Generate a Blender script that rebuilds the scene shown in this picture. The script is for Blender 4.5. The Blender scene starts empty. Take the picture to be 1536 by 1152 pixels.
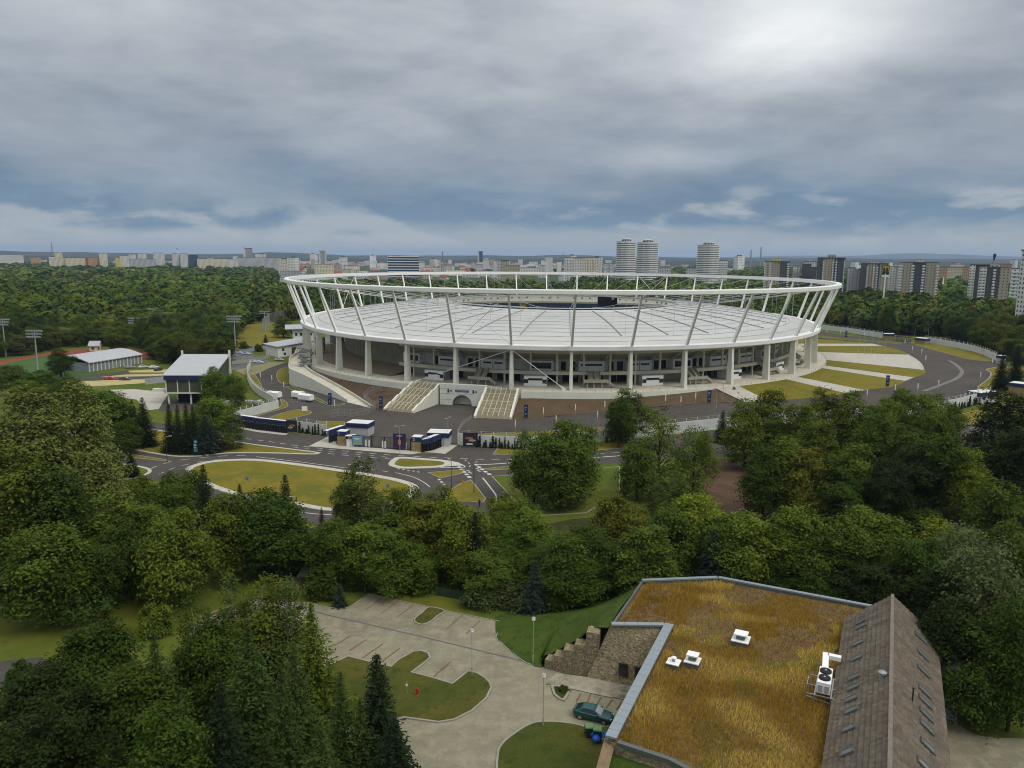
import bpy, bmesh, math, random
import numpy as np
from mathutils import Vector, Matrix
PI = math.pi
sc = bpy.context.scene
COL = sc.collection
rnd = random.Random(7)
# ------------------------------------------------------------------ camera geometry
FPX, CAMH = 1155.0, 50.0
PITCH, ROLL = math.radians(9.34), math.radians(0.42)
_cf = Vector((0, math.cos(PITCH), -math.sin(PITCH)))
_cr0 = Vector((1, 0, 0)); _cd0 = Vector((0, -math.sin(PITCH), -math.cos(PITCH)))
_c, _s = math.cos(ROLL), math.sin(ROLL)

def _sm(t):
    t = min(1.0, max(0.0, t)); return t * t * (3 - 2 * t)
def G(x, y):
    """height of the ground: it rises gently towards the right of the stadium"""
    return 3.4 * _sm((x + 5) / 75) * _sm((y - 205) / 40) * (1 - _sm((math.hypot(x, y) - 700) / 300))
def at_h(px, py, h):
    """the point h above the ground"""
    z = h
    for _ in range(12):
        p = at_z(px, py, z); z = h + G(p.x, p.y)
    return at_z(px, py, z)
def at(px, py, z=0.0):
    """heights under a metre are above the ground, others absolute"""
    return at_h(px, py, z) if abs(z) < 1 else at_z(px, py, z)
def at_z(px, py, z=0.0):
    """the point at height z that the photograph shows at pixel px, py (1536 x 1152)"""
    U, V = px - 768.0, py - 576.0
    u = (U * _c + V * _s) / FPX; v = (-U * _s + V * _c) / FPX
    d = _cf + _cr0 * u + _cd0 * v
    t = (z - CAMH) / d.z
    return Vector((d.x * t, d.y * t, z))

def at_dist(px, py, y):
    U, V = px - 768.0, py - 576.0
    u = (U * _c + V * _s) / FPX; v = (-U * _s + V * _c) / FPX
    d = _cf + _cr0 * u + _cd0 * v
    t = y / d.y
    return Vector((d.x * t, y, CAMH + d.z * t))

# ------------------------------------------------------------------ materials
MATS = {}
def mat(name, col, rough=0.8, var=0.15, scale=1.0, bump=0.0, bscale=None, metal=0.0, spec=0.3, col2=None, objcol=False, emit=0, stretch=None):
    if name in MATS: return MATS[name]
    m = bpy.data.materials.new(name); m.use_nodes = True
    nt = m.node_tree; b = nt.nodes['Principled BSDF']
    b.inputs['Roughness'].default_value = rough
    b.inputs['Metallic'].default_value = metal
    b.inputs['Specular IOR Level'].default_value = spec
    tc = nt.nodes.new('ShaderNodeTexCoord')
    vec = tc.outputs['Object']
    if stretch:
        mp = nt.nodes.new('ShaderNodeMapping'); mp.inputs['Scale'].default_value = stretch
        nt.links.new(vec, mp.inputs['Vector']); vec = mp.outputs['Vector']
    base = None
    if objcol:
        oi = nt.nodes.new('ShaderNodeObjectInfo'); base = oi.outputs['Color']
    if var > 0 or col2:
        n = nt.nodes.new('ShaderNodeTexNoise'); n.inputs['Scale'].default_value = scale
        n.inputs['Detail'].default_value = 6; n.inputs['Roughness'].default_value = 0.65
        nt.links.new(vec, n.inputs['Vector'])
        mr = nt.nodes.new('ShaderNodeMapRange'); mr.inputs[1].default_value = 0.3; mr.inputs[2].default_value = 0.7
        nt.links.new(n.outputs['Fac'], mr.inputs[0])
        mx = nt.nodes.new('ShaderNodeMix'); mx.data_type = 'RGBA'
        nt.links.new(mr.outputs[0], mx.inputs[0])
        if base is not None:
            mx.blend_type = 'MULTIPLY'; mx.inputs[0].default_value = 1
            cr = nt.nodes.new('ShaderNodeMix'); cr.data_type = 'RGBA'
            nt.links.new(mr.outputs[0], cr.inputs[0])
            cr.inputs[6].default_value = (1 - var,) * 3 + (1,); cr.inputs[7].default_value = (1 + var,) * 3 + (1,)
            nt.links.remove(mx.inputs[0].links[0])
            nt.links.new(base, mx.inputs[6]); nt.links.new(cr.outputs[2], mx.inputs[7])
        else:
            c2 = col2 or tuple(min(1, c * (1 + var)) for c in col)
            c1 = col if col2 else tuple(c * (1 - var) for c in col)
            mx.inputs[6].default_value = (*c1, 1); mx.inputs[7].default_value = (*c2, 1)
        nt.links.new(mx.outputs[2], b.inputs['Base Color'])
    elif base is not None: nt.links.new(base, b.inputs['Base Color'])
    else: b.inputs['Base Color'].default_value = (*col, 1)
    if bump > 0:
        n2 = nt.nodes.new('ShaderNodeTexNoise'); n2.inputs['Scale'].default_value = bscale or scale * 6
        n2.inputs['Detail'].default_value = 5
        nt.links.new(vec, n2.inputs['Vector'])
        bp = nt.nodes.new('ShaderNodeBump'); bp.inputs['Strength'].default_value = bump; bp.inputs['Distance'].default_value = 0.1
        nt.links.new(n2.outputs['Fac'], bp.inputs['Height']); nt.links.new(bp.outputs['Normal'], b.inputs['Normal'])
    if emit:
        b.inputs['Emission Color'].default_value = (*col, 1); b.inputs['Emission Strength'].default_value = emit
    MATS[name] = m
    return m

def mix3(name, cols, scales, rough=0.9, bump=0.5, bscale=8, thr=((0.4, 0.6), (0.5, 0.65), (0.45, 0.6))):
    """several colours laid over each other by noises of different size: grass, soil, far ground"""
    m = bpy.data.materials.new(name); m.use_nodes = True
    nt = m.node_tree; b = nt.nodes['Principled BSDF']; b.inputs['Roughness'].default_value = rough
    b.inputs['Specular IOR Level'].default_value = 0.15
    tc = nt.nodes.new('ShaderNodeTexCoord'); prev = None
    for i, c in enumerate(cols):
        if i == 0:
            rgb = nt.nodes.new('ShaderNodeRGB'); rgb.outputs[0].default_value = (*c, 1); prev = rgb.outputs[0]; continue
        n = nt.nodes.new('ShaderNodeTexNoise'); n.inputs['Scale'].default_value = scales[i - 1]; n.inputs['Detail'].default_value = 8
        n.inputs['Roughness'].default_value = 0.7
        mp = nt.nodes.new('ShaderNodeMapping'); mp.inputs['Location'].default_value = (i * 13.7, i * 5.1, 0)
        nt.links.new(tc.outputs['Object'], mp.inputs[0]); nt.links.new(mp.outputs[0], n.inputs['Vector'])
        mr = nt.nodes.new('ShaderNodeMapRange'); mr.inputs[1].default_value, mr.inputs[2].default_value = thr[i - 1]
        nt.links.new(n.outputs['Fac'], mr.inputs[0])
        mx = nt.nodes.new('ShaderNodeMix'); mx.data_type = 'RGBA'
        nt.links.new(mr.outputs[0], mx.inputs[0]); nt.links.new(prev, mx.inputs[6]); mx.inputs[7].default_value = (*c, 1)
        prev = mx.outputs[2]
    nt.links.new(prev, b.inputs['Base Color'])
    if bump:
        n2 = nt.nodes.new('ShaderNodeTexNoise'); n2.inputs['Scale'].default_value = bscale; n2.inputs['Detail'].default_value = 6
        nt.links.new(tc.outputs['Object'], n2.inputs['Vector'])
        bp = nt.nodes.new('ShaderNodeBump'); bp.inputs['Strength'].default_value = bump; bp.inputs['Distance'].default_value = 0.25
        nt.links.new(n2.outputs['Fac'], bp.inputs['Height']); nt.links.new(bp.outputs['Normal'], b.inputs['Normal'])
    return m

def glassy(name, col=(0.02, 0.025, 0.03), rough=0.12):
    return mat(name, col, rough, 0.0, spec=0.6)

# ------------------------------------------------------------------ mesh building
class MB:
    def __init__(s): s.v = []; s.f = []; s.m = []
    def add(s, vs, fs, m=0):
        o = len(s.v); s.v += [tuple(p) for p in vs]
        s.f += [tuple(i + o for i in f) for f in fs]; s.m += [m] * len(fs)
    def box(s, c, size, rz=0.0, m=0, top=1.0):
        """box with its base centre at c; top scales the upper face"""
        x, y, z = size[0] / 2, size[1] / 2, size[2]
        ca, sa = math.cos(rz), math.sin(rz); vs = []
        for zz, k in ((0, 1.0), (z, top)):
            for a, b in ((-x, -y), (x, -y), (x, y), (-x, y)):
                a *= k; b *= k
                vs.append((c[0] + a * ca - b * sa, c[1] + a * sa + b * ca, c[2] + zz))
        s.add(vs, [(3, 2, 1, 0), (4, 5, 6, 7), (0, 1, 5, 4), (1, 2, 6, 5), (2, 3, 7, 6), (3, 0, 4, 7)], m)
    def beam(s, p, q, w, h=None, m=0, w2=None, h2=None):
        h = h or w; w2 = w2 or w; h2 = h2 or h
        p = Vector(p); q = Vector(q); d = (q - p).normalized()
        up = Vector((0, 0, 1)) if abs(d.z) < 0.98 else Vector((0, 1, 0))
        sd = d.cross(up).normalized(); u = sd.cross(d)
        vs = []
        for c, ww, hh in ((p, w, h), (q, w2, h2)):
            for a, b in ((-1, -1), (1, -1), (1, 1), (-1, 1)):
                vs.append(c + sd * (a * ww / 2) + u * (b * hh / 2))
        s.add(vs, [(0, 1, 2, 3), (7, 6, 5, 4), (1, 0, 4, 5), (2, 1, 5, 6), (3, 2, 6, 7), (0, 3, 7, 4)], m)
    def tube(s, path, rads, n=8, m=0, cap=True):
        P = [Vector(p) for p in path]; o = []
        if not hasattr(rads, '__len__'): rads = [rads] * len(P)
        vs = []; fs = []
        for i, p in enumerate(P):
            d = (P[min(i + 1, len(P) - 1)] - P[max(i - 1, 0)]).normalized()
            up = Vector((0, 0, 1)) if abs(d.z) < 0.9 else Vector((1, 0, 0))
            a = d.cross(up).normalized(); b = a.cross(d)
            for k in range(n):
                t = 2 * PI * k / n
                vs.append(p + (a * math.cos(t) + b * math.sin(t)) * rads[i])
        for i in range(len(P) - 1):
            for k in range(n):
                fs.append((i * n + k, i * n + (k + 1) % n, (i + 1) * n + (k + 1) % n, (i + 1) * n + k))
        if cap: fs += [tuple(range(n))[::-1], tuple(range((len(P) - 1) * n, len(P) * n))]
        s.add(vs, fs, m)
    def lathe(s, c, prof, n=16, m=0):
        vs = []; fs = []
        for r, z in prof:
            for k in range(n):
                t = 2 * PI * k / n; vs.append((c[0] + r * math.cos(t), c[1] + r * math.sin(t), c[2] + z))
        for i in range(len(prof) - 1):
            for k in range(n): fs.append((i * n + k, i * n + (k + 1) % n, (i + 1) * n + (k + 1) % n, (i + 1) * n + k))
        fs += [tuple(range(n))[::-1], tuple(range((len(prof) - 1) * n, len(prof) * n))]
        s.add(vs, fs, m)
    def sheet(s, pts, m=0): s.add(pts, [tuple(range(len(pts)))], m)
    def prism(s, pts, z0, z1, m=0, mside=None):
        n = len(pts)
        if sum(pts[i][0] * pts[(i + 1) % n][1] - pts[(i + 1) % n][0] * pts[i][1] for i in range(n)) < 0: pts = pts[::-1]
        lo = [(p[0], p[1], z0) for p in pts]; hi = [(p[0], p[1], z1) for p in pts]
        s.add(lo + hi, [tuple(range(n))[::-1]] + [(i, (i + 1) % n, n + (i + 1) % n, n + i) for i in range(n)], m if mside is None else mside)
        s.add(hi, [tuple(range(n))], m)
    def loft(s, rows, m=0, closed=False, flip=False):
        n = len(rows[0]); vs = [p for r in rows for p in r]; fs = []
        for i in range(len(rows) - 1):
            for k in range(n if closed else n - 1):
                q = (i * n + k, i * n + (k + 1) % n, (i + 1) * n + (k + 1) % n, (i + 1) * n + k)
                fs.append(q[::-1] if flip else q)
        s.add(vs, fs, m)
    def build(s, name, mats, parent=None, origin=None, smooth=False):
        if not isinstance(mats, (list, tuple)): mats = [mats]
        me = bpy.data.meshes.new(name)
        vs = s.v
        if origin is not None:
            ox, oy, oz = origin; vs = [(a - ox, b - oy, c - oz) for a, b, c in vs]
        me.from_pydata(vs, [], s.f)
        for mm in mats: me.materials.append(mm)
        me.polygons.foreach_set('material_index', s.m)
        if smooth: me.polygons.foreach_set('use_smooth', [True] * len(s.f))
        me.update()
        o = bpy.data.objects.new(name, me); COL.objects.link(o)
        if parent is not None: o.parent = parent
        return o

def tag(o, label=None, cat=None, group=None, kind=None):
    if label: o['label'] = label
    if cat: o['category'] = cat
    if group: o['group'] = group
    if kind: o['kind'] = kind
    return o
def thing(name, label, cat, loc=(0, 0, 0), rz=0.0, group=None):
    o = bpy.data.objects.new(name, None); COL.objects.link(o)
    o.location = loc; o.rotation_euler = (0, 0, rz); o.empty_display_size = 0.5
    return tag(o, label, cat, group)
def dup(root, loc, rz=0.0, label=None, scale=None, group=None, color=None):
    r = root.copy(); COL.objects.link(r); r.location = loc; r.rotation_euler = (0, 0, rz)
    if scale is not None: r.scale = scale
    if label: r['label'] = label
    if group: r['group'] = group
    if color: r.color = color
    for ch in list(root.children):
        c = ch.copy(); COL.objects.link(c); c.parent = r
        if color: c.color = color
        for g in list(ch.children):
            d = g.copy(); COL.objects.link(d); d.parent = c
    return r
def struct(name, b, mats): return tag(b.build(name, mats), kind='structure')

def smooth(pts, k=5, closed=True):
    """Catmull-Rom through the points"""
    n = len(pts); out = []
    rng = range(n) if closed else range(n - 1)
    P = [Vector(p) for p in pts]
    for i in rng:
        if closed: a, b, c, d = P[(i - 1) % n], P[i], P[(i + 1) % n], P[(i + 2) % n]
        else: a, b, c, d = P[max(i - 1, 0)], P[i], P[i + 1], P[min(i + 2, n - 1)]
        for j in range(k):
            t = j / k
            out.append(0.5 * ((2 * b) + (c - a) * t + (2 * a - 5 * b + 4 * c - d) * t * t + (3 * b - a - 3 * c + d) * t ** 3))
    if not closed: out.append(P[-1])
    return out
def pix(pts, z=0.0): return [at(p[0], p[1], p[2] if len(p) > 2 else z) for p in pts]
def flatsheet(name, pts, zoff, m):
    """a sheet that follows the ground zoff above it"""
    if max(G(p[0], p[1]) for p in pts) < .004:
        b = MB(); b.sheet([(p[0], p[1], zoff) for p in pts]); return b.build(name, m)
    bm = bmesh.new(); f = bm.faces.new([bm.verts.new((p[0], p[1], 0)) for p in pts]); bmesh.ops.triangulate(bm, faces=[f])
    for ax in (0, 1):
        lo, hi = min(p[ax] for p in pts), max(p[ax] for p in pts); k = math.ceil(lo / 8) * 8
        while k < hi:
            co_ = [0, 0, 0]; no_ = [0, 0, 0]; co_[ax] = k; no_[ax] = 1; bmesh.ops.bisect_plane(bm, geom=bm.verts[:] + bm.edges[:] + bm.faces[:], plane_co=co_, plane_no=no_); k += 8
    for v in bm.verts: v.co.z = G(v.co.x, v.co.y) + zoff
    bmesh.ops.recalc_face_normals(bm, faces=bm.faces[:])
    me = bpy.data.meshes.new(name); bm.to_mesh(me); bm.free(); me.materials.append(m); o = bpy.data.objects.new(name, me); COL.objects.link(o); return o
def area2(p):
    n = len(p); return sum(p[i][0] * p[(i + 1) % n][1] - p[(i + 1) % n][0] * p[i][1] for i in range(n)) / 2
def inset(pts, w):
    """shrink a closed outline by w"""
    if area2(pts) < 0: pts = pts[::-1]
    n = len(pts); out = []
    for i in range(n):
        a, b, c = Vector(pts[i - 1][:2]), Vector(pts[i][:2]), Vector(pts[(i + 1) % n][:2])
        d1 = (b - a); d2 = (c - b)
        if d1.length < 1e-6 or d2.length < 1e-6: out.append(Vector((b.x, b.y, 0))); continue
        d1.normalize(); d2.normalize()
        nn = Vector((-d1.y - d2.y, d1.x + d2.x)); 
        if nn.length < 1e-6: nn = Vector((-d1.y, d1.x))
        nn.normalize(); k = 1 / max(0.5, nn.dot(Vector((-d1.y, d1.x))))
        out.append(Vector((b.x + nn.x * w * k, b.y + nn.y * w * k, 0)))
    return out
def ribbon(pts, w, closed=False, z=None):
    P = [Vector((p[0], p[1], p[2] if len(p) > 2 else 0)) for p in pts]; n = len(P); L = []; R = []
    for i, p in enumerate(P):
        a = P[(i - 1) % n] if closed else P[max(i - 1, 0)]; b = P[(i + 1) % n] if closed else P[min(i + 1, n - 1)]
        d = b - a; d.z = 0; d.normalize(); s = Vector((-d.y, d.x, 0)) * (w / 2)
        q = Vector((p.x, p.y, p.z if z is None else z))
        L.append(q + s); R.append(q - s)
    return L, R
# ------------------------------------------------------------------ camera, light, sky, air
cam = bpy.data.cameras.new('camera'); co = bpy.data.objects.new('camera', cam); COL.objects.link(co)
cam.sensor_width = 36; cam.lens = FPX / 1536 * 36; cam.clip_start = 0.5; cam.clip_end = 90000
rx = _cr0 * _c - _cd0 * _s; dn = _cr0 * _s + _cd0 * _c
M4 = Matrix(((rx.x, -dn.x, -_cf.x, 0), (rx.y, -dn.y, -_cf.y, 0), (rx.z, -dn.z, -_cf.z, CAMH), (0, 0, 0, 1)))
co.matrix_world = M4; sc.camera = co
sc.view_settings.view_transform = 'Standard'; sc.view_settings.look = 'None'
sc.view_settings.exposure = 0.2; sc.view_settings.gamma = 1.0
sc.cycles.use_denoising = True
sc.cycles.pixel_filter_type = 'BLACKMAN_HARRIS'; sc.cycles.filter_width = 1.05
sc.cycles.max_bounces = 5; sc.cycles.diffuse_bounces = 3; sc.cycles.transmission_bounces = 3; sc.cycles.volume_bounces = 1
sc.cycles.transparent_max_bounces = 6; sc.cycles.sample_clamp_indirect = 6

SUN_AZ, SUN_EL = math.radians(128), math.radians(52)      # azimuth from +Y towards +X
sun = bpy.data.lights.new('sun', 'SUN'); sun.energy = 1.25; sun.angle = math.radians(24); sun.color = (1, 0.95, 0.87)
so = bpy.data.objects.new('sun', sun); COL.objects.link(so)
sv = Vector((math.sin(SUN_AZ) * math.cos(SUN_EL), math.cos(SUN_AZ) * math.cos(SUN_EL), math.sin(SUN_EL)))
so.rotation_euler = sv.to_track_quat('Z', 'Y').to_euler(); so.location = (0, 0, 200)

def s2l(*c): return tuple(((x / 255 + 0.055) / 1.055) ** 2.4 for x in c)
world = bpy.data.worlds.new('World'); sc.world = world; world.use_nodes = True
nt = world.node_tree; N = nt.nodes.new; Lk = nt.links.new
bg = nt.nodes['Background']
tc = N('ShaderNodeTexCoord'); sep = N('ShaderNodeSeparateXYZ'); Lk(tc.outputs['Generated'], sep.inputs[0])
def mth(op, a, b=None, clamp=False):
    n = N('ShaderNodeMath'); n.operation = op; n.use_clamp = clamp
    for i, x in enumerate((a, b)):
        if x is None: continue
        if isinstance(x, (int, float)): n.inputs[i].default_value = x
        else: Lk(x, n.inputs[i])
    return n.outputs[0]
def noise(vec, scale, det=5, rough=0.55, dist=0.0):
    n = N('ShaderNodeTexNoise'); n.inputs['Scale'].default_value = scale; n.inputs['Detail'].default_value = det
    n.inputs['Roughness'].default_value = rough; n.inputs['Distortion'].default_value = dist
    Lk(vec, n.inputs['Vector']); return n.outputs['Fac']
def maprange(x, a, b, c=0.0, d=1.0, smooth_=False):
    n = N('ShaderNodeMapRange'); n.inputs[1].default_value = a; n.inputs[2].default_value = b
    n.inputs[3].default_value = c; n.inputs[4].default_value = d
    if smooth_: n.interpolation_type = 'SMOOTHSTEP'
    Lk(x, n.inputs[0]); return n.outputs[0]
def mixc(f, a, b, mode='MIX'):
    n = N('ShaderNodeMix'); n.data_type = 'RGBA'; n.blend_type = mode
    for i, x in ((0, f), (6, a), (7, b)):
        if isinstance(x, (int, float)): n.inputs[i].default_value = x
        elif isinstance(x, tuple): n.inputs[i].default_value = (*x, 1)
        else: Lk(x, n.inputs[i])
    return n.outputs[2]
el = mth('MULTIPLY', mth('ARCSINE', sep.outputs[2]), 180 / PI)
az = mth('MULTIPLY', mth('ARCTAN2', sep.outputs[0], sep.outputs[1]), 180 / PI)
# the cloud deck seen in perspective: direction projected on a plane overhead
zz = mth('ADD', mth('MAXIMUM', sep.outputs[2], 0.0), 0.16)
cx_ = N('ShaderNodeCombineXYZ'); Lk(mth('DIVIDE', sep.outputs[0], zz), cx_.inputs[0]); Lk(mth('DIVIDE', sep.outputs[1], zz), cx_.inputs[1])
deck = cx_.outputs[0]
ae = N('ShaderNodeCombineXYZ'); Lk(mth('MULTIPLY', az, 0.065), ae.inputs[0]); Lk(mth('MULTIPLY', el, 0.20), ae.inputs[1])
aev = ae.outputs[0]
n1 = noise(deck, 0.6, 6, 0.55, 0.25); n2 = noise(deck, 1.7, 8, 0.58, 0.25); n3 = noise(aev, 1.1, 6, 0.55, 0.2); n4 = noise(aev, 3.4, 6, 0.58, 0.1); n5 = noise(aev, 1.7, 8, 0.57, 0.25)
warp = mth('MULTIPLY', mth('SUBTRACT', n3, 0.5), 9.0)
warp2 = mth('MULTIPLY', mth('SUBTRACT', n1, 0.5), 5.0)
fade = maprange(el, 0.3, 4.0)
ew = mth('ADD', el, mth('MULTIPLY', mth('ADD', warp, warp2), fade))
cr = N('ShaderNodeValToRGB'); e = cr.color_ramp
stops = [(-2, (142, 158, 168)), (0.0, (146, 160, 168)), (0.8, (156, 166, 172)), (1.6, (150, 161, 169)), (2.4, (104, 131, 155)), (3.6, (100, 126, 150)), (4.6, (120, 139, 158)),
         (6.0, (138, 149, 163)), (8.5, (150, 158, 169)), (12, (159, 166, 174)), (16, (168, 175, 181)), (22, (178, 184, 189)), (38, (190, 194, 197))]
e.elements.remove(e.elements[0])
for i, (d, c) in enumerate(stops):
    x = e.elements[0] if i == 0 else e.elements.new((d + 2) / 40)
    x.position = (d + 2) / 40; x.color = (*s2l(*c), 1)
Lk(maprange(ew, -2, 38), cr.inputs[0])
col = cr.outputs[0]
# lighter and darker banks of the deck
shade = mth('ADD', mth('ADD', mth('MULTIPLY', mth('SUBTRACT', n2, 0.5), 0.62), mth('MULTIPLY', mth('SUBTRACT', n1, 0.5), 0.7)), mth('MULTIPLY', mth('SUBTRACT', n5, 0.5), 0.7))
col = mixc(1.0, col, mixc(maprange(mth('MULTIPLY', shade, maprange(el, 1.0, 9.0)), -0.27, 0.27), (0.64, 0.67, 0.72), (1.34, 1.30, 1.25)), 'MULTIPLY')
# pale heaps low over the horizon
el2 = mth('SUBTRACT', el, maprange(az, 0, 13, 0, 1.3))
low = mth('MULTIPLY', maprange(el, 0.2, 1.2), maprange(el2, 4.2, 2.7))
heap = mth('MULTIPLY', maprange(mth('ADD', mth('ADD', mth('MULTIPLY', n4, 0.5), mth('MULTIPLY', n5, 0.5)), mth('MULTIPLY', mth('SUBTRACT', n3, 0.5), 0.8)), 0.475, 0.63, 0, 1, True), low)
col = mixc(mth('MULTIPLY', heap, 0.72), col, s2l(172, 178, 182))
# the bright breaks where the sun stands behind thin cloud
def glow(a0, e0, wa, we, amt, c):
    global col
    da = mth('DIVIDE', mth('SUBTRACT', az, a0), wa); de = mth('DIVIDE', mth('SUBTRACT', el, e0), we)
    r2 = mth('ADD', mth('MULTIPLY', da, da), mth('MULTIPLY', de, de))
    g = mth('POWER', 2.718, mth('MULTIPLY', r2, -1.0))
    g = mth('MULTIPLY', g, maprange(mth('ADD', n2, mth('MULTIPLY', n3, 0.6)), 0.5, 1.0, 0.35, 1.25))
    col = mixc(mth('MULTIPLY', g, amt, True), col, c)
glow(17.5, 14.6, 7.5, 3.0, 1.0, s2l(232, 235, 236))
glow(22.0, 19.5, 15.0, 4.0, 0.8, s2l(224, 228, 230))
glow(12.5, 6.9, 5.5, 0.9, 0.75, s2l(186, 191, 196))
glow(-32, 13.5, 9, 3.5, 0.35, s2l(188, 194, 198))
st = N('ShaderNodeTexSky'); st.sky_type = 'NISHITA'; st.sun_disc = False
st.sun_elevation = SUN_EL; st.sun_rotation = SUN_AZ
nish = mixc(1.0, st.outputs[0], (0.08, 0.08, 0.08), 'MULTIPLY')
col = mixc(0.06, col, nish)
# brighter overcast towards the zenith, outside the picture
col = mixc(1.0, col, mixc(maprange(el, 24, 60), (1, 1, 1), (2.1, 2.08, 2.05)), 'MULTIPLY')
Lk(col, bg.inputs['Color']); bg.inputs['Strength'].default_value = 1.0

# ------------------------------------------------------------------ ground, hills
GRASS = mix3('lawn', [(0.070, 0.105, 0.010), (0.125, 0.130, 0.016), (0.050, 0.085, 0.010), (0.145, 0.12, 0.02)], [0.035, 0.22, 1.1], bump=0.6, bscale=5,
             thr=((0.42, 0.6), (0.5, 0.7), (0.56, 0.72)))
DRY = mix3('dry_lawn', [(0.168, 0.140, 0.013), (0.100, 0.113, 0.012), (0.225, 0.165, 0.028), (0.13, 0.095, 0.02)], [0.05, 0.21, 0.9], bump=0.5, bscale=4,
           thr=((0.45, 0.65), (0.5, 0.7), (0.52, 0.7)))
FARG = mix3('far_land', [(0.035, 0.055, 0.014), (0.055, 0.075, 0.02), (0.02, 0.035, 0.012), (0.10, 0.095, 0.05)], [0.004, 0.02, 0.0022], bump=0, thr=((0.4, 0.6), (0.5, 0.7), (0.6, 0.7)))
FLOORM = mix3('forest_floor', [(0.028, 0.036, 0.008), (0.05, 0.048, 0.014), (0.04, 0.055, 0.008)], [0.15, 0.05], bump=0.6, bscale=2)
# one sheet to the horizon, dense near, with the near park a little uneven
def GL0(x, y):
    g = G(x, y); return g - .22 * min(1, g * 5)
b = MB(); R = [0, 30] + list(range(60, 620, 12)) + [660, 700, 760, 820, 900, 1000, 1500, 4000, 12000, 30000]; rows = []
for r in R: rows.append([Vector((r * math.sin(2 * PI * k / 180), r * math.cos(2 * PI * k / 180), GL0(r * math.sin(2 * PI * k / 180), r * math.cos(2 * PI * k / 180)))) for k in range(180)])
b.loft(rows[1:], closed=True); b.sheet(rows[1], 0)
struct('ground', b, GRASS)
b = MB(); rows = []
for r in (1010, 1500, 4000, 12000, 29000): rows.append([Vector((r * math.sin(math.radians(t)), r * math.cos(math.radians(t)), 0.06)) for t in range(-60, 61, 2)])
b.loft(rows); struct('far_land', b, FARG)
def hills(d, h0, amp, seed, a0, a1, depth, m, bumps):
    r = random.Random(seed); ph = [r.uniform(0, 6.28) for _ in range(6)]; b = MB(); rows = []
    for j in range(7):
        f = j / 6; row = []
        for k in range(121):
            t = a0 + (a1 - a0) * k / 120
            h = h0 + amp * sum(math.sin(t * w + ph[i]) / (i + 1.5) for i, w in enumerate((9, 17, 31, 57, 90, 160)))
            for (tc_, w_, hh) in bumps: h += hh * math.exp(-((math.degrees(t) - tc_) / w_) ** 2)
            hh = max(0, h) * math.sin(PI * min(f, 1)) ** 0.8
            dd = d + depth * f; row.append(Vector((dd * math.sin(t), dd * math.cos(t), hh - 1)))
        rows.append(row)
    b.loft(rows); return tag(b.build('hills', m, smooth=True), kind='structure')
HILL = mix3('hill_woods', [(0.016, 0.028, 0.02), (0.026, 0.038, 0.022), (0.045, 0.05, 0.035)], [0.006, 0.002], bump=0)
hills(9000, 62, 10, 3, math.radians(-40), math.radians(40), 2500, HILL, [(-17, 3.0, 42), (-32, 5, 14), (4.5, 3, 26), (24, 8, 16)])
hills(5600, 34, 7, 8, math.radians(-40), math.radians(40), 1500, HILL, [(22, 9, 12), (-8, 6, -5)])
hills(21000, 90, 15, 5, math.radians(5), math.radians(40), 4000, HILL, [(27, 4, 120), (20, 3, 60), (33, 4, 50)])
# the air: even pale haze from below the ground to above the highest mast
b = MB(); b.box((0, 14000, -3), (62000, 60000, 260))
haze = b.build('haze', []); tag(haze, kind='stuff')
hm = bpy.data.materials.new('haze_air'); hm.use_nodes = True; hn = hm.node_tree
for x in list(hn.nodes):
    if x.type != 'OUTPUT_MATERIAL': hn.nodes.remove(x)
pv = hn.nodes.new('ShaderNodeVolumePrincipled'); pv.inputs['Color'].default_value = (0.56, 0.71, 1.0, 1)
pv.inputs['Density'].default_value = 0.000048; pv.inputs['Anisotropy'].default_value = 0.2
hn.links.new(pv.outputs[0], [x for x in hn.nodes if x.type == 'OUTPUT_MATERIAL'][0].inputs['Volume'])
haze.data.materials.append(hm)
# ------------------------------------------------------------------ roads, lawns, kerbs
ASPH = mix3('asphalt', [(0.082, 0.071, 0.061), (0.062, 0.054, 0.047), (0.100, 0.088, 0.076), (0.070, 0.062, 0.055)], [0.035, 0.5, 0.16], bump=.3, bscale=12, thr=((.42, .62), (.5, .72), (.55, .6)))
ASPH2 = mix3('asphalt_worn', [(0.080, 0.071, 0.063), (0.064, 0.057, 0.050), (0.104, 0.093, 0.082), (0.068, 0.060, 0.054)], [0.05, 0.6, 0.2], bump=.3, bscale=12, thr=((.42, .62), (.5, .72), (.55, .6)))
PALE = mat('pale_paving', (0.42, 0.39, 0.33), 0.85, 0.12, 0.25, 0.25, 6)
KERB = mat('kerb_stone', (0.27, 0.25, 0.205), 0.85, 0.15, 0.6)
WHITEP = mat('road_paint', (0.50, 0.49, 0.45), 0.7, 0.15, 1.5)
SOIL = mix3('bank_soil', [(0.095, 0.062, 0.040), (0.070, 0.048, 0.031), (0.13, 0.085, 0.055)], [0.3, 0.1], bump=0.7, bscale=2)
LAYER = [0.012]
def layer():
    LAYER[0] += 0.005; return LAYER[0]
PCY = [0]
def paintz():
    PCY[0] = (PCY[0] + 1) % 6; return 0.062 + PCY[0] * .004
def sheet(name, pts, m, kind='structure'):
    return tag(flatsheet(name, pts, layer(), m), kind=kind)
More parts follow.
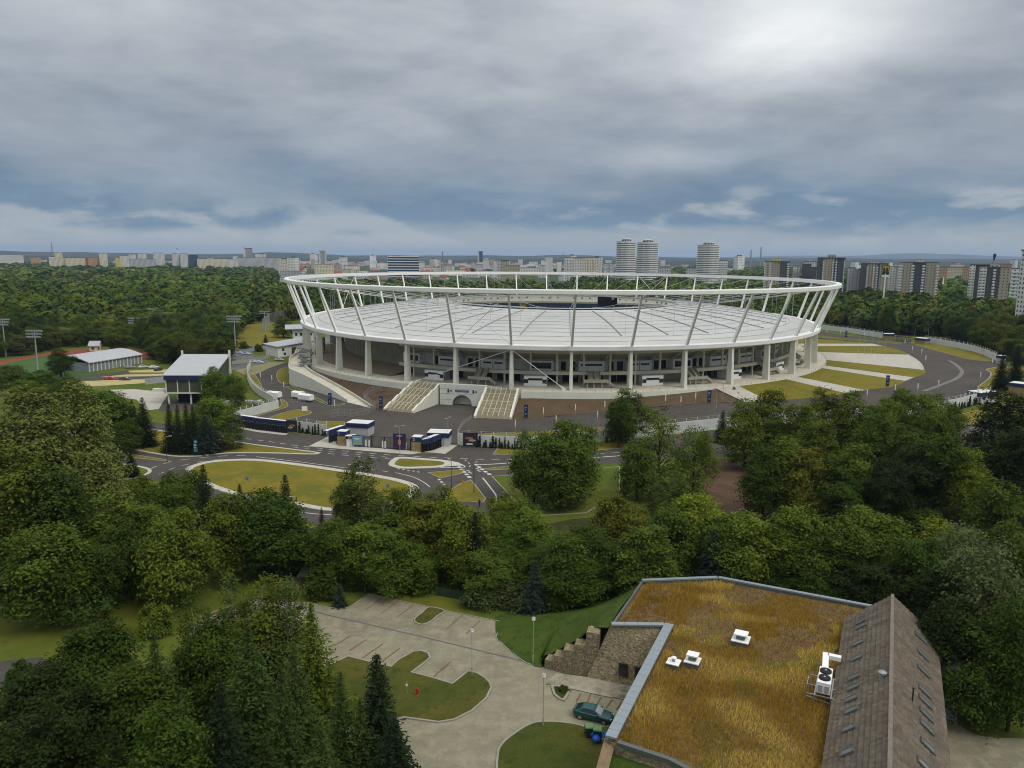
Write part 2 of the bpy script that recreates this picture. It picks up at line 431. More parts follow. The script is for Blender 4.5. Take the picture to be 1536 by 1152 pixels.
def lawn(name, pts, m=DRY, h=0.14, kerb=0.25, kmat=KERB, wide=None):
    """a raised lawn with its kerb round it"""
    if area2(pts) < 0: pts = pts[::-1]
    inn = inset(pts, kerb); b = MB()
    n = len(pts)
    o0 = [(p[0], p[1], G(p[0], p[1]) - .25) for p in pts]; o1 = [(p[0], p[1], h + G(p[0], p[1])) for p in pts]; i1 = [(p[0], p[1], h + G(p[0], p[1])) for p in inn]; i0 = [(p[0], p[1], h - 0.05 + G(p[0], p[1])) for p in inn]
    b.loft([o0, o1, i1, i0], closed=True)
    tag(b.build('kerb', kmat), kind='structure')
    return tag(flatsheet(name, inn, h - .03, m), kind='structure')

# stadium road and forecourt
ring = [(372, 566), (387, 561), (411, 550), (433, 543), (452, 540), (480, 556), (540, 590), (600, 606), (700, 606), (775, 622), (905, 612), (1100, 598), (1180, 596), (1296, 583), (1368, 567),
        (1388, 552), (1372, 535), (1340, 524), (1280, 512), (1222, 507), (1222, 496), (1271, 503.5), (1323, 507.5), (1368, 509), (1366, 514), (1385, 522), (1416, 529.5), (1446, 537.5), (1467, 541),
        (1502, 543), (1502, 551), (1481, 553), (1485, 559), (1482, 567), (1467, 578), (1464, 584), (1474, 588), (1450, 601), (1330, 622), (1200, 632), (1080, 636), (990, 642), (905, 650), (800, 655), (730, 657), (700, 664), (686, 668), (674, 667.5),
        (634, 678.5), (616, 676), (520, 668.8), (505, 666.5), (499, 655), (470, 646), (440, 640), (410, 636), (368, 632), (352, 628), (418, 607), (405, 594), (388, 584), (376, 574)]
struct_road = sheet('stadium_road', pix(ring), ASPH)
street = [(80, 655), (165, 668), (250, 683), (300, 682), (330, 662), (250, 650), (200, 641), (215, 633), (300, 639), (345, 642), (365, 645), (430, 650), (490, 655), (465, 670), (617, 681), (640, 681), (668, 680), (690, 668),
          (745, 671), (800, 672), (920, 660), (1100, 645), (1300, 636), (1437, 630), (1500, 634), (1500, 668), (1437, 676), (1300, 676), (1100, 684), (930, 694), (800, 706), (770, 708), (790, 740), (800, 765), (770, 790), (735, 775), (690, 765), (640, 760),
          (615, 775), (560, 792), (500, 796), (439, 778), (380, 768), (300, 745), (262, 722), (220, 720), (150, 690), (60, 672)]
sheet('street', pix(street), ASPH2)
for nm, pts in (('side_road', [(200, 641), (140, 632), (120, 640), (180, 652), (250, 662)]), ('park_road', [(0, 992), (62, 986), (90, 1000), (60, 1030), (0, 1030), (-40, 1015)]),
                ('service_road', [(1330, 660), (1480, 640), (1500, 660), (1360, 690)])):
    sheet(nm, pix(pts), ASPH2)
LAYER[0] = 0.034
# the paved court before the main gate
sheet('forecourt', pix([(463, 669.5), (493, 654.5), (499, 655), (505, 666.5), (520, 668.8), (616, 676), (634, 678.5), (619, 681.5), (611, 681.5)]), PALE)
sheet('forecourt', pix([(634, 678.5), (648, 676), (668, 668.5), (674, 667), (686, 668), (668, 681), (648, 679)]), PALE)
sheet('forecourt', pix([(345, 640), (352, 634), (384, 636), (433, 650), (428, 653), (384, 648)]), PALE)
# lawns with their white kerbs
WK = mat('white_kerb', (0.45, 0.43, 0.37), 0.8, 0.12, 0.5)
big = smooth(pix([(278, 704), (300, 695), (330, 690.5), (384, 689), (450, 696), (509, 704.5), (569, 713.5), (609, 722), (628, 732), (612, 750), (565, 764), (496, 767), (439, 758), (380, 750), (325, 735), (288, 718)]), 4)
lawn('roundabout_lawn', big, DRY, kerb=1.7, kmat=WK)
lawn('street_lawn', smooth(pix([(100, 650), (160, 648), (215, 643), (300, 655), (384, 667), (440, 674), (478, 679), (470, 682), (430, 681), (384, 680), (340, 680.5), (295, 685), (250, 684), (165, 668)]), 3), DRY, kerb=0.7, kmat=WK)
lawn('median_lawn', pix([(165, 679), (200, 682), (250, 690), (258, 693), (235, 691), (165, 683.5)]), DRY)
lawn('corner_lawn', smooth(pix([(150, 694), (200, 698), (226, 704), (222, 712), (190, 720), (150, 716)]), 3), GRASS, kerb=0.8, kmat=WK)
lawn('traffic_island', smooth(pix([(583, 698), (588, 690), (600, 686), (640, 688.5), (668, 691), (676, 696), (664, 701), (630, 703), (600, 703)]), 4), DRY, kerb=1.5, kmat=WK)
lawn('traffic_island', pix([(641, 709.5), (698, 704.5), (692, 711), (660, 718)]), DRY)
lawn('junction_lawn', pix([(674, 736), (690, 726), (706, 720), (712, 726), (729, 748), (726, 754), (700, 753), (680, 752), (668, 748)]), DRY)
lawn('verge_lawn', pix([(737, 715), (800, 711), (870, 706), (930, 700), (930, 740), (880, 770), (800, 775), (786, 768), (770, 750), (757, 736)]), GRASS)
lawn('verge_strip', pix([(725, 703.5), (766, 699.5), (800, 698), (800, 702), (770, 704), (735, 706)]), DRY)
lawn('verge_lawn', pix([(739, 682.5), (746, 672.5), (800, 673), (916, 661), (950, 660), (950, 672), (800, 682)]), DRY)
lawn('verge_lawn', pix([(1340, 641), (1440, 622), (1480, 612), (1490, 630), (1437, 641), (1340, 648)]), DRY)
lawn('fence_verge', pix([(716, 656), (728, 651), (800, 648), (905, 642), (990, 636), (1080, 629), (1080, 633), (990, 641), (905, 649), (800, 654.5)]), DRY)
lawn('fence_verge', pix([(445, 647), (470, 650), (489, 653.5), (489, 656), (445, 650)]), GRASS, kerb=.15)
# lawns by the left gate
lawn('gate_lawn', smooth(pix([(404, 627), (430, 618), (455, 614), (468, 619), (455, 624), (432, 629), (412, 630)]), 3), DRY)
lawn('gate_lawn', pix([(466, 637), (480, 632), (517, 633), (518, 639), (500, 642), (480, 642)]), DRY)
lawn('wall_verge', smooth(pix([(352, 630), (418, 612.5), (420, 598), (432, 606), (428, 612), (400, 620), (365, 632)]), 3), DRY)
lawn('ramp_lawn', pix([(427, 581), (437, 579), (446, 582), (470, 594), (498, 608), (518, 605), (516, 607.5), (500, 609), (490, 608), (460, 594), (440, 586)]), GRASS)
lawn('ramp_lawn', smooth(pix([(414.5, 562), (420, 554), (433, 551), (434, 560), (438, 574), (428, 576), (418, 573)]), 3), DRY)
lawn('curve_lawn', smooth(pix([(374, 560), (380, 560), (388, 570), (394, 583), (388, 582), (378, 572)]), 3), DRY)
# lawns beyond the loop road on the right
lawn('loop_lawn', smooth(pix([(1366, 514), (1386, 514), (1440, 524), (1480, 532), (1496, 540), (1467, 541), (1446, 537.5), (1416, 529.5), (1386, 521.5)]), 3), DRY)
lawn('loop_lawn', smooth(pix([(1480, 553.5), (1520, 550), (1600, 560), (1600, 600), (1520, 600), (1476, 588), (1466, 583), (1469, 578), (1483, 567), (1485, 559)]), 3), DRY, kerb=0.5)
lawn('loop_lawn', smooth(pix([(1222, 503), (1271, 508), (1350, 513.5), (1340, 515.5), (1290, 512), (1222, 506)]), 2), GRASS)
sheet('gate_street', pix([(1368, 509), (1400, 506), (1460, 503), (1500, 508), (1480, 516), (1400, 514)]), ASPH2)
# markings
def paint(name, pts, w, dash=None, gap=None):
    """painted line along a curve, broken when dash is given: one sheet"""
    z = paintz(); b = MB(); P = [Vector((p[0], p[1], G(p[0], p[1]) + z)) for p in pts]
    if not dash:
        L, R = ribbon(P, w); b.loft([L, R])
    else:
        acc = 0; on = True; seg = [P[0]]
        for i in range(len(P) - 1):
            a, c = P[i], P[i + 1]; l = (c - a).length; pos = 0
            while True:
                lim = dash if on else gap; need = lim - acc
                if pos + need > l: acc += l - pos; seg.append(c); break
                pos += need; q = a.lerp(c, pos / l); seg.append(q)
                if on and len(seg) > 1:
                    L, R = ribbon(seg, w); b.loft([L, R])
                seg = [q]; on = not on; acc = 0
    return tag(b.build(name, WHITEP), kind='structure')
def pl(pts, k=6): return smooth(pix(pts), k, False)
paint('road_marking', pl([(332, 655), (384, 660), (440, 668), (500, 675), (560, 681), (620, 685), (690, 688), (760, 690), (830, 686), (930, 679)]), .28, 2.0, 2.0)
paint('road_marking', pl([(340, 664), (384, 670), (450, 676), (500, 681.5), (560, 687), (595, 689.5)]), .26, 2.0, 2.0)
paint('road_marking', pl([(440, 671), (500, 678.5), (560, 684), (620, 690), (680, 693), (700, 699)]), .24, 1.6, 2.2)
paint('road_marking', pl([(384, 685.5), (440, 692), (509, 701), (520, 702)]), .26)
paint('road_marking', pl([(522, 697), (540, 700), (560, 705), (590, 709), (610, 713)]), .24, 1.6, 2)
paint('road_marking', pl([(598, 710.5), (620, 716), (636, 724), (645, 731)]), .26)
paint('road_marking', pl([(226, 703), (252, 694), (290, 688), (340, 684), (384, 683)]), .3, 2.2, 2.2)
paint('road_marking', pl([(238, 712), (262, 702), (300, 693), (340, 688.5)]), .24, 2, 2)
paint('road_marking', pl([(440, 767), (470, 771), (500, 773)]), .3)
paint('road_marking', pl([(596, 703.5), (620, 707), (636, 710)]), .45, 0.7, 0.7)
paint('road_marking', pl([(658, 719), (666, 727), (674, 735)]), .6, 1.0, 1.0)
paint('road_marking', pl([(688, 700), (696, 708), (708, 720)]), .9, 1.3, 0.9)
paint('road_marking', pl([(713, 696.5), (724, 705), (736, 713)]), .9, 1.3, 0.9)
paint('road_marking', pl([(712, 697.5), (740, 696.5), (768, 694.5), (800, 693), (930, 684)]), .5)
paint('road_marking', pl([(724, 717), (735, 731), (745, 746), (742, 758)], 4), .35)
paint('road_marking', pl([(697, 690), (705, 697), (703, 702)]), .24, 1.4, 1.4)
paint('road_marking', pl([(1380, 655), (1437, 645), (1470, 641)]), .3, 2, 2)
paint('road_marking', pl([(1380, 663), (1437, 655), (1470, 652)]), .3, 2, 2)
for k in range(7):
    paint('road_marking', pix([(664 + k * 3.6, 691.2 + k * .45), (668 + k * 4.1, 700.2 - k * 0.25)]), .55)
paint('road_marking', pl([(664, 690.8), (676, 692), (690, 696), (697, 701), (680, 701.5), (660, 701.8)]), .35)
for (x, y) in ((700, 706), (703, 709), (714, 703), (716, 706)): paint('road_marking', pix([(x, y), (x + 5, y + 1.5)]), .5)
# turning track worn into the loop road
WORN = mat('worn_asphalt', (0.16, 0.15, 0.135), 0.9, 0.25, 0.5)
z = paintz(); bb = MB(); Lw, Rw = ribbon([p + Vector((0, 0, z)) for p in pl([(1424, 541), (1436, 549), (1443, 558), (1434, 568), (1405, 580), (1385, 587)])], 1.6); bb.loft([Lw, Rw]); tag(bb.build('tyre_track', WORN), kind='structure')
# dark clay paths in the park on the right, ground under the trees
CLAY = mat('clay_path', (0.095, 0.055, 0.032), 0.95, 0.3, 0.2, 0.3, 5)
sheet('clay_path', smooth(pix([(1050, 712), (1075, 692), (1120, 688), (1180, 700), (1200, 730), (1205, 785), (1130, 795), (1080, 765), (1062, 740)]), 3), CLAY)
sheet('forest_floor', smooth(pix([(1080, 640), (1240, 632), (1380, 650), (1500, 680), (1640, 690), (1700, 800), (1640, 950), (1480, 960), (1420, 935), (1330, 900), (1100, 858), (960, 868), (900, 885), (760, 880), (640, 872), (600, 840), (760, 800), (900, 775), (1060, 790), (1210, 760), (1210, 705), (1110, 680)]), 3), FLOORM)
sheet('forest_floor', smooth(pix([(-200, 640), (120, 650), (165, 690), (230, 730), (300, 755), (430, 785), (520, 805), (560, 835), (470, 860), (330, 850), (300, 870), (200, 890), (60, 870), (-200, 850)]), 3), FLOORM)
# ------------------------------------------------------------------ the stadium
CONC = mat('concrete', (0.52, 0.505, 0.40), 0.85, 0.10, 0.25, 0.15, 3)
CONCW = mat('concrete_white', (0.66, 0.66, 0.57), 0.8, 0.08, 0.3, 0.1, 3)
FLOORC = mat('podium_paving', (0.54, 0.505, 0.41), 0.85, 0.12, 0.3)
STEELW = mat('white_steel', (0.78, 0.78, 0.74), 0.45, 0.04, 0.4)
DARKC = mat('dark_concrete', (0.20, 0.19, 0.155), 0.9, 0.2, 0.3)
DARKG = glassy('dark_glass')
BLACK = mat('black_opening', (0.018, 0.018, 0.018), 0.8, 0.3, 0.5)
GREYP = mat('grey_panel', (0.32, 0.32, 0.33), 0.6, 0.1, 0.6)
WHITEB = mat('white_panel', (0.80, 0.80, 0.77), 0.6, 0.06, 0.5)
CABLE = mat('cable_steel', (0.52, 0.53, 0.52), 0.4, 0.0, metal=0.4)
GUTTER = mat('gutter_grey', (0.33, 0.33, 0.32), 0.6, 0.15, 0.5)
SEAM = mat('roof_seam_grey', (0.40, 0.40, 0.39), 0.6, 0.1, 0.5)
NAVY = mat('navy_panel', (0.018, 0.030, 0.085), 0.5, 0.1, 0.5)
RAIL = mat('rail_steel', (0.45, 0.46, 0.46), 0.4, 0.0, metal=0.5)

SC = (21.4, 388.0); NB = 40; T0 = math.radians(-0.8); DT = 2 * PI / NB
def EL(a, b, t, z, dx=0): return Vector((SC[0] + dx + a * math.sin(t), SC[1] - b * math.cos(t), z))
COLA, COLB = 121.0, 133.5; LZ = 20.6; UZ = 39.4
ST = thing('stadium', 'huge white oval stadium with leaning struts, ring beams and a pale panelled roof', 'stadium', (SC[0], SC[1], 0))
SO = ST.location.copy()
def sp(b, name, m, smooth_=False): return b.build(name, m, ST, SO, smooth_)
POD = 6.3
_tt = np.linspace(0, 2 * PI, 4001); _dl = np.hypot(COLA * np.cos(_tt), COLB * np.sin(_tt)); _al = np.r_[0, np.cumsum((_dl[1:] + _dl[:-1]) / 2)]; _al *= NB / _al[-1]; _a0 = float(np.interp(T0 + 2 * PI, _tt, _al))
def TT(k):
    """angle of the k-th column: columns stand at equal steps along the oval"""
    a = _a0 + k; w = math.floor(a / NB); return float(np.interp(a - w * NB, _al, _tt)) + 2 * PI * (w - 1)
# podium: floor and outer wall
NT = 152
b = MB()
ts = [2 * PI * k / NT for k in range(NT)]
NOT0, NOT1 = TT(-2.74) + 2 * PI, TT(-.80) + 2 * PI          # set back between the two grand stairs
edge = []
for t in sorted([2 * PI * k / NT for k in range(NT)] + [NOT0, NOT0 + 1e-4, NOT1, NOT1 + 1e-4]):
    r = .7 if NOT0 < t <= NOT1 else 5; edge.append((t, r))
b.loft([[EL(COLA + r, COLB + r, t, 0) for t, r in edge], [EL(COLA + r, COLB + r, t, POD) for t, r in edge]], closed=True, m=0)
b.loft([[EL(COLA + r, COLB + r, t, POD) for t, r in edge], [EL(COLA - 22, COLB - 22, t, POD) for t, r in edge]], closed=True, m=1)
sp(b, 'podium', [CONCW, FLOORC])
# tapered columns
for k in range(NB):
    t = TT(k); b = MB(); rad = Vector((math.sin(t) * COLB, -math.cos(t) * COLA, 0)).normalized(); tg = Vector((-rad.y, rad.x, 0))
    if rad.length == 0: continue
    vs = []
    for z, w, r0, r1 in ((0, .60, -1.5, 1.65), (LZ - 1.0, .48, -.8, .85)):
        c = EL(COLA, COLB, t, z)
        for s, r in ((-1, r0), (1, r0), (1, r1), (-1, r1)): vs.append(c + tg * (s * w) + rad * r)
    b.add(vs, [(3, 2, 1, 0), (4, 5, 6, 7), (0, 1, 5, 4), (1, 2, 6, 5), (2, 3, 7, 6), (3, 0, 4, 7)])
    sp(b, 'column', CONCW)
# ring beams
def ringbeam(name, a, b_, z, w, h, m, dx=0, n=NT, ch=0.25):
    mb = MB(); prof = [(-w / 2, -h / 2), (w / 2 - ch, -h / 2), (w / 2, -h / 2 + ch), (w / 2, h / 2 - ch), (w / 2 - ch, h / 2), (-w / 2, h / 2)]
    rows = []
    for r, zz in prof + [prof[0]]: rows.append([EL(a + r, b_ + r, 2 * PI * k / n, z + zz, dx) for k in range(n)])
    mb.loft(rows, closed=True, flip=True); return sp(mb, name, m)
ringbeam('lower_ring', COLA + .6, COLB + .6, LZ - .2, 2.4, 1.7, STEELW)
UA, UB = 127.6, 147.3
ringbeam('upper_ring', UA, UB, UZ, 2.1, 1.65, STEELW)
IA, IB, IZ, IDX = 57.6, 67.5, 28.0, 3.0
ringbeam('inner_ring', IA, IB, IZ, 1.2, .9, CABLE, IDX)
ringbeam('inner_ring', IA - .5, IB - .5, IZ + 1.2, .4, .35, CABLE, IDX)
ringbeam('inner_ring', IA - 2.2, IB - 2.2, IZ + .2, .5, .4, CABLE, IDX)
for k in range(76):
    b = MB(); t = 2 * PI * k / 76; b.beam(EL(IA - .5, IB - .5, t, IZ + .3, IDX), EL(IA - .5, IB - .5, t, IZ + 1.2, IDX), .14)
    b.beam(EL(IA, IB, t, IZ, IDX), EL(IA - 2.2, IB - 2.2, t, IZ + .2, IDX), .16)
    sp(b, 'catwalk_frame', CABLE)
b = MB()
for k in range(76):
    t = 2 * PI * (k + .5) / 76
    if k % 4: b = MB(); b.box(EL(IA - 1.2, IB - 1.2, t, IZ - 1.6, IDX), (1.0, .7, .9), t); sp(b, 'floodlight', GUTTER)

# leaning struts
for k in range(NB):
    t = TT(k); b = MB(); b.beam(EL(COLA + .6, COLB + .6, t, LZ), EL(UA, UB, t, UZ - .2), .84, 1.05, w2=.62, h2=.74); sp(b, 'strut', STEELW)
# roof of panels; colour of single panels varies a little
def roofp(t, s, bulge=True, fr=0.0):
    dx = IDX * s; a = COLA - .2 + (IA + .3 - COLA + .2) * s; bb = COLB - .2 + (IB + .3 - COLB + .2) * s
    z = LZ + .35 + (IZ + .2 - LZ - .35) * s + 1.1 * math.sin(PI * s) + (0.22 * math.sin(PI * fr) * min(1, 4 * s) * (1 - .3 * s) if bulge else 0)
    return EL(a, bb, t, z, dx)
NR = 11; SUB = 6
b = MB()
for k in range(NB):
    tt = [(TT(k + j / SUB), j / SUB) for j in range(SUB + 1)]
    b.loft([[roofp(t, i / NR, True, f) for t, f in tt] for i in range(NR + 1)])
roof = sp(b, 'roof', [None])
rm = mat('roof_panel', (0.78, 0.775, 0.75), 0.5, 0.07, 0.06, spec=.4)
nt_ = rm.node_tree; bs = nt_.nodes['Principled BSDF']; lk = bs.inputs['Base Color'].links[0].from_socket
ca = nt_.nodes.new('ShaderNodeAttribute'); ca.attribute_name = 'tone'; mm = nt_.nodes.new('ShaderNodeMix'); mm.data_type = 'RGBA'; mm.blend_type = 'MULTIPLY'; mm.inputs[0].default_value = 1
nt_.links.new(lk, mm.inputs[6]); nt_.links.new(ca.outputs['Color'], mm.inputs[7]); nt_.links.new(mm.outputs[2], bs.inputs['Base Color'])
tr_ = nt_.nodes.new('ShaderNodeBsdfTranslucent'); tr_.inputs['Color'].default_value = (.8, .78, .66, 1); mS = nt_.nodes.new('ShaderNodeMixShader'); mS.inputs[0].default_value = .36
nt_.links.new(bs.outputs[0], mS.inputs[1]); nt_.links.new(tr_.outputs[0], mS.inputs[2]); nt_.links.new(mS.outputs[0], nt_.nodes['Material Output'].inputs['Surface'])
roof.data.materials[0] = rm
at_ = roof.data.attributes.new('tone', 'FLOAT_COLOR', 'FACE'); rr = random.Random(4); tone = []
per = NR * SUB
for k in range(NB):
    for half in range(1):
        base = rr.uniform(.955, 1.0)
        for i in range(NR):
            v = base * rr.uniform(.955, 1.02)
            for j in range(SUB): tone += [v, v, v * rr.uniform(.99, 1.0), 1]
at_.data.foreach_set('color', tone)
b = MB()
for i in range(1, NR):
    w = 0.2 if i % 2 else .3
    for k in range(NB):
        tt = [(TT(k + j / SUB), j / SUB) for j in range(SUB + 1)]; s = i / NR; ds = w / 75
        b.loft([[roofp(t, s - ds, True, f) + Vector((0, 0, .09)) for t, f in tt], [roofp(t, s + ds, True, f) + Vector((0, 0, .09)) for t, f in tt]])
sp(b, 'roof_seam', SEAM)
for k in range(NB):
    t = TT(k); b = MB(); n = 14
    for s0, s1 in ((0.2, 0.985),):
        P = [roofp(t, s0 + (s1 - s0) * i / n, False) + Vector((0, 0, .22)) for i in range(n + 1)]
        for i in range(n): b.beam(P[i], P[i + 1], .36 if i < 9 else .28, .26)
    sp(b, 'roof_gutter', GUTTER)
# radial cables with hangers, and the crossed bracing
for k in range(NB):
    t = TT(k); b = MB(); p = EL(UA - .6, UB - .6, t, UZ - .3); q = EL(IA, IB, t, IZ + 1.7, IDX); P = []
    for i in range(9):
        s = i / 8; c = p.lerp(q, s); c.z -= 2.6 * 4 * s * (1 - s) * .55; P.append(c)
    b.tube(P, .075, 5)
    for i in (2, 4, 6):
        c = P[i]; s = (i / 8); rz = roofp(t, min(.98, max(.02, s * .98)), False).z
        b.tube([c, Vector((c.x, c.y, rz))], .045, 4)
    sp(b, 'cable', CABLE)
def brace(p, q, r=.11): bb = MB(); bb.tube([p, q], r, 6); sp(bb, 'brace_rod', STEELW)
for k in (-2, 7, 16, -13):
    brace(EL(COLA + 1, COLB + 1, TT(k), LZ + .6), EL(UA, UB, TT(k + 1), UZ - .6)); brace(EL(COLA + 1, COLB + 1, TT(k + 1), LZ + .6), EL(UA, UB, TT(k), UZ - .6))
for k0, k1 in ((-1, -2.75), (-1, -0.12)):
    p = EL(COLA + .8, COLB + .8, TT(k0), LZ - 1); q = EL(COLA + 1.2, COLB + 1.2, TT(k1), POD + .6); brace(p, q, .11)
    bb = MB(); d = (p - q).normalized(); bb.beam(q - d * .3, q + d * 1.6, 1.1, .7, w2=.35, h2=.35); bb.box((q.x, q.y, POD), (1.6, 1.6, .5)); sp(bb, 'brace_anchor', CONCW)
# stands under the roof and the field
SEATS = mat('blue_seats', (0.045, 0.085, 0.16), .7, .35, .5); YEL = mat('yellow_seats', (0.38, 0.30, 0.03), .7, .2, .5)
b = MB(); rows = []
for i in range(29):
    s = i / 28; a = 66 + 44 * s; bb = 80 + 42 * s; z = 2 + 18.4 * s
    rows.append([EL(a, bb, 2 * PI * k / NT, z, 1) for k in range(NT)]); rows.append([EL(a + 1.3, bb + 1.3, 2 * PI * k / NT, z, 1) for k in range(NT)])
b.loft(rows, closed=True, flip=True)
o = sp(b, 'seating_bowl', [SEATS, YEL])
nq = len(rows) - 1
o.data.polygons.foreach_set('material_index', [1 if (k % 19) in (3,) else 0 for i in range(nq) for k in range(NT)])
b = MB(); b.loft([[EL(66, 80, t, .3, 1) for t in ts], [EL(66, 80, t, 2.0, 1) for t in ts]], closed=True); b.sheet([EL(66, 80, t, .3, 1) for t in ts]); 
sp(b, 'field', mat('pitch_green', (0.07, 0.13, 0.02), .9, .2, .1))
b = MB(); b.loft([[EL(103, 115.2, t, 16, 0) for t in ts], [EL(103, 115.2, t, POD, 0) for t in ts]], closed=True)
sp(b, 'stand_rear_wall', DARKC)
b = MB(); q = at_dist(911, 452, 444); b.box((q.x, q.y, q.z - 2.9), (11.2, 1.2, 5.6), 0, 0); b.box((q.x, q.y, q.z + 2.7), (11.5, .5, .6), 0, 1)
sp(b, 'scoreboard', [mat('screen_black', (.006, .006, .007), .3, 0), CABLE])
# concourse: back wall, raked soffit, balcony, inner posts
def arc(k0, k1, n): return [TT(k0 + (k1 - k0) * i / n) for i in range(n + 1)]
A0, A1 = -3.6, 10.0; tv = arc(A0, A1, 70); tl = arc(-9.5, A0, 30)
b = MB()
b.loft([[EL(COLA - 17, COLB - 17, t, POD) for t in tv], [EL(COLA - 17, COLB - 17, t, 15) for t in tv]], m=0)
sp(b, 'concourse_wall', mat('concourse_wall_paint', (.60, .59, .50), .85, .12, .2))
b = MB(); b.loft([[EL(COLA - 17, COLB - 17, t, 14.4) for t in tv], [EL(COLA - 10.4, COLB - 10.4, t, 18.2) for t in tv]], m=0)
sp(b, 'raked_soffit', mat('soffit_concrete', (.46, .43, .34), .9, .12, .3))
b = MB()
for k in range(2 * int(A0), 2 * int(A1) + 1):
    t = TT(k / 2 + .25); b.beam(EL(COLA - 16.8, COLB - 16.8, t, 13.7), EL(COLA - 10.2, COLB - 10.2, t, 17.5), .5, .9)
sp(b, 'raker_beam', CONC)
b = MB()
for (r0, r1, z0, z1) in ((17, 8.6, 10.0, 10.5), (8.9, 8.5, 10.0, 11.2)):
    pr = [(-r0, z0), (-r1, z0), (-r1, z1), (-r0, z1), (-r0, z0)]
    b.loft([[EL(COLA + r, COLB + r, t, z) for t in tv] for r, z in pr], flip=True)
sp(b, 'balcony', CONC)
b = MB(); pr = [(-11.2, 17.4), (-8.6, 17.4), (-8.6, 18.9), (-11.2, 18.9), (-11.2, 17.4)]
b.loft([[EL(COLA + r, COLB + r, t, z) for t in tv] for r, z in pr], flip=True)
b.loft([[EL(COLA - 8.7, COLB - 8.7, t, 18.8) for t in tv], [EL(COLA - .6, COLB - .6, t, LZ - .9) for t in tv]])
sp(b, 'eaves_beam', CONC)
for k in range(int(A0 * 2), int(A1 * 2) + 1):
    f = k / 2 + .27; t = TT(f); b = MB(); p = EL(COLA - 9.4, COLB - 9.4, t, POD); b.box(p, (.62, .62, 11.3), t); sp(b, 'inner_post', CONC)
# doors and dark openings on both floors
def wallbox(name, f, w, z0, h, out, m, depth=.5, mats=None):
    t = TT(f); rad = Vector((math.sin(t) * COLB, -math.cos(t) * COLA, 0)).normalized(); ang = math.atan2(rad.y, rad.x) + PI / 2
    p = EL(COLA - 17, COLB - 17, t, z0) + rad * out
    bb = MB(); bb.box(p, (w, depth, h), ang); return bb, p, rad, ang
rr = random.Random(21)
b = MB()
for k in range(-3, 10):
    for f, w, z0, h in ((.08, 2.2, 10.55, 3.0), (.9, 1.7, 10.55, 3.0), (.13, 3.4, POD + .05, 3.0), (.35, 2.0, POD + .05, 2.9), (.62, 4.0, POD + .05, 3.1), (.93, 2.2, POD + .05, 2.9)):
        if rr.random() < .12: continue
        bb, p, rad, ang = wallbox('x', k + f + rr.uniform(-.02, .02), w, z0, h, .1, None, .3); sp(bb, 'doorway', BLACK)
for k in range(-4, 10):
    kind = (k + 12) % 3
    bb, p, rad, ang = wallbox('x', k + .46, 9.2 if kind != 2 else 8.4, 10.56, 3.5, 1.3, None, 2.6)
    vb = bb.build('press_box', WHITEB, ST, SO)
    tg = Vector((-rad.y, rad.x, 0)); g = MB(); c = p + rad * 1.36
    if kind == 2: g.box(c + Vector((0, 0, .75)), (6.9, .16, 2.1), ang)
    elif kind == 0: g.box(c + Vector((0, 0, 1.9)), (7.4, .16, .6), ang)
    else:
        for s in (-1, 1): g.box(c + tg * (s * 2.1) + Vector((0, 0, 1.9)), (3.1, .16, .6), ang)
        g.box(c + Vector((0, 0, .3)), (.12, .14, 2.9), ang)
    gl = g.build('window', DARKG, vb); 
    for v in gl.data.vertices: v.co -= SO
# signs in green behind the glass doors
for k, dz in ((0.12, 11.6), (0.12, POD + 1.6), (-1.7, 11.4)):
    bb, p, rad, ang = wallbox('x', k, 1.9, dz, 1.0, .3, None, .2); sp(bb, 'green_sign', mat('green_sign_face', (.16, .30, .02), .5, .1, 2))
# switchback concourse stairs
for k in (-1.62, 0.45, 2.4, 4.5, 6.5):
    t = TT(k); rad = Vector((math.sin(t) * COLB, -math.cos(t) * COLA, 0)).normalized(); tg = Vector((-rad.y, rad.x, 0)); ang = math.atan2(rad.y, rad.x) + PI / 2
    c = EL(COLA - 8.5, COLB - 8.5, t, POD); b = MB()
    b.box(c + rad * 4.4 + Vector((0, 0, 1.9)), (8.4, 2.0, .3), ang)
    for s in (-2.9, -.6, 2.2): b.box(c + rad * 4.6 + tg * s, (.45, .45, 1.9), ang)
    for s in (-1.3, .9): b.beam(c + rad * 4.0 + tg * s + Vector((0, 0, 2.2)), c + rad * .2 + tg * s + Vector((0, 0, 4.6)), 1.7, .35)
    for s in (-2.3, -.25, 1.85): b.beam(c + rad * 4.0 + tg * s + Vector((0, 0, 2.9)), c + rad * .2 + tg * s + Vector((0, 0, 5.3)), .12, .9)
    b.beam(c + rad * 4.4 + tg * 3.4 + Vector((0, 0, 2.1)), c + rad * 4.4 + tg * 6.2 + Vector((0, 0, .2)), 1.5, .3)
    b.beam(c + rad * 5.3 + tg * 3.4 + Vector((0, 0, 2.8)), c + rad * 5.3 + tg * 6.2 + Vector((0, 0, .9)), .1, .7)
    b.box(c + rad * 5.35 + Vector((0, 0, 2.2)), (8.4, .1, .8), ang)
    sp(b, 'concourse_stair', mat('stair_concrete', (.33, .31, .25), .9, .15, .4))
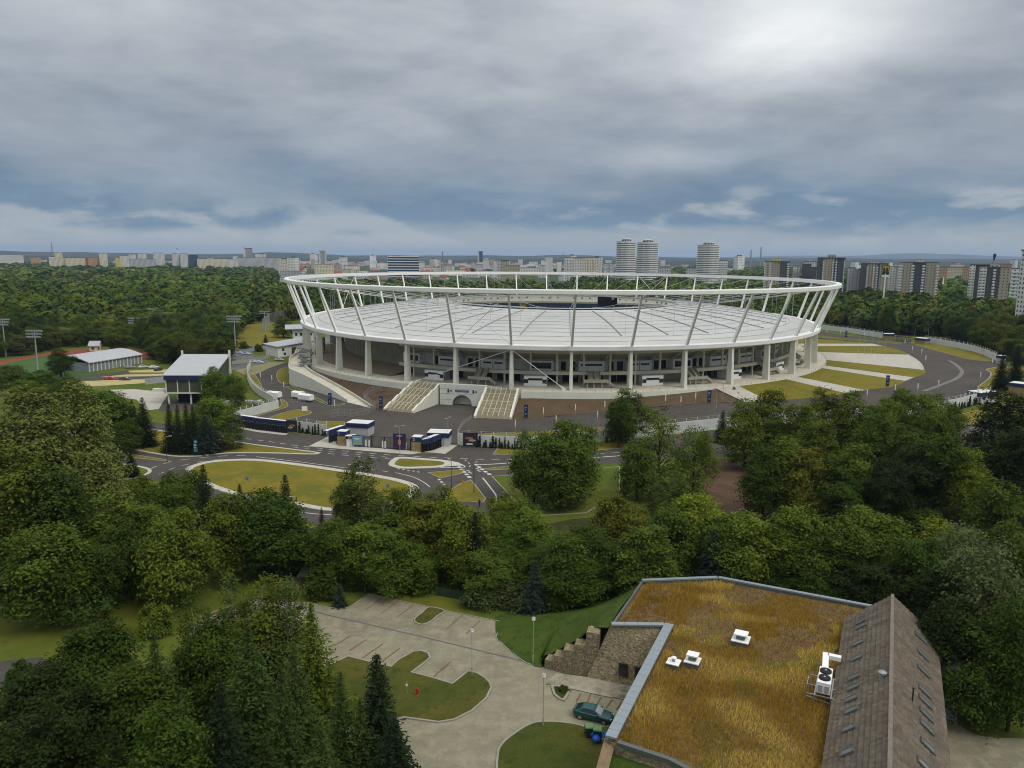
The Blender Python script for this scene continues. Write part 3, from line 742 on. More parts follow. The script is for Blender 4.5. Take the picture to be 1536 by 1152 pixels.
# grey floor and store rooms in the open bay on the left
b = MB(); b.loft([[EL(COLA - 4, COLB - 4, t, POD + .02) for t in tl], [EL(COLA - 30, COLB - 30, t, POD + 3.6) for t in tl]])
sp(b, 'bay_floor', mat('brown_paving', (.19, .15, .11), .9, .12, .3))
b = MB(); b.loft([[EL(COLA - 30, COLB - 30, t, POD) for t in tl], [EL(COLA - 24, COLB - 24, t, 17.5) for t in tl]]); sp(b, 'bay_wall', CONC)
b = MB(); b.add([EL(COLA - 17, COLB - 17, TT(A0), POD), EL(COLA - 30, COLB - 30, TT(A0), POD), EL(COLA - 26, COLB - 26, TT(A0), 17.5), EL(COLA - 9, COLB - 9, TT(A0), 18)], [(0, 1, 2, 3)])
for z in (7.5, 11): b.box(EL(COLA - 20, COLB - 20, TT(A0 - .03), z), (2.2, .4, 2.2), TT(A0) + PI / 2, 1)
sp(b, 'stand_end_wall', [CONC, WHITEB])

# broad flights either side of the tunnel
def flight(tl_, tr_, br_, bl_):
    tl_, tr_ = at(*tl_, POD), at(*tr_, POD); br_, bl_ = at(*br_, 0.05), at(*bl_, 0.05)
    b = MB(); rails = MB(); ns = 4; 
    prof = [(0, 0)]
    for f in range(ns):
        u0, z0 = prof[-1]
        for st in range(9): prof += [(u0 + (st + .5) * .2 / 9 * 1.0, z0 + (st + 1) * .25 / 9)] if False else []
        for st in range(9):
            u = u0 + .20 * st / 9; z = z0 + .25 * (st + 1) / 9; prof += [(u, z), (u + .20 / 9, z)]
        u1, z1 = prof[-1]
        if f < ns - 1: prof.append((u1 + .0666, z1))
    um = prof[-1][0]; prof = [(u / um, z) for u, z in prof]
    L = [bl_.lerp(tl_, u) for u, z in prof]; Rr = [br_.lerp(tr_, u) for u, z in prof]
    for P in (L, Rr):
        for p, (u, z) in zip(P, prof): p.z = .05 + z * (POD - .05)
    b.loft([Rr, L], m=0)
    st = sp(b, 'grand_stair', mat('stair_tread', (.33, .29, .19), .9, .15, .5))
    # cheek walls
    for P, s in ((L, -1), (Rr, 1)):
        w = MB(); d = (Rr[0] - L[0]).normalized(); pts = P[::19] + [P[-1]] if len(P) > 19 else P
        ids = sorted({0, len(P) - 1} | {i for i in range(len(P)) if i % 19 in (0, 18)}); Q = [P[i] for i in ids]
        o0 = [q + d * s * .02 + Vector((0, 0, .75)) for q in Q]; o1 = [q + d * s * .75 + Vector((0, 0, .75)) for q in Q]
        g0 = [Vector((q.x, q.y, 0)) + d * s * .02 for q in Q]; g1 = [Vector((q.x, q.y, 0)) + d * s * .75 for q in Q]
        w.loft([g0, o0, o1, g1] if s > 0 else [g1, o1, o0, g0], flip=True)
        for i in (0, -1): w.add([g0[i], o0[i], o1[i], g1[i]], [(0, 1, 2, 3)])
        sp(w, 'stair_cheek', CONCW)
    for j in range(1, 6):
        q = [l.lerp(r, j / 6) + Vector((0, 0, .95)) for l, r in zip(L, Rr)]; ids = [i for i in range(len(q)) if i % 19 in (0, 18)] + [len(q) - 1]
        for i0, i1 in zip(ids[:-1], ids[1:]): rails.beam(q[i0], q[i1], .13)
        for i in ids: rails.beam(q[i], q[i] - Vector((0, 0, .95)), .09)
    for i in [i for i in range(len(L)) if i % 19 == 18][:-1]:
        for zz in (.95,): rails.beam(L[i] + Vector((0, 0, zz)), Rr[i] + Vector((0, 0, zz)), .15)
    sp(rails, 'stair_rail', mat('pale_rail', (.62, .58, .44), .5, 0))
flight((620, 575), (657, 578), (617, 619.5), (578, 616)); flight((731, 583.5), (775, 585.5), (764, 629), (714, 627))
# tunnel wall with the arch
p0, p1 = at(661.5, 578.5, POD), at(731.5, 582, POD); dd = (p1 - p0); dd.z = 0; Lw_ = dd.length; dd.normalize(); nn = Vector((dd.y, -dd.x, 0))
b = MB(); base = p0 + nn * 1.2; base.z = 0
def TW(x, z, o=0): return base + dd * x + Vector((0, 0, z)) + nn * o
cxm = Lw_ * .478; ra = 3.35; ah = 3.55; n = 14
archp = [(cxm - ra, 0)] + [(cxm + ra * -math.cos(PI * i / n), .2 + (ah - .2) * math.sin(PI * i / n)) for i in range(n + 1)] + [(cxm + ra, 0)]
out = [(0, 0)] + [(0, POD + .9)] + [(Lw_, POD + .9)] + [(Lw_, 0)]
# wall face in strips round the arch
top = [(x, POD + .9) for x, z in archp]
b.loft([[TW(x, z) for x, z in archp], [TW(x, z) for x, z in top]], m=0)
b.add([TW(0, 0), TW(cxm - ra, 0), TW(cxm - ra, POD + .9), TW(0, POD + .9)], [(0, 1, 2, 3)]); b.add([TW(cxm + ra, 0), TW(Lw_, 0), TW(Lw_, POD + .9), TW(cxm + ra, POD + .9)], [(0, 1, 2, 3)])
b.add([TW(0, POD + .9), TW(Lw_, POD + .9), TW(Lw_, POD + .9, -1.6), TW(0, POD + .9, -1.6)], [(0, 1, 2, 3)])
b.loft([[TW(x, z) for x, z in archp], [TW(x, z, -14) for x, z in archp]], m=1)
b.add([TW(x, z, -14) for x, z in archp], [tuple(range(len(archp)))], 2)
for zz in (1.9, 3.9, 5.6): b.beam(TW(.05, zz, .02), TW(cxm - ra * (1.05 if zz < 3 else -1.2), zz, .02), .05, .05, m=3)
sp(b, 'tunnel_wall', [CONCW, DARKC, BLACK, DARKC])
b = MB(); b.loft([[TW(x, z, .05) for x, z in archp], [TW(cxm + (x - cxm) * 1.06, z * 1.05, .05) for x, z in archp]], flip=True); sp(b, 'arch_trim', GREYP)
def lettering(txt, size, loc, ang, m, parent, name='lettering', ext=.04, tilt=PI / 2, align='CENTER', bold=0.0, sx=1.0):
    cu = bpy.data.curves.new(name, 'FONT'); cu.body = txt; cu.size = size; cu.extrude = ext; cu.align_x = align; cu.offset = bold
    o = bpy.data.objects.new(name, cu); COL.objects.link(o)
    o.rotation_euler = (tilt, 0, ang); o.location = loc
    dg = bpy.context.evaluated_depsgraph_get(); me = bpy.data.meshes.new_from_object(o.evaluated_get(dg)); bpy.data.objects.remove(o)
    for v in me.vertices: pass
    o = bpy.data.objects.new(name, me); COL.objects.link(o); me.materials.clear(); me.materials.append(m)
    o.scale.x = sx; o.rotation_euler = (tilt, 0, ang); o.location = Vector(loc) - (parent.location if parent else Vector())
    if parent: o.parent = parent
    return o
angw = math.atan2(dd.y, dd.x)
BLUE = mat('blue_letters', (.02, .06, .25), .5, 0); INK = mat('dark_letters', (.04, .05, .05), .5, 0)
lettering('STADION ŚLĄSKI', 1.0, TW(cxm, 4.65, .08), angw, BLUE, ST, bold=.025, sx=.62)
for xo in (-4.9, 4.0):
    b = MB(); b.beam(TW(cxm + xo, 4.4, .1), TW(cxm + xo, 5.5, .1), .5, .1); b.beam(TW(cxm + xo + .6, 4.95, .1), TW(cxm + xo + 1.3, 4.95, .1), .1, .4); sp(b, 'wall_emblem', INK)
# fence posts of the podium edge
b = MB()
for i in range(150):
    t = TT(-9.5 + 20 * i / 150)
    if any(abs((t - TT(x))) < DT * w for x, w in ((-2.62, .28), (-1.75, .5), (-.75, .3))): continue
    p = EL(COLA + 4.8, COLB + 4.8, t, POD); b.box(p, (.07, .07, 1.1))
sp(b, 'edge_rail', RAIL)
# ------------------------------------------------------------------ ramp and banks round the podium
def resample(P, n):
    L = [0]
    for a, c in zip(P[:-1], P[1:]): L.append(L[-1] + (Vector(c) - Vector(a)).length)
    out = []
    for i in range(n + 1):
        s = L[-1] * i / n; j = max(k for k in range(len(L)) if L[k] <= s + 1e-9); j = min(j, len(P) - 2)
        out.append(Vector(P[j]).lerp(Vector(P[j + 1]), (s - L[j]) / max(1e-6, L[j + 1] - L[j])))
    return out
Oe = resample(smooth([at(455, 527, 6.3), at(437, 536, 6.2), at(433.5, 545, 6.0), at(434.5, 556, 5.5), at(451, 563.5, 4.7), at(475, 575.6, 3.2), at(500, 590, 1.5), at(519, 603, 0.15)], 5, False), 40)
Ie = resample(smooth([at(470, 530, 6.3), at(459, 538, 6.25), at(455, 546, 6.2), at(467, 557.7, 5.5), at(480, 565, 4.6), at(494, 572.5, 3.5), at(525, 590, 1.7), at(560, 613, 0.12)], 5, False), 40)
RP = thing('access_ramp', 'curved pale concrete ramp climbing beside the stadium from the forecourt', 'ramp', (Oe[20].x, Oe[20].y, 0)); RO = RP.location.copy()
b = MB(); b.loft([Oe, Ie]); b.build('deck', FLOORC, RP, RO)
b = MB(); o0 = [Vector((p.x, p.y, -.02)) for p in Oe]; o1 = [p + Vector((0, 0, 1.0)) for p in Oe]
inn = [p.lerp(q, .04) + Vector((0, 0, 1.0)) for p, q in zip(Oe, Ie)]; in0 = [p.lerp(q, .04) for p, q in zip(Oe, Ie)]
b.loft([o0, o1, inn, in0]); b.build('outer_wall', CONCW, RP, RO)
b = MB(); i0 = [Vector((p.x, p.y, -.02)) for p in Ie]; i1 = [p + Vector((0, 0, .9)) for p in Ie]; j1 = [q.lerp(p, .08) + Vector((0, 0, .9)) for p, q in zip(Oe, Ie)]; j0 = [q.lerp(p, .08) for p, q in zip(Oe, Ie)]
b.loft([j0, j1, i1, i0]); b.build('inner_parapet', CONC, RP, RO)
b = MB()
for f in (.33, .37, .43):
    i = int(40 * f); p = o0[i]; q = o0[i + 1]; d = (q - p).normalized(); nrm = Vector((d.y, -d.x, 0))
    if nrm.dot(Vector((0, -1, 0))) < 0: nrm = -nrm
    b.box(p + nrm * .08, (1.8, .2, 2.6), math.atan2(d.y, d.x))
b.build('doorway', BLACK, RP, RO)
# grey stair tower wrapped in nets, standing at the top of the ramp
t = thing('stair_tower', 'grey scaffold stair tower wrapped in mesh at the ramp top', 'scaffold', at(458, 553, 5)); b = MB(); TW0 = t.location.copy()
for x in (-2.4, 2.4):
    for y in (-1.6, 1.6): b.box((x, y, -2), (.18, .18, 12.5))
for z in range(6):
    for y in (-1.6, 1.6): b.beam((-2.4, y, z * 2 - 1.5), (2.4, y, z * 2 - 1.5), .14); b.beam((-2.4 if z % 2 else 2.4, y * .9, z * 2 - 1.5), (2.4 if z % 2 else -2.4, y * .9, z * 2 + .5), .2, .5)
    for x in (-2.4, 2.4): b.beam((x, -1.6, z * 2 - 1.5), (x, 1.6, z * 2 - 1.5), .14)
b.build('frame', RAIL, t)
b = MB()
for z in range(6): b.box((0, 0, z * 2 - 1.55), (4.6, 3.0, .08))
for z in range(5): b.box((rnd.uniform(-.8, .8), -1.62, z * 2 - 1.2), (2.6, .04, 1.3)); b.box((2.42, 0, z * 2 - 1.2), (.04, 2.4, 1.2))
b.build('platform', mat('scaffold_net', (.17, .19, .19), .8, .3, .8), t)
# brown soil banks: left between ramp and podium, right in front of the podium
def surf(name, rows, m, sub=4, amp=.12, seed=1, label=None, cat=None):
    r = random.Random(seed); b = MB(); R = []
    for a, c in zip(rows[:-1], rows[1:]):
        for j in range(sub):
            R.append([Vector(p).lerp(Vector(q), j / sub) + Vector((0, 0, r.uniform(-amp, amp))) for p, q in zip(a, c)])
    R.append([Vector(p) for p in rows[-1]]); b.loft(R)
    return tag(b.build(name, m), kind='structure')
n = 36
top = resample([EL(COLA + 5.05, COLB + 5.05, TT(-5.2 + 2.2 * i / 12), 4.3 - 0.1 * i / 12) for i in range(13)] + [at(612, 584, 3.9)], n)
bot = resample([at(459, 549, 4.4)] + [Ie[i] - Vector((0, 0, .2 if i < 30 else .1)) for i in range(16, 40, 3)] + [at(566, 614, .04), at(577, 617.5, .04)], n)
surf('soil_bank', [bot, top], SOIL, 6, .12, 3)
top = resample([at(774, 597, 3.9)] + [EL(COLA + 5.03, COLB + 5.03, TT(k / 8), 4.1 + 2.15 * max(0, (k / 8 - .6) / 2.2)) for k in range(-5, 24)], n)
bot = resample(pix([(766, 629.5), (790, 628), (850, 622), (905, 617), (990, 610), (1050, 605.5), (1118, 603)], .05), n)
SOILG = mix3('bank_soil_grassy', [(0.115, 0.074, 0.043), (0.09, 0.062, 0.036), (0.08, 0.07, 0.028)], [0.3, 0.12], bump=0.8, bscale=1.5)
surf('soil_bank', [bot, top], SOILG, 8, .14, 4)
# sloping lawns and paths on the right
def snap(px, py):
    p = at(px, py, POD); best = min((abs(EL(COLA + 5.0, COLB + 5.0, x * .004, 0).x - p.x) + abs(EL(COLA + 5.0, COLB + 5.0, x * .004, 0).y - p.y), x) for x in range(0, 700))[1]
    return EL(COLA + 5.0, COLB + 5.0, best * .004, POD - .01)
rul = [((1078, 585), (1118, 603.5)), ((1110, 580), (1152, 601)), ((1178, 569), (1270, 590)), ((1192, 565), (1298, 585)), ((1222, 552), (1358, 571.5)), ((1228, 548), (1371, 566)),
       ((1238, 540), (1387, 555)), ((1238, 528), (1364, 532)), ((1230, 519), (1325, 519)), ((1225, 515.5), (1309, 515.5)), ((1214, 508), (1246, 509.5))]
midk = {2: [(1330, 577.5)], 5: [], 6: []}
PT = [(snap(*a), at(b_[0], b_[1], .06)) for a, b_ in rul]
for i in range(len(PT) - 1):
    (a0, b0), (a1, b1) = PT[i], PT[i + 1]; path = i in (0, 2, 4, 6, 8); nn_ = 8
    def tpos(p): return math.atan2((p.x - SC[0]) / COLA, -(p.y - SC[1]) / COLB)
    t0_, t1_ = tpos(a0), tpos(a1); rows = []
    e0 = [EL(COLA + 5.0, COLB + 5.0, t0_ + (t1_ - t0_) * j / nn_, POD - .01) for j in range(nn_ + 1)]
    e1 = [b0.lerp(b1, j / nn_) for j in range(nn_ + 1)]
    bul = {1: 2.0, 3: 3.0, 5: 2.0, 6: 1.5, 7: 2}.get(i, 0)
    for j in range(nn_ + 1):
        d = (b1 - b0); d = Vector((d.y, -d.x, 0)).normalized()
        if d.dot(b0 - a0) < 0: d = -d
        e1[j] += d * bul * math.sin(PI * j / nn_)
    lift = Vector((0, 0, .0 if path else .05))
    rows = [[p.lerp(q, s / 6) + lift for p, q in zip(e0, e1)] for s in range(7)]
    b = MB(); b.loft(rows); skirt = [Vector((q.x, q.y, q.z - .3)) for q in e1]; b.loft([rows[-1], skirt])
    tag(b.build('slope_path' if path else 'slope_lawn', PALE if path else DRY), kind='structure')
b = MB(); EE = []
for i in range(len(PT) - 1): EE.append(PT[i][1])
L_, R_ = ribbon([p + Vector((0, 0, .08)) for p in resample([p for _, p in PT], 60)], .35); b.loft([L_, R_]); b.loft([[p - Vector((0, 0, .3)) for p in R_], R_]); b.loft([L_, [p - Vector((0, 0, .3)) for p in L_]]); tag(b.build('kerb', KERB), kind='structure')

# ------------------------------------------------------------------ kiosks on the podium
def kiosk_mesh(t):
    b = MB(); b.box((0, 0, 0), (8.0, 4.6, 3.5)); wall = b.build('body', GREYP, t)
    b = MB(); b.box((0, -2.36, .05), (8.0, .12, 3.45)); f = b.build('front_panel', WHITEB, t)
    b = MB(); b.box((0, -2.44, 2.0), (4.9, .12, .75)); 
    for s in (-1, 1): b.box((s * 3.2, -2.44, 1.0), (1.5, .12, 1.35))
    b.build('serving_hatch', DARKG, t)
    b = MB(); b.box((0, 0, 3.5), (8.3, 4.9, .18)); b.build('roof', GREYP, t)
kp = None
for k, lab in ((-2.62, 'white fronted kiosk beside the left grand stair on the podium'), (-.62, 'white fronted kiosk right of the right grand stair on the podium'), (1.55, 'white fronted kiosk on the podium above the brown soil bank'),
               (3.45, 'white fronted kiosk on the podium near the sloping lawns'), (5.2, 'kiosk half hidden behind columns at the right end of the podium')):
    t = TT(k); p = EL(COLA - 8.6, COLB - 8.6, t, POD); rad = Vector((math.sin(t) * COLB, -math.cos(t) * COLA, 0)); rz = math.atan2(rad.y, rad.x) + PI / 2
    if kp is None: kp = thing('kiosk', lab, 'kiosk', p, rz, 'kiosks under the stadium roof'); kiosk_mesh(kp)
    else: dup(kp, p, rz, lab)

# ------------------------------------------------------------------ lamps, posts, totems
def lamp(h, arms=1, col=RAIL, armlen=1.0, rad=.08):
    t = thing('street_lamp', '', 'street lamp'); b = MB(); b.tube([(0, 0, 0), (0, 0, .5), (0, 0, .55), (0, 0, h)], [rad * 1.5, rad * 1.5, rad, rad * .7], 8); b.build('pole', col, t)
    for a in range(arms):
        s = 1 if a == 0 else -1; b = MB(); b.tube([(0, 0, h - .1), (s * armlen * .8, 0, h + .05)], .04, 6); b.box((s * armlen, 0, h), (.75, .3, .12)); b.build('lantern', GUTTER, t)
    return t
DARKPOLE = mat('dark_pole', (.03, .03, .035), .5, 0); WHITEPOLE = mat('white_pole', (.7, .7, .68), .5, 0)
lamps = [(lamp(7.5, 2), [(600, 682, 'double armed grey lamp before the left stair cheek'), (672, 668, 'double armed grey lamp before the tunnel wall')]),
         (lamp(6.5, 1, DARKPOLE), [(251, 694, 'dark lamp at the road mouth beside the roundabout lawn'), (711, 739, 'dark lamp on the junction lawn'), (677, 733.5, 'short dark lamp beside the kerbed traffic island'), (447, 796, 'dark lamp standing among trees below the roundabout lawn')]),
         (lamp(6.0, 1), [(766, 737, 'grey lamp beside the big round chestnut'), (1084, 602, 'grey lamp at the lower end of the cream path'), (1074, 612, 'grey lamp on the loop road by the brown bank')]),
         (lamp(8.0, 1), [(1424, 508, 'tall grey lamp in front of the woods beyond the far gate'), (1372, 504, 'tall grey lamp standing left of the far gate pavilion'), (1339, 500, 'tall grey lamp beside the white far fence'), (1392, 506, 'tall grey lamp right of the far gate pavilion'), (1488, 525, 'tall grey lamp behind the right end of the far fence'), (1509, 574, 'tall grey lamp beside the dark pair of spruces'), (1502, 574, 'thinner grey lamp beside the dark pair of spruces')])]
for proto, spots in lamps:
    for i, (x, y, lab) in enumerate(spots):
        if i == 0: proto.location = at(x, y); proto['label'] = lab; proto['group'] = 'street lamps round the stadium'; proto.rotation_euler.z = .5
        else: dup(proto, at(x, y), i * 1.1, lab, group='street lamps round the stadium')
# white marker posts along the loop road
def post():
    t = thing('marker_post', '', 'marker post', group='white marker posts along the loop road'); b = MB(); b.tube([(0, 0, 0), (0, 0, 1.7)], .05, 6); b.build('pole', RAIL, t)
    b = MB(); b.box((0, 0, 1.7), (.28, .16, 1.9)); b.build('lamp_tube', WHITEPOLE, t); return t
pp = None
PST = [(408, 576, 'on the left road bend'), (426, 587, 'on the left road near the trailers'), (391, 572, 'near the curved white fence'), (502, 616, 'left of the ramp foot'), (773, 648, 'behind the fence by the round chestnut'), (834, 641, 'on the brown bank road, second from the stair'),
       (896, 634, 'on the brown bank road left of the maple'), (1021, 611, 'below the white board on the bank'), (815, 628, 'at the foot of the brown bank, near the totem'), (863, 623, 'at the foot of the brown bank, middle'), (907, 618, 'at the foot of the brown bank left of the maple'),
       (998, 609, 'at the bank foot by the board'), (1043, 605, 'at the bank foot beside the totem'), (1300, 600, 'on the loop road above the tree tops'), (1376, 590, 'on the inner side of the wide loop'), (1407, 585, 'on the wide loop where the tyre track ends'), (1342, 592, 'on the loop road left of the tyre track'), (1388, 545, 'at the point of the wide paved path'),
       (1470, 572, 'on the kerb beside the spruces'), (1368, 530, 'on the loop road beside the dark totem'), (1382, 534, 'on the loop road, far curve'), (1343, 512, 'on the far road before the gate pavilion'), (1357, 519, 'on the far road before the white fence'), (1488, 549, 'at the mouth of the right gate'), (1240, 502, 'on the far road beside the stadium edge'), (1260, 504, 'on the far road near the long white fence'), (1296, 507, 'on the far road below the white fence')]
for x, y, lab in PST:
    lab = 'slim white marker post ' + lab
    if pp is None: pp = post(); pp.location = at(x, y); pp['label'] = lab
    else: dup(pp, at(x, y), 0, lab)
# bollard lights on the sloping lawns and the verges
def box_sign(name, lab, px, py, w, h, leg, m, cat, zb=0.0, ry=0.0, rz=0.0):
    p = at(px, py, zb); t = thing(name, lab, cat, p, rz); b = MB(); b.box((0, 0, leg), (w, .1, h)); b.build('board', m, t); b = MB()
    for s in (-1, 1): b.box((s * w * .4, .08, 0), (.07, .07, leg + h * .8))
    b.build('leg', RAIL, t); return t
box_sign('notice_board', 'white board on two legs in the brown soil bank', 1021, 600, 2.2, 1.4, .9, WHITEB, 'board', 1.3)
box_sign('notice_board', 'small white board on the sloping lawn near the dark totem', 1294, 574, 1.2, 1.1, 1.0, WHITEB, 'board', 1.4)
box_sign('cabinet_board', 'white cabinet on the lawn behind the left gate', 457, 617, 1.8, 1.5, .15, WHITEB, 'cabinet', .1)
# navy totems
def totem():
    t = thing('totem_sign', '', 'totem', group='navy totem signs'); b = MB(); b.box((0, 0, 0), (1.15, .4, 4.0)); b.build('slab', NAVY, t)
    b = MB(); b.lathe((0, 0, 0), [(.3, 0), (.3, .03)], 14)
    em = b.build('emblem', mat('totem_emblem', (.12, .2, .42), .5, 0), t); em.rotation_euler = (PI / 2, 0, 0); em.location = (0, -.2, 1.1)
    b = MB(); b.box((-.1, -.215, 2.9), (.6, .03, .5)); b.box((-.2, -.215, 2.2), (.3, .03, .35)); b.build('panel', mat('totem_panel', (.2, .27, .45), .5, 0), t); return t
tp = None
for x, y, z, lab in ((495, 607, .1, 'navy totem on the lawn below the curved ramp'), (571.5, 612.5, .6, 'navy totem at the foot of the left grand stair'), (789, 626, .5, 'navy totem at the foot of the brown bank right of the stair'), (1063.5, 603.5, .5, 'navy totem on the brown bank beside the cream path'), (1331, 579, .5, 'dark totem on the lawn edge beside the loop road'), (1269, 506, 0, 'dark totem on the far lawn beside the road')):
    if tp is None: tp = totem(); tp.location = at(x, y, z); tp['label'] = lab
    else: dup(tp, at(x, y, z), rnd.uniform(-.2, .2), lab)
t = thing('totem_sign', 'black totem with pale blue map panels before the round spruce', 'totem', at(294.5, 682.5, .1)); b = MB(); b.box((0, 0, 0), (1.2, .4, 4.3)); b.build('slab', mat('totem_black', (.015, .02, .03), .5, 0), t)
b = MB(); b.box((0, -.22, .9), (.9, .04, 1.3)); b.box((-.1, -.22, 2.4), (.65, .04, .5)); b.box((.1, -.22, 3.2), (.6, .04, .6)); b.build('panel', mat('totem_cyan', (.2, .42, .5), .5, .3, 2), t)
# five flagpoles on the wide path
fp = None
for i, (x, y) in enumerate(((1287, 538), (1296, 539), (1306, 539.5), (1316, 540), (1327, 540.5))):
    p = at(x, y, 3.2 - i * .25)
    if fp is None:
        fp = thing('flagpole', 'bare slim grey flagpole in the row on the wide pale path', 'flagpole', p, 0, 'flagpoles on the wide path'); b = MB(); b.tube([(0, 0, -1), (0, 0, 10.5)], [.09, .045], 8); b.build('pole', RAIL, fp); b = MB(); b.box((0, 0, -.6), (.5, .5, .8)); b.build('base', PALE, fp)
    else: dup(fp, p)

# ------------------------------------------------------------------ fences and walls
def wallrun(name, lab, cat, pts, h, m, thick=.25, step=3.0, posts=True, rail=True, capm=None, group=None, postm=None):
    P = resample(pts, max(1, int(sum((Vector(c) - Vector(a)).length for a, c in zip(pts[:-1], pts[1:])) / step)))
    o = P[len(P) // 2].copy(); o.z = 0; t = thing(name, lab, cat, o, 0, group); b = MB()
    for a, c in zip(P[:-1], P[1:]):
        d = (c - a).normalized(); b.beam(a + d * .04 + Vector((0, 0, h / 2)), c - d * .04 + Vector((0, 0, h / 2)), thick, h)
    b.build('panel_run', m, t, o); b = MB()
    for p in P:
        b.box((p.x, p.y, p.z), (.16, thick + .1, h + (1.0 if rail else .15)))
    b.build('post_row', postm or m, t, o)
    if rail:
        b = MB()
        for a, c in zip(P[:-1], P[1:]):
            for zz in (h + .5, h + .95): b.beam(a + Vector((0, 0, zz)), c + Vector((0, 0, zz)), .05)
        b.build('rail', RAIL, t, o)
    return t
FENW = mat('fence_white', (.56, .58, .54), .8, .1, .4, .1, 2)
wallrun('fence_wall', 'white concrete fence wall right of the main gate', 'fence wall', pix([(687, 667), (700, 669), (745, 672), (790, 674), (850, 668), (916, 662)]), 3.3, FENW, step=3.4)
wallrun('fence_wall', 'white concrete fence wall hidden behind the big trees beside the loop road', 'fence wall', pix([(916, 662), (1000, 652), (1078, 644), (1200, 634), (1330, 626)]), 3.3, FENW, step=3.4)
wallrun('fence_wall', 'white fence wall below the loop road, creepers along its foot', 'fence wall', pix([(1330, 626), (1430, 615), (1484, 599.5)]), 3.4, FENW, step=3.4)
wallrun('fence_wall', 'white fence wall between the left and the main gate', 'fence wall', pix([(446, 648), (470, 651), (490, 654)]), 3.2, FENW, step=3.0)
wallrun('fence_wall', 'long white panel fence climbing to the curved corner near the pavilion hall', 'fence wall', pix([(352, 631), (385, 622.5), (418, 612.5)]), 2.8, FENW, step=2.4)
wallrun('fence_wall', 'curved pale green fence wall beside the left road bend', 'fence wall', smooth(pix([(418, 612.5), (408, 604), (392, 595), (380, 585), (373, 573), (371, 562), (376, 553)]), 3, False), 2.6, CONCW, step=2.6)
wallrun('fence_wall', 'long white fence wall along the far side of the loop road', 'fence wall', pix([(1222, 493), (1271, 499), (1323, 507)]), 3.2, FENW, step=4)
wallrun('fence_wall', 'white fence wall sweeping right from the far gate pavilion', 'fence wall', smooth(pix([(1388, 514), (1430, 521), (1465, 529), (1494, 541)]), 3, False), 3.2, FENW, step=4)
wallrun('park_fence', 'low pale fence beside the parking rows left of the stadium', 'fence', pix([(348, 547), (385, 543), (405, 537)]), 1.8, mat('light_fence', (.36, .38, .34), .7, .1, .5), .1, 2.5)
wallrun('park_fence', 'pale slatted fence in front of the sand coloured parking rows', 'fence', pix([(218, 577), (252, 573)]), 2.4, mat('slat_fence', (.34, .36, .36), .7, .3, 3), .1, 1.6, rail=False)
# young climbers at the foot of the walls
LEAFD = mat('climber_leaf', (.022, .034, .012), .9, .4, 2)
def climber():
    t = thing('climbing_plant', '', 'climber', group='young climbers along the white fence walls'); b = MB(); r = random.Random(5)
    b.tube([(0, 0, 0), (0, 0, 2.2)], .03, 4); b.build('stem', mat('climber_stem', (.05, .04, .02), .9, 0), t); b = MB()
    for i in range(160):
        z = r.uniform(.05, 2.5); w = .42 * (1 - z / 2.7) + .06; x, y = r.gauss(0, w * .5), r.gauss(0, w * .4); s = r.uniform(.1, .2); d = Vector((r.uniform(-1, 1), r.uniform(-1, 1), r.uniform(-.3, 1))).normalized(); u = d.orthogonal() * s; v_ = d.cross(u)
        c = Vector((x, y, z)); b.add([c - u, c - v_ * .6, c + u, c + v_ * .6], [(0, 1, 2, 3)])
    b.build('leaves', LEAFD, t); return t
cp = None; rr = random.Random(9)
for (x0, y0, x1, y1, n, lab) in ((716, 670.5, 786, 675.5, 16, 'young dark climber against the white wall right of the main gate'), (449, 649.5, 488, 655, 9, 'young dark climber against the wall between the two gates'), (1433, 616, 1478, 602.5, 11, 'young dark climber at the foot of the wall below the loop road'), (908, 664.5, 930, 661.5, 4, 'young dark climber on the white wall behind the maple')):
    for i in range(n):
        f = (i + rr.uniform(-.3, .3)) / (n - 1); p = at(x0 + (x1 - x0) * f, y0 + (y1 - y0) * f); s = rr.uniform(.5, 1.35)
        if cp is None: cp = climber(); cp.location = p; cp['label'] = lab; cp.scale = (1, 1, s)
        else: dup(cp, p, rr.uniform(0, 6), lab, (rr.uniform(.8, 1.4),) * 2 + (s,))
# crowd barriers and mesh fences on the forecourt
def meshfence(lab, pts, h=2.4, step=2.6):
    P = resample(pts, max(1, int(sum((Vector(c) - Vector(a)).length for a, c in zip(pts[:-1], pts[1:])) / step))); o = P[0].copy(); t = thing('mesh_fence', lab, 'mesh fence', o); b = MB()
    for p in P: b.box((p.x, p.y, p.z), (.08, .08, h))
    b.build('post_row', RAIL, t, o); b = MB()
    for a, c in zip(P[:-1], P[1:]):
        for zz in (.15, h * .5, h - .1): b.beam(a + Vector((0, 0, zz)), c + Vector((0, 0, zz)), .04)
        for j in range(1, 9): q = a.lerp(c, j / 9); b.beam(q + Vector((0, 0, .15)), q + Vector((0, 0, h - .1)), .025)
    b.build('grid_wire', RAIL, t, o)
meshfence('grey mesh fence across the road at the ramp foot', pix([(497, 626), (512, 623), (527, 626), (545, 622), (560, 617)]))
meshfence('grey mesh fence on the soil bank beside the left stair', [at(545, 600, .8), at(551, 606, .6), at(563, 616, .1)], 2.6)
meshfence('grey mesh fence crossing the soil bank up to the podium', [at(545, 600, .8), at(556, 591, 2.3), at(572, 586, 3.4)], 2.6)
meshfence('grey crowd barrier beside the white trailers', pix([(434, 605), (450, 605), (466, 602)]), 1.6)
meshfence('thin crowd barrier running from the right stair to the gate', pix([(708, 628), (694, 638), (688, 648)]), 1.3)
meshfence('tall green ball fence on the meadow left of the stadium', pix([(394, 499), (405, 488), (420, 484), (437, 480)]), 9, 4)

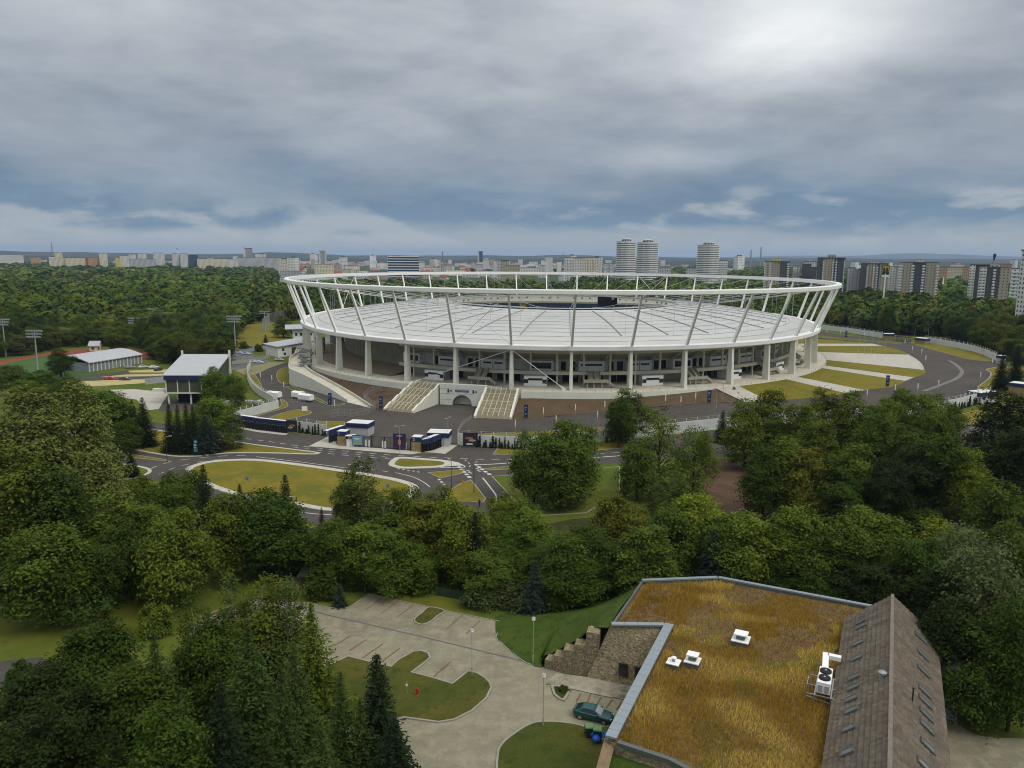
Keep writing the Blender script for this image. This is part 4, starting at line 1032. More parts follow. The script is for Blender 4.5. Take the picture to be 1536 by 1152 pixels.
# ------------------------------------------------------------------ gates
STONE = mat('stone_cladding', (.26, .20, .10), .9, .35, 1.2, .5, 3); FRAMED = mat('dark_frame', (.02, .022, .03), .5, 0); ROOFW = mat('flat_roof_white', (.66, .66, .65), .7, .08, .3)
PAVW = mat('pavilion_panel', (.42, .43, .43), .5, .1, .6)
def local(t, p, q):
    """axes along p->q"""
    d = (q - p); d.z = 0; L = d.length; return L, math.atan2(d.y, d.x)
def pavilion(lab, p, q, dep, h=3.7, stone=False, name='gate_pavilion', cat='pavilion'):
    L, a = local(None, p, q); t = thing(name, lab, cat, p, a); b = MB(); b.box((L / 2, dep / 2, 0), (L, dep, h - 1.3)); b.build('wall', STONE if stone else PAVW, t)
    b = MB(); b.box((L / 2, dep / 2, h - 1.3), (L + .3, dep + .3, 1.2)); b.build('fascia', NAVY, t)
    b = MB(); b.box((L / 2, dep / 2, h - .1), (L + .1, dep + .1, .12)); b.build('roof', ROOFW, t)
    return t, L
pavilion('white ticket pavilion with navy fascia on the left of the main gate', at(520, 653), at(552, 655), 4.5)
pavilion('white ticket pavilion with navy fascia on the right of the main gate', at(641, 669), at(673, 670), 4.5)
pavilion('gate pavilion with navy fascia below the loop road', at(1470, 606), at(1494, 603), 4.5)
pavilion('gate pavilion with stone walls beside the dark spruces', at(1512, 592), at(1536, 595), 5, 4.4, True)
pavilion('stone walled booth with dark roof at the far gate, left one', at(1326, 509.5), at(1341, 510), 4, 3.6, True)
pavilion('navy roofed booth at the far gate, beside the sweeping wall', at(1372, 515.5), at(1387, 517), 5, 3.4, True)
pavilion('small booth behind the dark spruces at the right gate', at(1494, 545), at(1502, 546), 3, 3.8)
def booth(lab, p, q, num):
    L, a = local(None, p, q); t = thing('ticket_booth', lab, 'booth', p, a); b = MB(); b.box((L / 2, 1.3, 0), (L, 2.6, 2.7)); b.build('wall', STONE, t)
    b = MB(); b.box((L / 2, 1.3, 2.7), (L + .2, 2.8, 1.15)); fa = b.build('fascia', NAVY, t); b = MB(); b.box((L / 2, 1.3, 3.85), (L, 2.6, .12)); b.build('roof', ROOFW, t)
    me = lettering(num, 1.0, (0, 0, 0), 0, WHITEPOLE, None, 'number', .02); me.parent = t; me.location = (L * .25, -.13, 2.95); return t
booth('stone clad booth with navy fascia on the left of the barred gate', at(506, 668.3), at(519, 669), '1')
booth('stone clad booth with navy fascia on the right of the barred gate', at(617.5, 677.3), at(631.5, 678), '2')
def turnstiles(lab, p, q, n, h=3.5, fas=1.3):
    L, a = local(None, p, q); t = thing('turnstile_row', lab, 'turnstiles', p, a); b = MB(); b.box((L / 2, 0, h - fas), (L, .35, fas)); b.build('fascia', NAVY, t); b = MB()
    for i in range(n + 1): b.box((L * i / n, 0, 0), (.2, .3, h - fas))
    for i in range(n): b.box((L * (i + .5) / n, 0, 0), (.08, .9, 2.0)); 
    for i in range(n):
        for z in (.4, .8, 1.2, 1.6): b.box((L * (i + .5) / n, .2, z), (.9, .05, .05))
    b.build('frame', FRAMED, t); b = MB(); b.box((L / 2, .9, h - .25), (L, 1.6, .12)); b.build('roof', ROOFW, t); return t
turnstiles('navy turnstile row slanting from the left pavilion to the road', at(494, 664.5), at(519, 656), 6)
turnstiles('navy turnstile row slanting from the right pavilion to the booth', at(648, 675.5), at(668, 667.5), 6)
turnstiles('short navy turnstile row beside the right booth', at(632.5, 678.4), at(647, 675.5), 3, 3.3, 1.1)
turnstiles('long navy turnstile row of the left gate', at(384, 644.5), at(430.5, 650), 12)
turnstiles('navy turnstile row behind spruces at the end of the left gate', at(350, 639), at(383, 644), 7)
turnstiles('dark turnstile row of the far gate', at(1342, 512), at(1366, 513), 6, 3.0, .5)
def barfence(lab, p, q, n, h=3.2):
    L, a = local(None, p, q); t = thing('bar_gate', lab, 'gate', p, a); b = MB()
    for i in range(n + 1): b.box((L * i / n, 0, 0), (.22, .22, h))
    b.build('post_row', FRAMED, t); b = MB()
    for z in (.15, h - .15): b.box((L / 2, 0, z), (L, .08, .1))
    k = int(L / .32)
    for i in range(k): b.box((L * (i + .5) / k, 0, .15), (.045, .045, h - .3))
    b.build('bars', FRAMED, t); b = MB()
    for f in (.31, .36, .57, .61, .93): b.box((L * f, -.1, .3), (.38, .06, 1.8)); 
    b.build('plate', WHITEPOLE, t); return t
barfence('dark barred gate between the two stone booths', at(520, 668.8), at(616, 676), 5)
# posters: plain abstract pictures of the same colours
def poster(lab, px, py, w, h, base, shapes, rz=0, leg=.5, name='poster'):
    t = thing(name, lab, 'poster', at(px, py), rz); b = MB(); b.box((0, 0, leg), (w, .18, h)); b.build('board', FRAMED, t)
    b = MB(); b.box((0, -.1, leg + .1), (w - .2, .04, h - .2), 0, 0)
    ms = [mat('poster_' + base[0], base[1], .5, .3, 1.2)]
    pic = b.build('picture', ms, t)
    for nm, c, x, z, sx, sz in shapes:
        b = MB(); b.lathe((0, 0, 0), [(sx, 0), (sx * .98, .03)], 12); o = b.build('picture_patch', mat('poster_' + nm, c, .5, .25, 2), t); o.rotation_euler = (PI / 2, 0, 0); o.scale = (1, sz / sx, 1); o.location = (x, -.125, leg + z)
    return t
poster('dark poster with orange and grey streaks on the wall right of the main gate', 705.5, 671.5, 3.9, 3.6, ('ink', (.025, .025, .032)), [('orange', (.35, .11, .03), -.3, 2.1, 1.1, .35), ('grey', (.3, .3, .32), .5, 1.5, 1.0, .3), ('white', (.6, .6, .6), -.2, .5, 1.0, .22)], -.03)
poster('dark poster with orange and grey streaks at the end of the left gate', 438, 650.5, 3.1, 3.4, ('ink', (.025, .025, .032)), [('orange', (.35, .11, .03), .2, 1.9, .9, .3), ('grey', (.3, .3, .32), -.4, 1.3, .8, .3)], -.1)
t = poster('tall purple banner with a gold figure in front of the barred gate', 599.5, 675.6, 3.3, 4.0, ('purple', (.035, .025, .075)), [('gold', (.42, .18, .06), 0, 1.7, .45, .8), ('pale', (.5, .42, .5), 0, 3.4, .9, .12)], -.06)
poster('blue and yellow landscape banner beside the left stone booth', 536.5, 670.8, 2.9, 2.7, ('sky', (.16, .30, .40)), [('field', (.32, .32, .06), .1, .8, 1.0, .35), ('cloud', (.5, .55, .56), -.2, 1.8, .8, .25)], -.06)
b = MB(); t = thing('ticket_counter', 'white counter between the stone booth and the blue banner', 'counter', at(525.5, 669.6)); b.box((0, .4, 0), (2.0, .9, 1.9)); b.build('body', WHITEB, t); b = MB(); b.box((0, .4, 2.9), (2.4, 2.2, .12)); b.build('canopy', ROOFW, t); b = MB(); b.box((-1, 1.3, 0), (.1, .1, 2.9)); b.box((1, 1.3, 0), (.1, .1, 2.9)); b.build('post', FRAMED, t)
# white covered trailers
def trailer(lab, px, py, rz, L=5.5, car=True):
    t = thing('covered_trailer', lab, 'trailer', at(px, py), rz, 'white covered trailers'); b = MB(); b.box((0, 0, .55), (L, 2.3, .25)); b.build('bed', GREYP, t)
    b = MB(); b.loft([[Vector((x, y, z)) for y, z in ((-1.15, .8), (-1.15, 2.3), (-.6, 2.65), (.6, 2.65), (1.15, 2.3), (1.15, .8))] for x in (-L / 2, L / 2)], flip=True)
    for x, fl in ((-L / 2, 1), (L / 2, 0)):
        q = [Vector((x, y, z)) for y, z in ((-1.15, .8), (-1.15, 2.3), (-.6, 2.65), (.6, 2.65), (1.15, 2.3), (1.15, .8))]; b.add(q, [tuple(range(6)) if fl else tuple(range(6))[::-1]])
    b.build('tarpaulin', WHITEB, t)
    for x in (-.9, .9):
        for y in (-1.05, 1.05):
            b = MB(); b.tube([(x, y - .1, .38), (x, y + .1, .38)], .38, 12); b.build('wheel', BLACK, t)
trailer('white tarpaulin trailer on the road below the curved ramp, nearer the lawn', 459, 602, -.5); trailer('white tarpaulin trailer on the road below the curved ramp, behind', 447.5, 598, -.5, 4.5); trailer('white tarpaulin trailer beside the curved white fence', 411.5, 598, -.35, 5)
# ------------------------------------------------------------------ cars
PAINT = mat('car_paint', (.5, .5, .5), .25, .04, .5, spec=.6, objcol=True); TYRE = mat('tyre_rubber', (.015, .015, .015), .8, 0); RIM = mat('rim_alloy', (.4, .4, .41), .35, 0, metal=.7); CARGL = glassy('car_glass', (.025, .03, .035), .08); LAMPG = mat('lamp_glass', (.6, .62, .62), .15, 0, spec=.7); TAIL = mat('tail_lamp', (.25, .02, .02), .2, 0)
WINDSH = mat('windscreen', (.30, .34, .37), .15, .1, 1.0, spec=.7)
def make_car(label, loc, rz, col, group, hatch=True):
    t = thing('parked_car', label, 'car', loc, rz, group); t.color = (*col, 1)
    # lofted body, x forward: stations of (x, half width, sill, shoulder height, top height, top half width)
    S = [(-2.2, .55, .45, .62, .86, .50), (-2.12, .72, .32, .66, .97, .66), (-1.8, .83, .26, .70, 1.02, .74), (-1.2, .86, .24, .72, .98, .78), (-.4, .86, .24, .72, .93, .80), (.5, .86, .24, .72, .91, .79), (1.0, .85, .24, .70, .90, .76), (1.5, .83, .25, .67, .83, .70), (1.95, .77, .28, .62, .72, .62), (2.18, .62, .36, .55, .62, .50), (2.24, .45, .42, .52, .56, .40)]
    rows = []
    for x, w, s, sh, tp_, tw in S:
        half = [(w * .86, s), (w, s + .14), (w, sh), (w * .97, sh + (tp_ - sh) * .6), (tw, tp_), (tw * .55, tp_ + .025)]
        rows.append([Vector((x, -y, z)) for y, z in half] + [Vector((x, y, z)) for y, z in half[::-1]])
    b = MB(); b.loft(rows, closed=True, flip=True); n = len(rows[0]); b.add(rows[0], [tuple(range(n))]); b.add(rows[-1], [tuple(range(n))[::-1]])
    o = b.build('body', PAINT, t, smooth=True); o.color = t.color
    # greenhouse: pillars and roof painted, windows as glass panes a little proud
    bot = [(1.05, .70, .90), (.9, .76, .91), (-1.55, .76, .96), (-1.95, .66, .99)]; topq = [(.28, .58, 1.36), (.15, .61, 1.385), (-.95, .60, 1.39), (-1.25, .54, 1.36)]
    b = MB(); B0 = [Vector((x, -y, z)) for x, y, z in bot] + [Vector((x, y, z)) for x, y, z in bot[::-1]]; T0_ = [Vector((x, -y, z)) for x, y, z in topq] + [Vector((x, y, z)) for x, y, z in topq[::-1]]
    b.loft([B0, T0_], closed=True); 
    crown = [Vector((p.x * .8 - .08, p.y * .7, 1.43)) for p in T0_]; b.loft([T0_, crown], closed=True); b.add(crown, [tuple(range(8))])
    o = b.build('cabin', PAINT, t); o.color = t.color
    def pane(name, pts, m, off):
        b = MB(); P = [Vector(p) for p in pts]; nrm = (P[1] - P[0]).cross(P[2] - P[0]).normalized(); c = sum(P, Vector()) / len(P)
        if nrm.dot(c - Vector((-.4, 0, 1.0))) < 0: nrm = -nrm
        b.add([p + nrm * off for p in P], [tuple(range(len(P)))]); b.build(name, m, t)
    def lerp(a, c, f): return Vector(a).lerp(Vector(c), f)
    for s in (-1, 1):
        q = lambda P: (P[0], P[1] * s, P[2])
        a0, a1, a2, a3 = q(bot[1]), q(bot[2]), q(topq[2]), q(topq[1])
        for f0, f1 in ((.06, .47), (.50, .93)):
            pts = [lerp(lerp(a0, a1, f0), lerp(a3, a2, f0), .14), lerp(lerp(a0, a1, f1), lerp(a3, a2, f1), .14), lerp(lerp(a0, a1, f1), lerp(a3, a2, f1), .86), lerp(lerp(a0, a1, f0), lerp(a3, a2, f0), .86)]
            pane('side_window', pts, CARGL, .012)
    for nm, i, m in (('windscreen', 0, WINDSH), ('rear_window', 3, CARGL)):
        x, y, z = bot[i]; X, Y, Z = topq[i]; c0, c1, c2, c3 = Vector((x, -y, z)), Vector((x, y, z)), Vector((X, Y, Z)), Vector((X, -Y, Z))
        pane(nm, [lerp(c0, c3, .08) * 1, lerp(c1, c2, .08), lerp(c1, c2, .92), lerp(c0, c3, .92)], m, .015)
    for x in (-1.32, 1.36):
        for y in (-1, 1):
            b = MB(); b.tube([(x, y * .66, .31), (x, y * .85, .31)], .31, 16); w = b.build('wheel', TYRE, t); b = MB(); b.tube([(x, y * .845, .31), (x, y * .868, .31)], .2, 12); b.build('rim', RIM, w)
    for y in (-1, 1):
        b = MB(); b.beam((2.1, y * .42, .60), (1.98, y * .68, .62), .16, .14); b.build('headlight', LAMPG, t)
        b = MB(); b.beam((-2.15, y * .36, .80), (-2.06, y * .68, .82), .14, .16); b.build('tail_light', TAIL, t)
        b = MB(); b.box((.72, y * .90, .93), (.2, .2, .14)); o = b.build('mirror', PAINT, t); o.color = t.color
    b = MB(); b.box((2.235, 0, .36), (.03, .5, .12)); b.build('number_plate', WHITEP, t)
    if hatch:
        b = MB(); b.box((-2.0, 0, 1.04), (.22, 1.2, .05)); o = b.build('spoiler', PAINT, t); o.color = t.color
    return t
c0 = at(863, 1071); c1 = at(917, 1083)
carp = at(890, 1077.5); crz = math.atan2((c1 - c0).y, (c1 - c0).x)
car = make_car('dark teal hatchback parked on the paved yard beside the waste bins', carp, crz, (.003, .062, .056), 'parked cars')
cars = [(166, 570, .3, (.30, .02, .02), 'red car parked on the strip below the white stand roof'), (188, 570.5, .1, (.05, .03, .06), 'dark purple car on the sand coloured parking row'), (215, 552, .6, (.5, .5, .5), 'silver car parked under trees right of the stand'), (231, 552.5, .5, (.6, .6, .6), 'white car parked under trees left of the hall'), (196, 552.5, .4, (.25, .26, .28), 'grey car at the end of the white stand roof'),
        (238, 556, 1.2, (.03, .03, .035), 'black van like car beside the hall roof'), (389, 545, -.1, (.5, .52, .54), 'silver car on the lot left of the white annex'), (381, 544.5, -.1, (.6, .6, .6), 'white car partly hidden by a silver one on the lot'), (419, 541, -.1, (.42, .45, .5), 'silver car parked beside the white annex wall'), (346, 528, .1, (.04, .04, .05), 'dark car in the far row behind the hall'), (352, 529.5, .1, (.3, .31, .33), 'grey car in the far row behind the hall'), (360, 531, 0, (.4, .4, .4), 'pale grey car in the row under the floodlight mast'),
        (369, 532, 0, (.5, .5, .52), 'silver car in the row right of the floodlight mast'), (350, 543, 1, (.05, .02, .03), 'dark red car beside the hall wall'), (356, 545, 1, (.5, .5, .5), 'white car beside the hall wall'), (373, 521.5, .2, (.03, .04, .07), 'navy car on the far meadow road'), (348, 525, .2, (.05, .05, .05), 'black car behind the mast at the meadow edge'), (731, 807, .8, (.5, .52, .55), 'white car glimpsed through the trees below the junction')]
for x, y, rz, c, lab in cars: dup(car, at(x, y), rz, lab, None, 'parked cars', (*c, 1))

# ------------------------------------------------------------------ pavilion hall on stilts, left
ROOFG = mat('sheet_roof_grey', (.40, .41, .42), .5, .06, .3); CLAD = mat('dark_cladding', (.07, .075, .07), .6, .2, .5); WINB = mat('blind_window', (.075, .08, .06), .35, .25, .8)
hp = at(251, 607); fr = at(322, 607); HA = math.atan2(fr.y - hp.y, fr.x - hp.x); HW = (fr - hp).length
t = thing('pavilion_hall', 'glazed hall on stilts with a rising grey sheet roof, behind spruces', 'hall', hp, HA)
z0, z1, z2 = 3.8, 10.0, 14.6; bl_ = at(274.7, 532.5, z2) - hp; ca_, sa_ = math.cos(HA), math.sin(HA); HD = -bl_.x * sa_ + bl_.y * ca_; SHX = (bl_.x * ca_ + bl_.y * sa_) / HD
class HB(MB):
    def build(s, *a, **k): s.v = [(x + SHX * y, y, z) for x, y, z in s.v]; return MB.build(s, *a, **k)
b = HB(); b.add([(-.6, -1.2, z1), (HW + .6, -1.2, z1), (HW + .9, HD, z2), (-.3, HD, z2)] + [(-.6, -1.2, z1 + .35), (HW + .6, -1.2, z1 + .35), (HW + .9, HD, z2 + .35), (-.3, HD, z2 + .35)], [(3, 2, 1, 0), (4, 5, 6, 7), (0, 1, 5, 4), (1, 2, 6, 5), (2, 3, 7, 6), (3, 0, 4, 7)]); b.build('roof', ROOFG, t)
b = HB(); b.box((HW / 2, -.9, z1 - 1.5), (HW + .6, .3, 1.5)); b.build('fascia', NAVY, t)
b = HB(); b.box((HW / 2, HD / 2 - .5, z0), (HW - .6, HD, .6)); b.build('floor_slab', CONC, t)
b = HB(); b.add([(HW, -.5, z0), (HW, HD - .3, z0), (HW, HD - .3, z2), (HW, -.5, z1)], [(0, 1, 2, 3)]); b.add([(0, -.5, z0), (0, HD - .3, z0), (0, HD - .3, z2), (0, -.5, z1)], [(3, 2, 1, 0)]); b.add([(0, HD - .3, 0), (HW, HD - .3, 0), (HW, HD - .3, z2), (0, HD - .3, z2)], [(3, 2, 1, 0)]); b.build('side_wall', CLAD, t)
nw = 4
for i in range(nw): b = HB(); b.box((HW * (i + .5) / nw, -.3, z0 + .6), (HW / nw - .35, .2, z1 - 1.5 - z0 - .6)); b.build('window', WINB, t)
b = HB(); 
for i in range(nw + 1): b.box((min(HW - .15, max(.15, HW * i / nw)), -.35, z0), (.32, .35, z1 - 1.4 - z0))
b.build('mullion', CONCW, t)
for i in (0.03, .5, .97):
    for y in (.5, 9, 18): b = HB(); b.box((HW * i, y, 0), (.5, .5, z0)); b.build('stilt', CONCW, t)
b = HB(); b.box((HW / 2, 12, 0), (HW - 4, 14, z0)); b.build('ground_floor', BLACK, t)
b = HB(); b.box((-.3, HD, 0), (.6, .6, z2 + 1.6)); b.box((HW + .9, HD - 1, 0), (.6, .6, z2 + 2)); b.box((-2.6, 1.5, z0 + .6), (4.5, 2, .9)); b.build('pylon', CONCW, t)
# red track, field and the stand under a curved grey roof
TRACK = mat('red_track', (.22, .045, .03), .9, .15, .15); FIELD = mat('field_green', (.045, .10, .018), .9, .25, .15); SAND = mat('sand_paving', (.40, .34, .16), .9, .15, .3)
sheet('sports_field', smooth(pix([(-20, 560), (17, 542), (60, 534), (100, 530), (150, 534), (140, 560), (110, 570), (40, 575)]), 3), FIELD)
sheet('running_track', smooth(pix([(-30, 548), (15, 539.5), (60, 531.5), (100, 526), (170, 524.5), (225, 527.5), (232, 534), (215, 538.5), (185, 537), (150, 536), (112, 532), (88, 532.5), (55, 536), (17, 543.5), (-20, 553)]), 3), TRACK)
for (a, y0, c, y1, h) in ((108, 532.0, 125, 533.0, 1), (144, 530.5, 160, 531.5, 1)): paint('track_marking', pix([(a, y0), (c, y0 - .4)]), .5); 
sheet('parking_row', pix([(192, 556.5), (240, 554), (262, 555), (262, 559), (195, 559)]), SAND)
sheet('parking_row', pix([(142, 566.5), (190, 562), (262, 560.5), (262, 564), (170, 568)]), SAND)
sheet('parking_row', pix([(108, 573), (160, 570.5), (225, 569), (262, 568), (250, 573), (140, 580), (112, 578)]), SAND)
sheet('car_lane', pix([(112, 568), (140, 562), (190, 556), (196, 559.5), (150, 566), (225, 564.5), (262, 563), (262, 568), (140, 571)]), ASPH2)
sheet('plaza', pix([(165, 585), (200, 584), (245, 588), (252, 592), (238, 614), (220, 616), (205, 600), (180, 596)]), PALE)
sheet('plaza', pix([(238, 614), (250, 598), (262, 600), (330, 612), (330, 616), (240, 617)]), ASPH2)
sheet('plaza', pix([(318, 607), (352, 598), (358, 603), (330, 612)]), PALE)
sheet('car_park', pix([(345, 527), (372, 520), (420, 518), (420, 522), (380, 527), (376, 534), (400, 540), (412, 546), (380, 552), (345, 556)]), mat('grey_lot', (.13, .13, .125), .9, .2, .1))
sheet('car_park', pix([(352, 556), (408, 543), (430, 544), (408, 551), (386, 561), (372, 565)]), mat('gravel_lot', (.22, .20, .10), .9, .2, .3))
lawn('meadow', smooth(pix([(345, 505), (372, 488), (410, 484), (428, 490), (425, 515), (380, 520), (350, 524), (340, 516)]), 3), DRY)
box_sign('canopy_sign', 'bright blue low canopy beside the parked cars left of the stadium', 369, 541, 7.5, .5, 2.4, mat('blue_canopy', (.10, .38, .55), .5, .05), 'canopy')
b = MB(); t = thing('green_dome', 'bright green dome roof peeping over the grey hall roof', 'dome', at(317, 530)); b.lathe((0, 0, 0), [(6, 0), (6, 1.2), (5.5, 2.0), (4, 2.9), (2, 3.4), (.3, 3.5)], 24); b.build('roof', mat('green_membrane', (.10, .38, .06), .6, .05), t, smooth=True)
g0, g1 = at(136, 558.5), at(214, 545); L, a = local(None, g0, g1)
t = thing('stand_shelter', 'long low spectator stand under a curved grey roof beside the track', 'stand', g0, a); D = 17; b = MB(); rows = []
for j in range(9): f = j / 8; rows.append([Vector((x, D * f, 3.4 + 3.2 * math.sin(PI * (.08 + .62 * f)))) for x in (-.5, L + .5)])
b.loft(rows); b.loft([[p - Vector((0, 0, .3)) for p in r] for r in rows], flip=True); b.loft([rows[0], [p - Vector((0, 0, .3)) for p in rows[0]]]); b.build('roof', ROOFG, t)
b = MB(); b.box((L / 2, .8, 0), (L, .3, 3.6)); b.box((L / 2, D - .5, 0), (L, .3, 4.6)); b.box((.2, D / 2, 0), (.3, D - 1, 4)); b.box((L - .2, D / 2, 0), (.3, D - 1, 4)); b.build('wall', mat('stand_wall_grey', (.22, .24, .26), .7, .2, .8), t)
b = MB()
for i in range(15): b.box((L * i / 14, .55, 0), (.35, .25, 4.0))
b.build('pier', CONCW, t)
# floodlight masts
def mast(label, px, py, h, rows=3):
    t = thing('floodlight_mast', label, 'floodlight mast', at(px, py), 0, 'floodlight masts'); b = MB(); b.tube([(0, 0, 0), (0, 0, h * .3), (0, 0, h)], [.42, .32, .2], 10); b.build('pole', RAIL, t)
    b = MB(); 
    for k in range(rows): b.box((0, 0, h - k * 1.3), (7.5 - k, .18, .18))
    for x in (-1, 1): b.box((x, 0, h - 1.3 * rows + 1), (.15, .15, 1.3 * rows - 1))
    b.build('crossbar', RAIL, t); b = MB()
    for k in range(rows):
        for i in range(7): b.box((-3.2 + i * 6.4 / 6 * (1 - k * .08), -.3, h - k * 1.3 + .1), (.75, .35, .6))
    b.build('lamp_bank', mat('lamp_bank_grey', (.30, .32, .33), .5, .1), t); return t
mast('tall floodlight mast at the edge of the picture beside the track', 9, 535, 18); mast('floodlight mast in front of the track field with a lattice top', 57, 556, 17); mast('floodlight mast behind the far corner of the red track', 204.5, 517, 14.5); mast('tallest floodlight mast rising behind the grey hall roof', 354, 536, 20); mast('dark floodlight mast on the meadow near the white annex', 398, 497, 13, 2)
# annex buildings beside the stadium
def gable(label, p, q, dep, h, rise, m, roofm, wins=(), name='house', cat='house', over=.6, two=True):
    L, a = local(None, p, q); t = thing(name, label, cat, p, a); b = MB(); b.box((L / 2, dep / 2, 0), (L, dep, h))
    b.add([(0, 0, h), (0, dep, h), (0, dep / 2, h + rise)], [(0, 2, 1)]); b.add([(L, 0, h), (L, dep, h), (L, dep / 2, h + rise)], [(0, 1, 2)]); b.build('wall', m, t)
    b = MB(); P = [(-over, h - .1 - 0), (dep / 2, h + rise + .12), (dep + over, h - .1)]
    b.loft([[Vector((x, y, z)) for y, z in P] for x in (-over, L + over)]); b.loft([[Vector((x, y, z - .22)) for y, z in P] for x in (-over, L + over)], flip=True)
    b.loft([[Vector((x, P[0][0], P[0][1])) for x in (-over, L + over)], [Vector((x, P[0][0], P[0][1] - .22)) for x in (-over, L + over)]]); b.build('roof', roofm, t)
    for (x, z, w, hh) in wins: b = MB(); b.box((x, -.03, z), (w, .12, hh)); b.build('window', DARKG, t)
    return t
p, q = at(417, 536), at(470, 531); L, a = local(None, p, q)
t = thing('annex_building', 'low white annex with a shallow grey roof beside the stadium', 'building', p, a); b = MB(); b.box((L / 2, 6, 0), (L, 12, 5.2)); b.build('wall', WHITEB, t); b = MB(); b.add([(-1, -1, 5.2), (L + 1, -1, 6.6), (L + 1, 13.5, 7.2), (-1, 13.5, 5.6), (-1, -1, 5.5), (L + 1, -1, 6.9), (L + 1, 13.5, 7.5), (-1, 13.5, 5.9)], [(3, 2, 1, 0), (4, 5, 6, 7), (0, 1, 5, 4), (1, 2, 6, 5), (2, 3, 7, 6), (3, 0, 4, 7)]); b.build('roof', ROOFG, t)
for x, z in ((3, 3), (3.8, .8)): b = MB(); b.box((x, -.03, z), (1.2, .12, 1.3)); b.build('window', DARKG, t)
b = MB(); b.box((9, -.06, .8), (2.6, .12, 3.6)); b.build('door', mat('brown_door', (.12, .05, .03), .7, .1), t)
p, q = at(440, 521), at(480, 520); L, a = local(None, p, q)
t = thing('annex_building', 'tall white annex with a curved overhanging roof behind the low one', 'building', p, a); b = MB(); b.box((L / 2, 7, 0), (L, 14, 9.5)); b.build('wall', WHITEB, t); b = MB(); rows = []
for j in range(9): f = j / 8; rows.append([Vector((x, -2 + 18 * f, 9.5 + 2.4 * math.sin(PI * (.12 + .7 * f)))) for x in (-4, L + 2)])
b.loft(rows); b.loft([[p_ - Vector((0, 0, .35)) for p_ in r] for r in rows], flip=True); b.loft([rows[0], [p_ - Vector((0, 0, .35)) for p_ in rows[0]]]); b.build('roof', ROOFG, t)
for i in range(5):
    b = MB(); b.box((1.8 + i * 2.6, -.03, 6.4), (1.2, .12, 1.5)); b.build('window', DARKG, t); b = MB(); b.box((1.8 + i * 2.6, -.03, 2.6), (1.2, .12, 1.3)); b.build('window', DARKG, t)
def grey_store(label, px, py, w, d, h):
    t = thing('store_cabin', label, 'cabin', at(px, py, 7.6)); b = MB(); b.box((0, 0, 0), (w, d, h)); b.build('body', GREYP, t); b = MB(); b.box((0, -d / 2 - .04, .1), (w * .4, .1, h * .7)); b.build('door', mat('cabin_door', (.22, .22, .23), .6, .05), t); b = MB(); b.box((0, 0, h), (w + .3, d + .3, .15)); b.build('roof', DARKC, t)
grey_store('grey store cabin in the open bay at the left of the stadium', 506, 514, 6, 5, 3.6); grey_store('tall grey drum shaped store beside the left end columns', 481, 527, 3.5, 3.5, 6)
t = thing('pallet_pile', 'pile of pale crates on the bank behind the white panel fence', 'pallets', at(377, 607, .2)); b = MB(); rr = random.Random(3)
for i in range(26): b.box((rr.uniform(-6, 6), rr.uniform(-1.5, 1.5), rr.choice((0, .5, 1.0))), (1.2, 1.0, .45), rr.uniform(-.3, .3))
b.build('crate_stack', mat('crate_grey', (.42, .42, .38), .8, .2, 1), t)
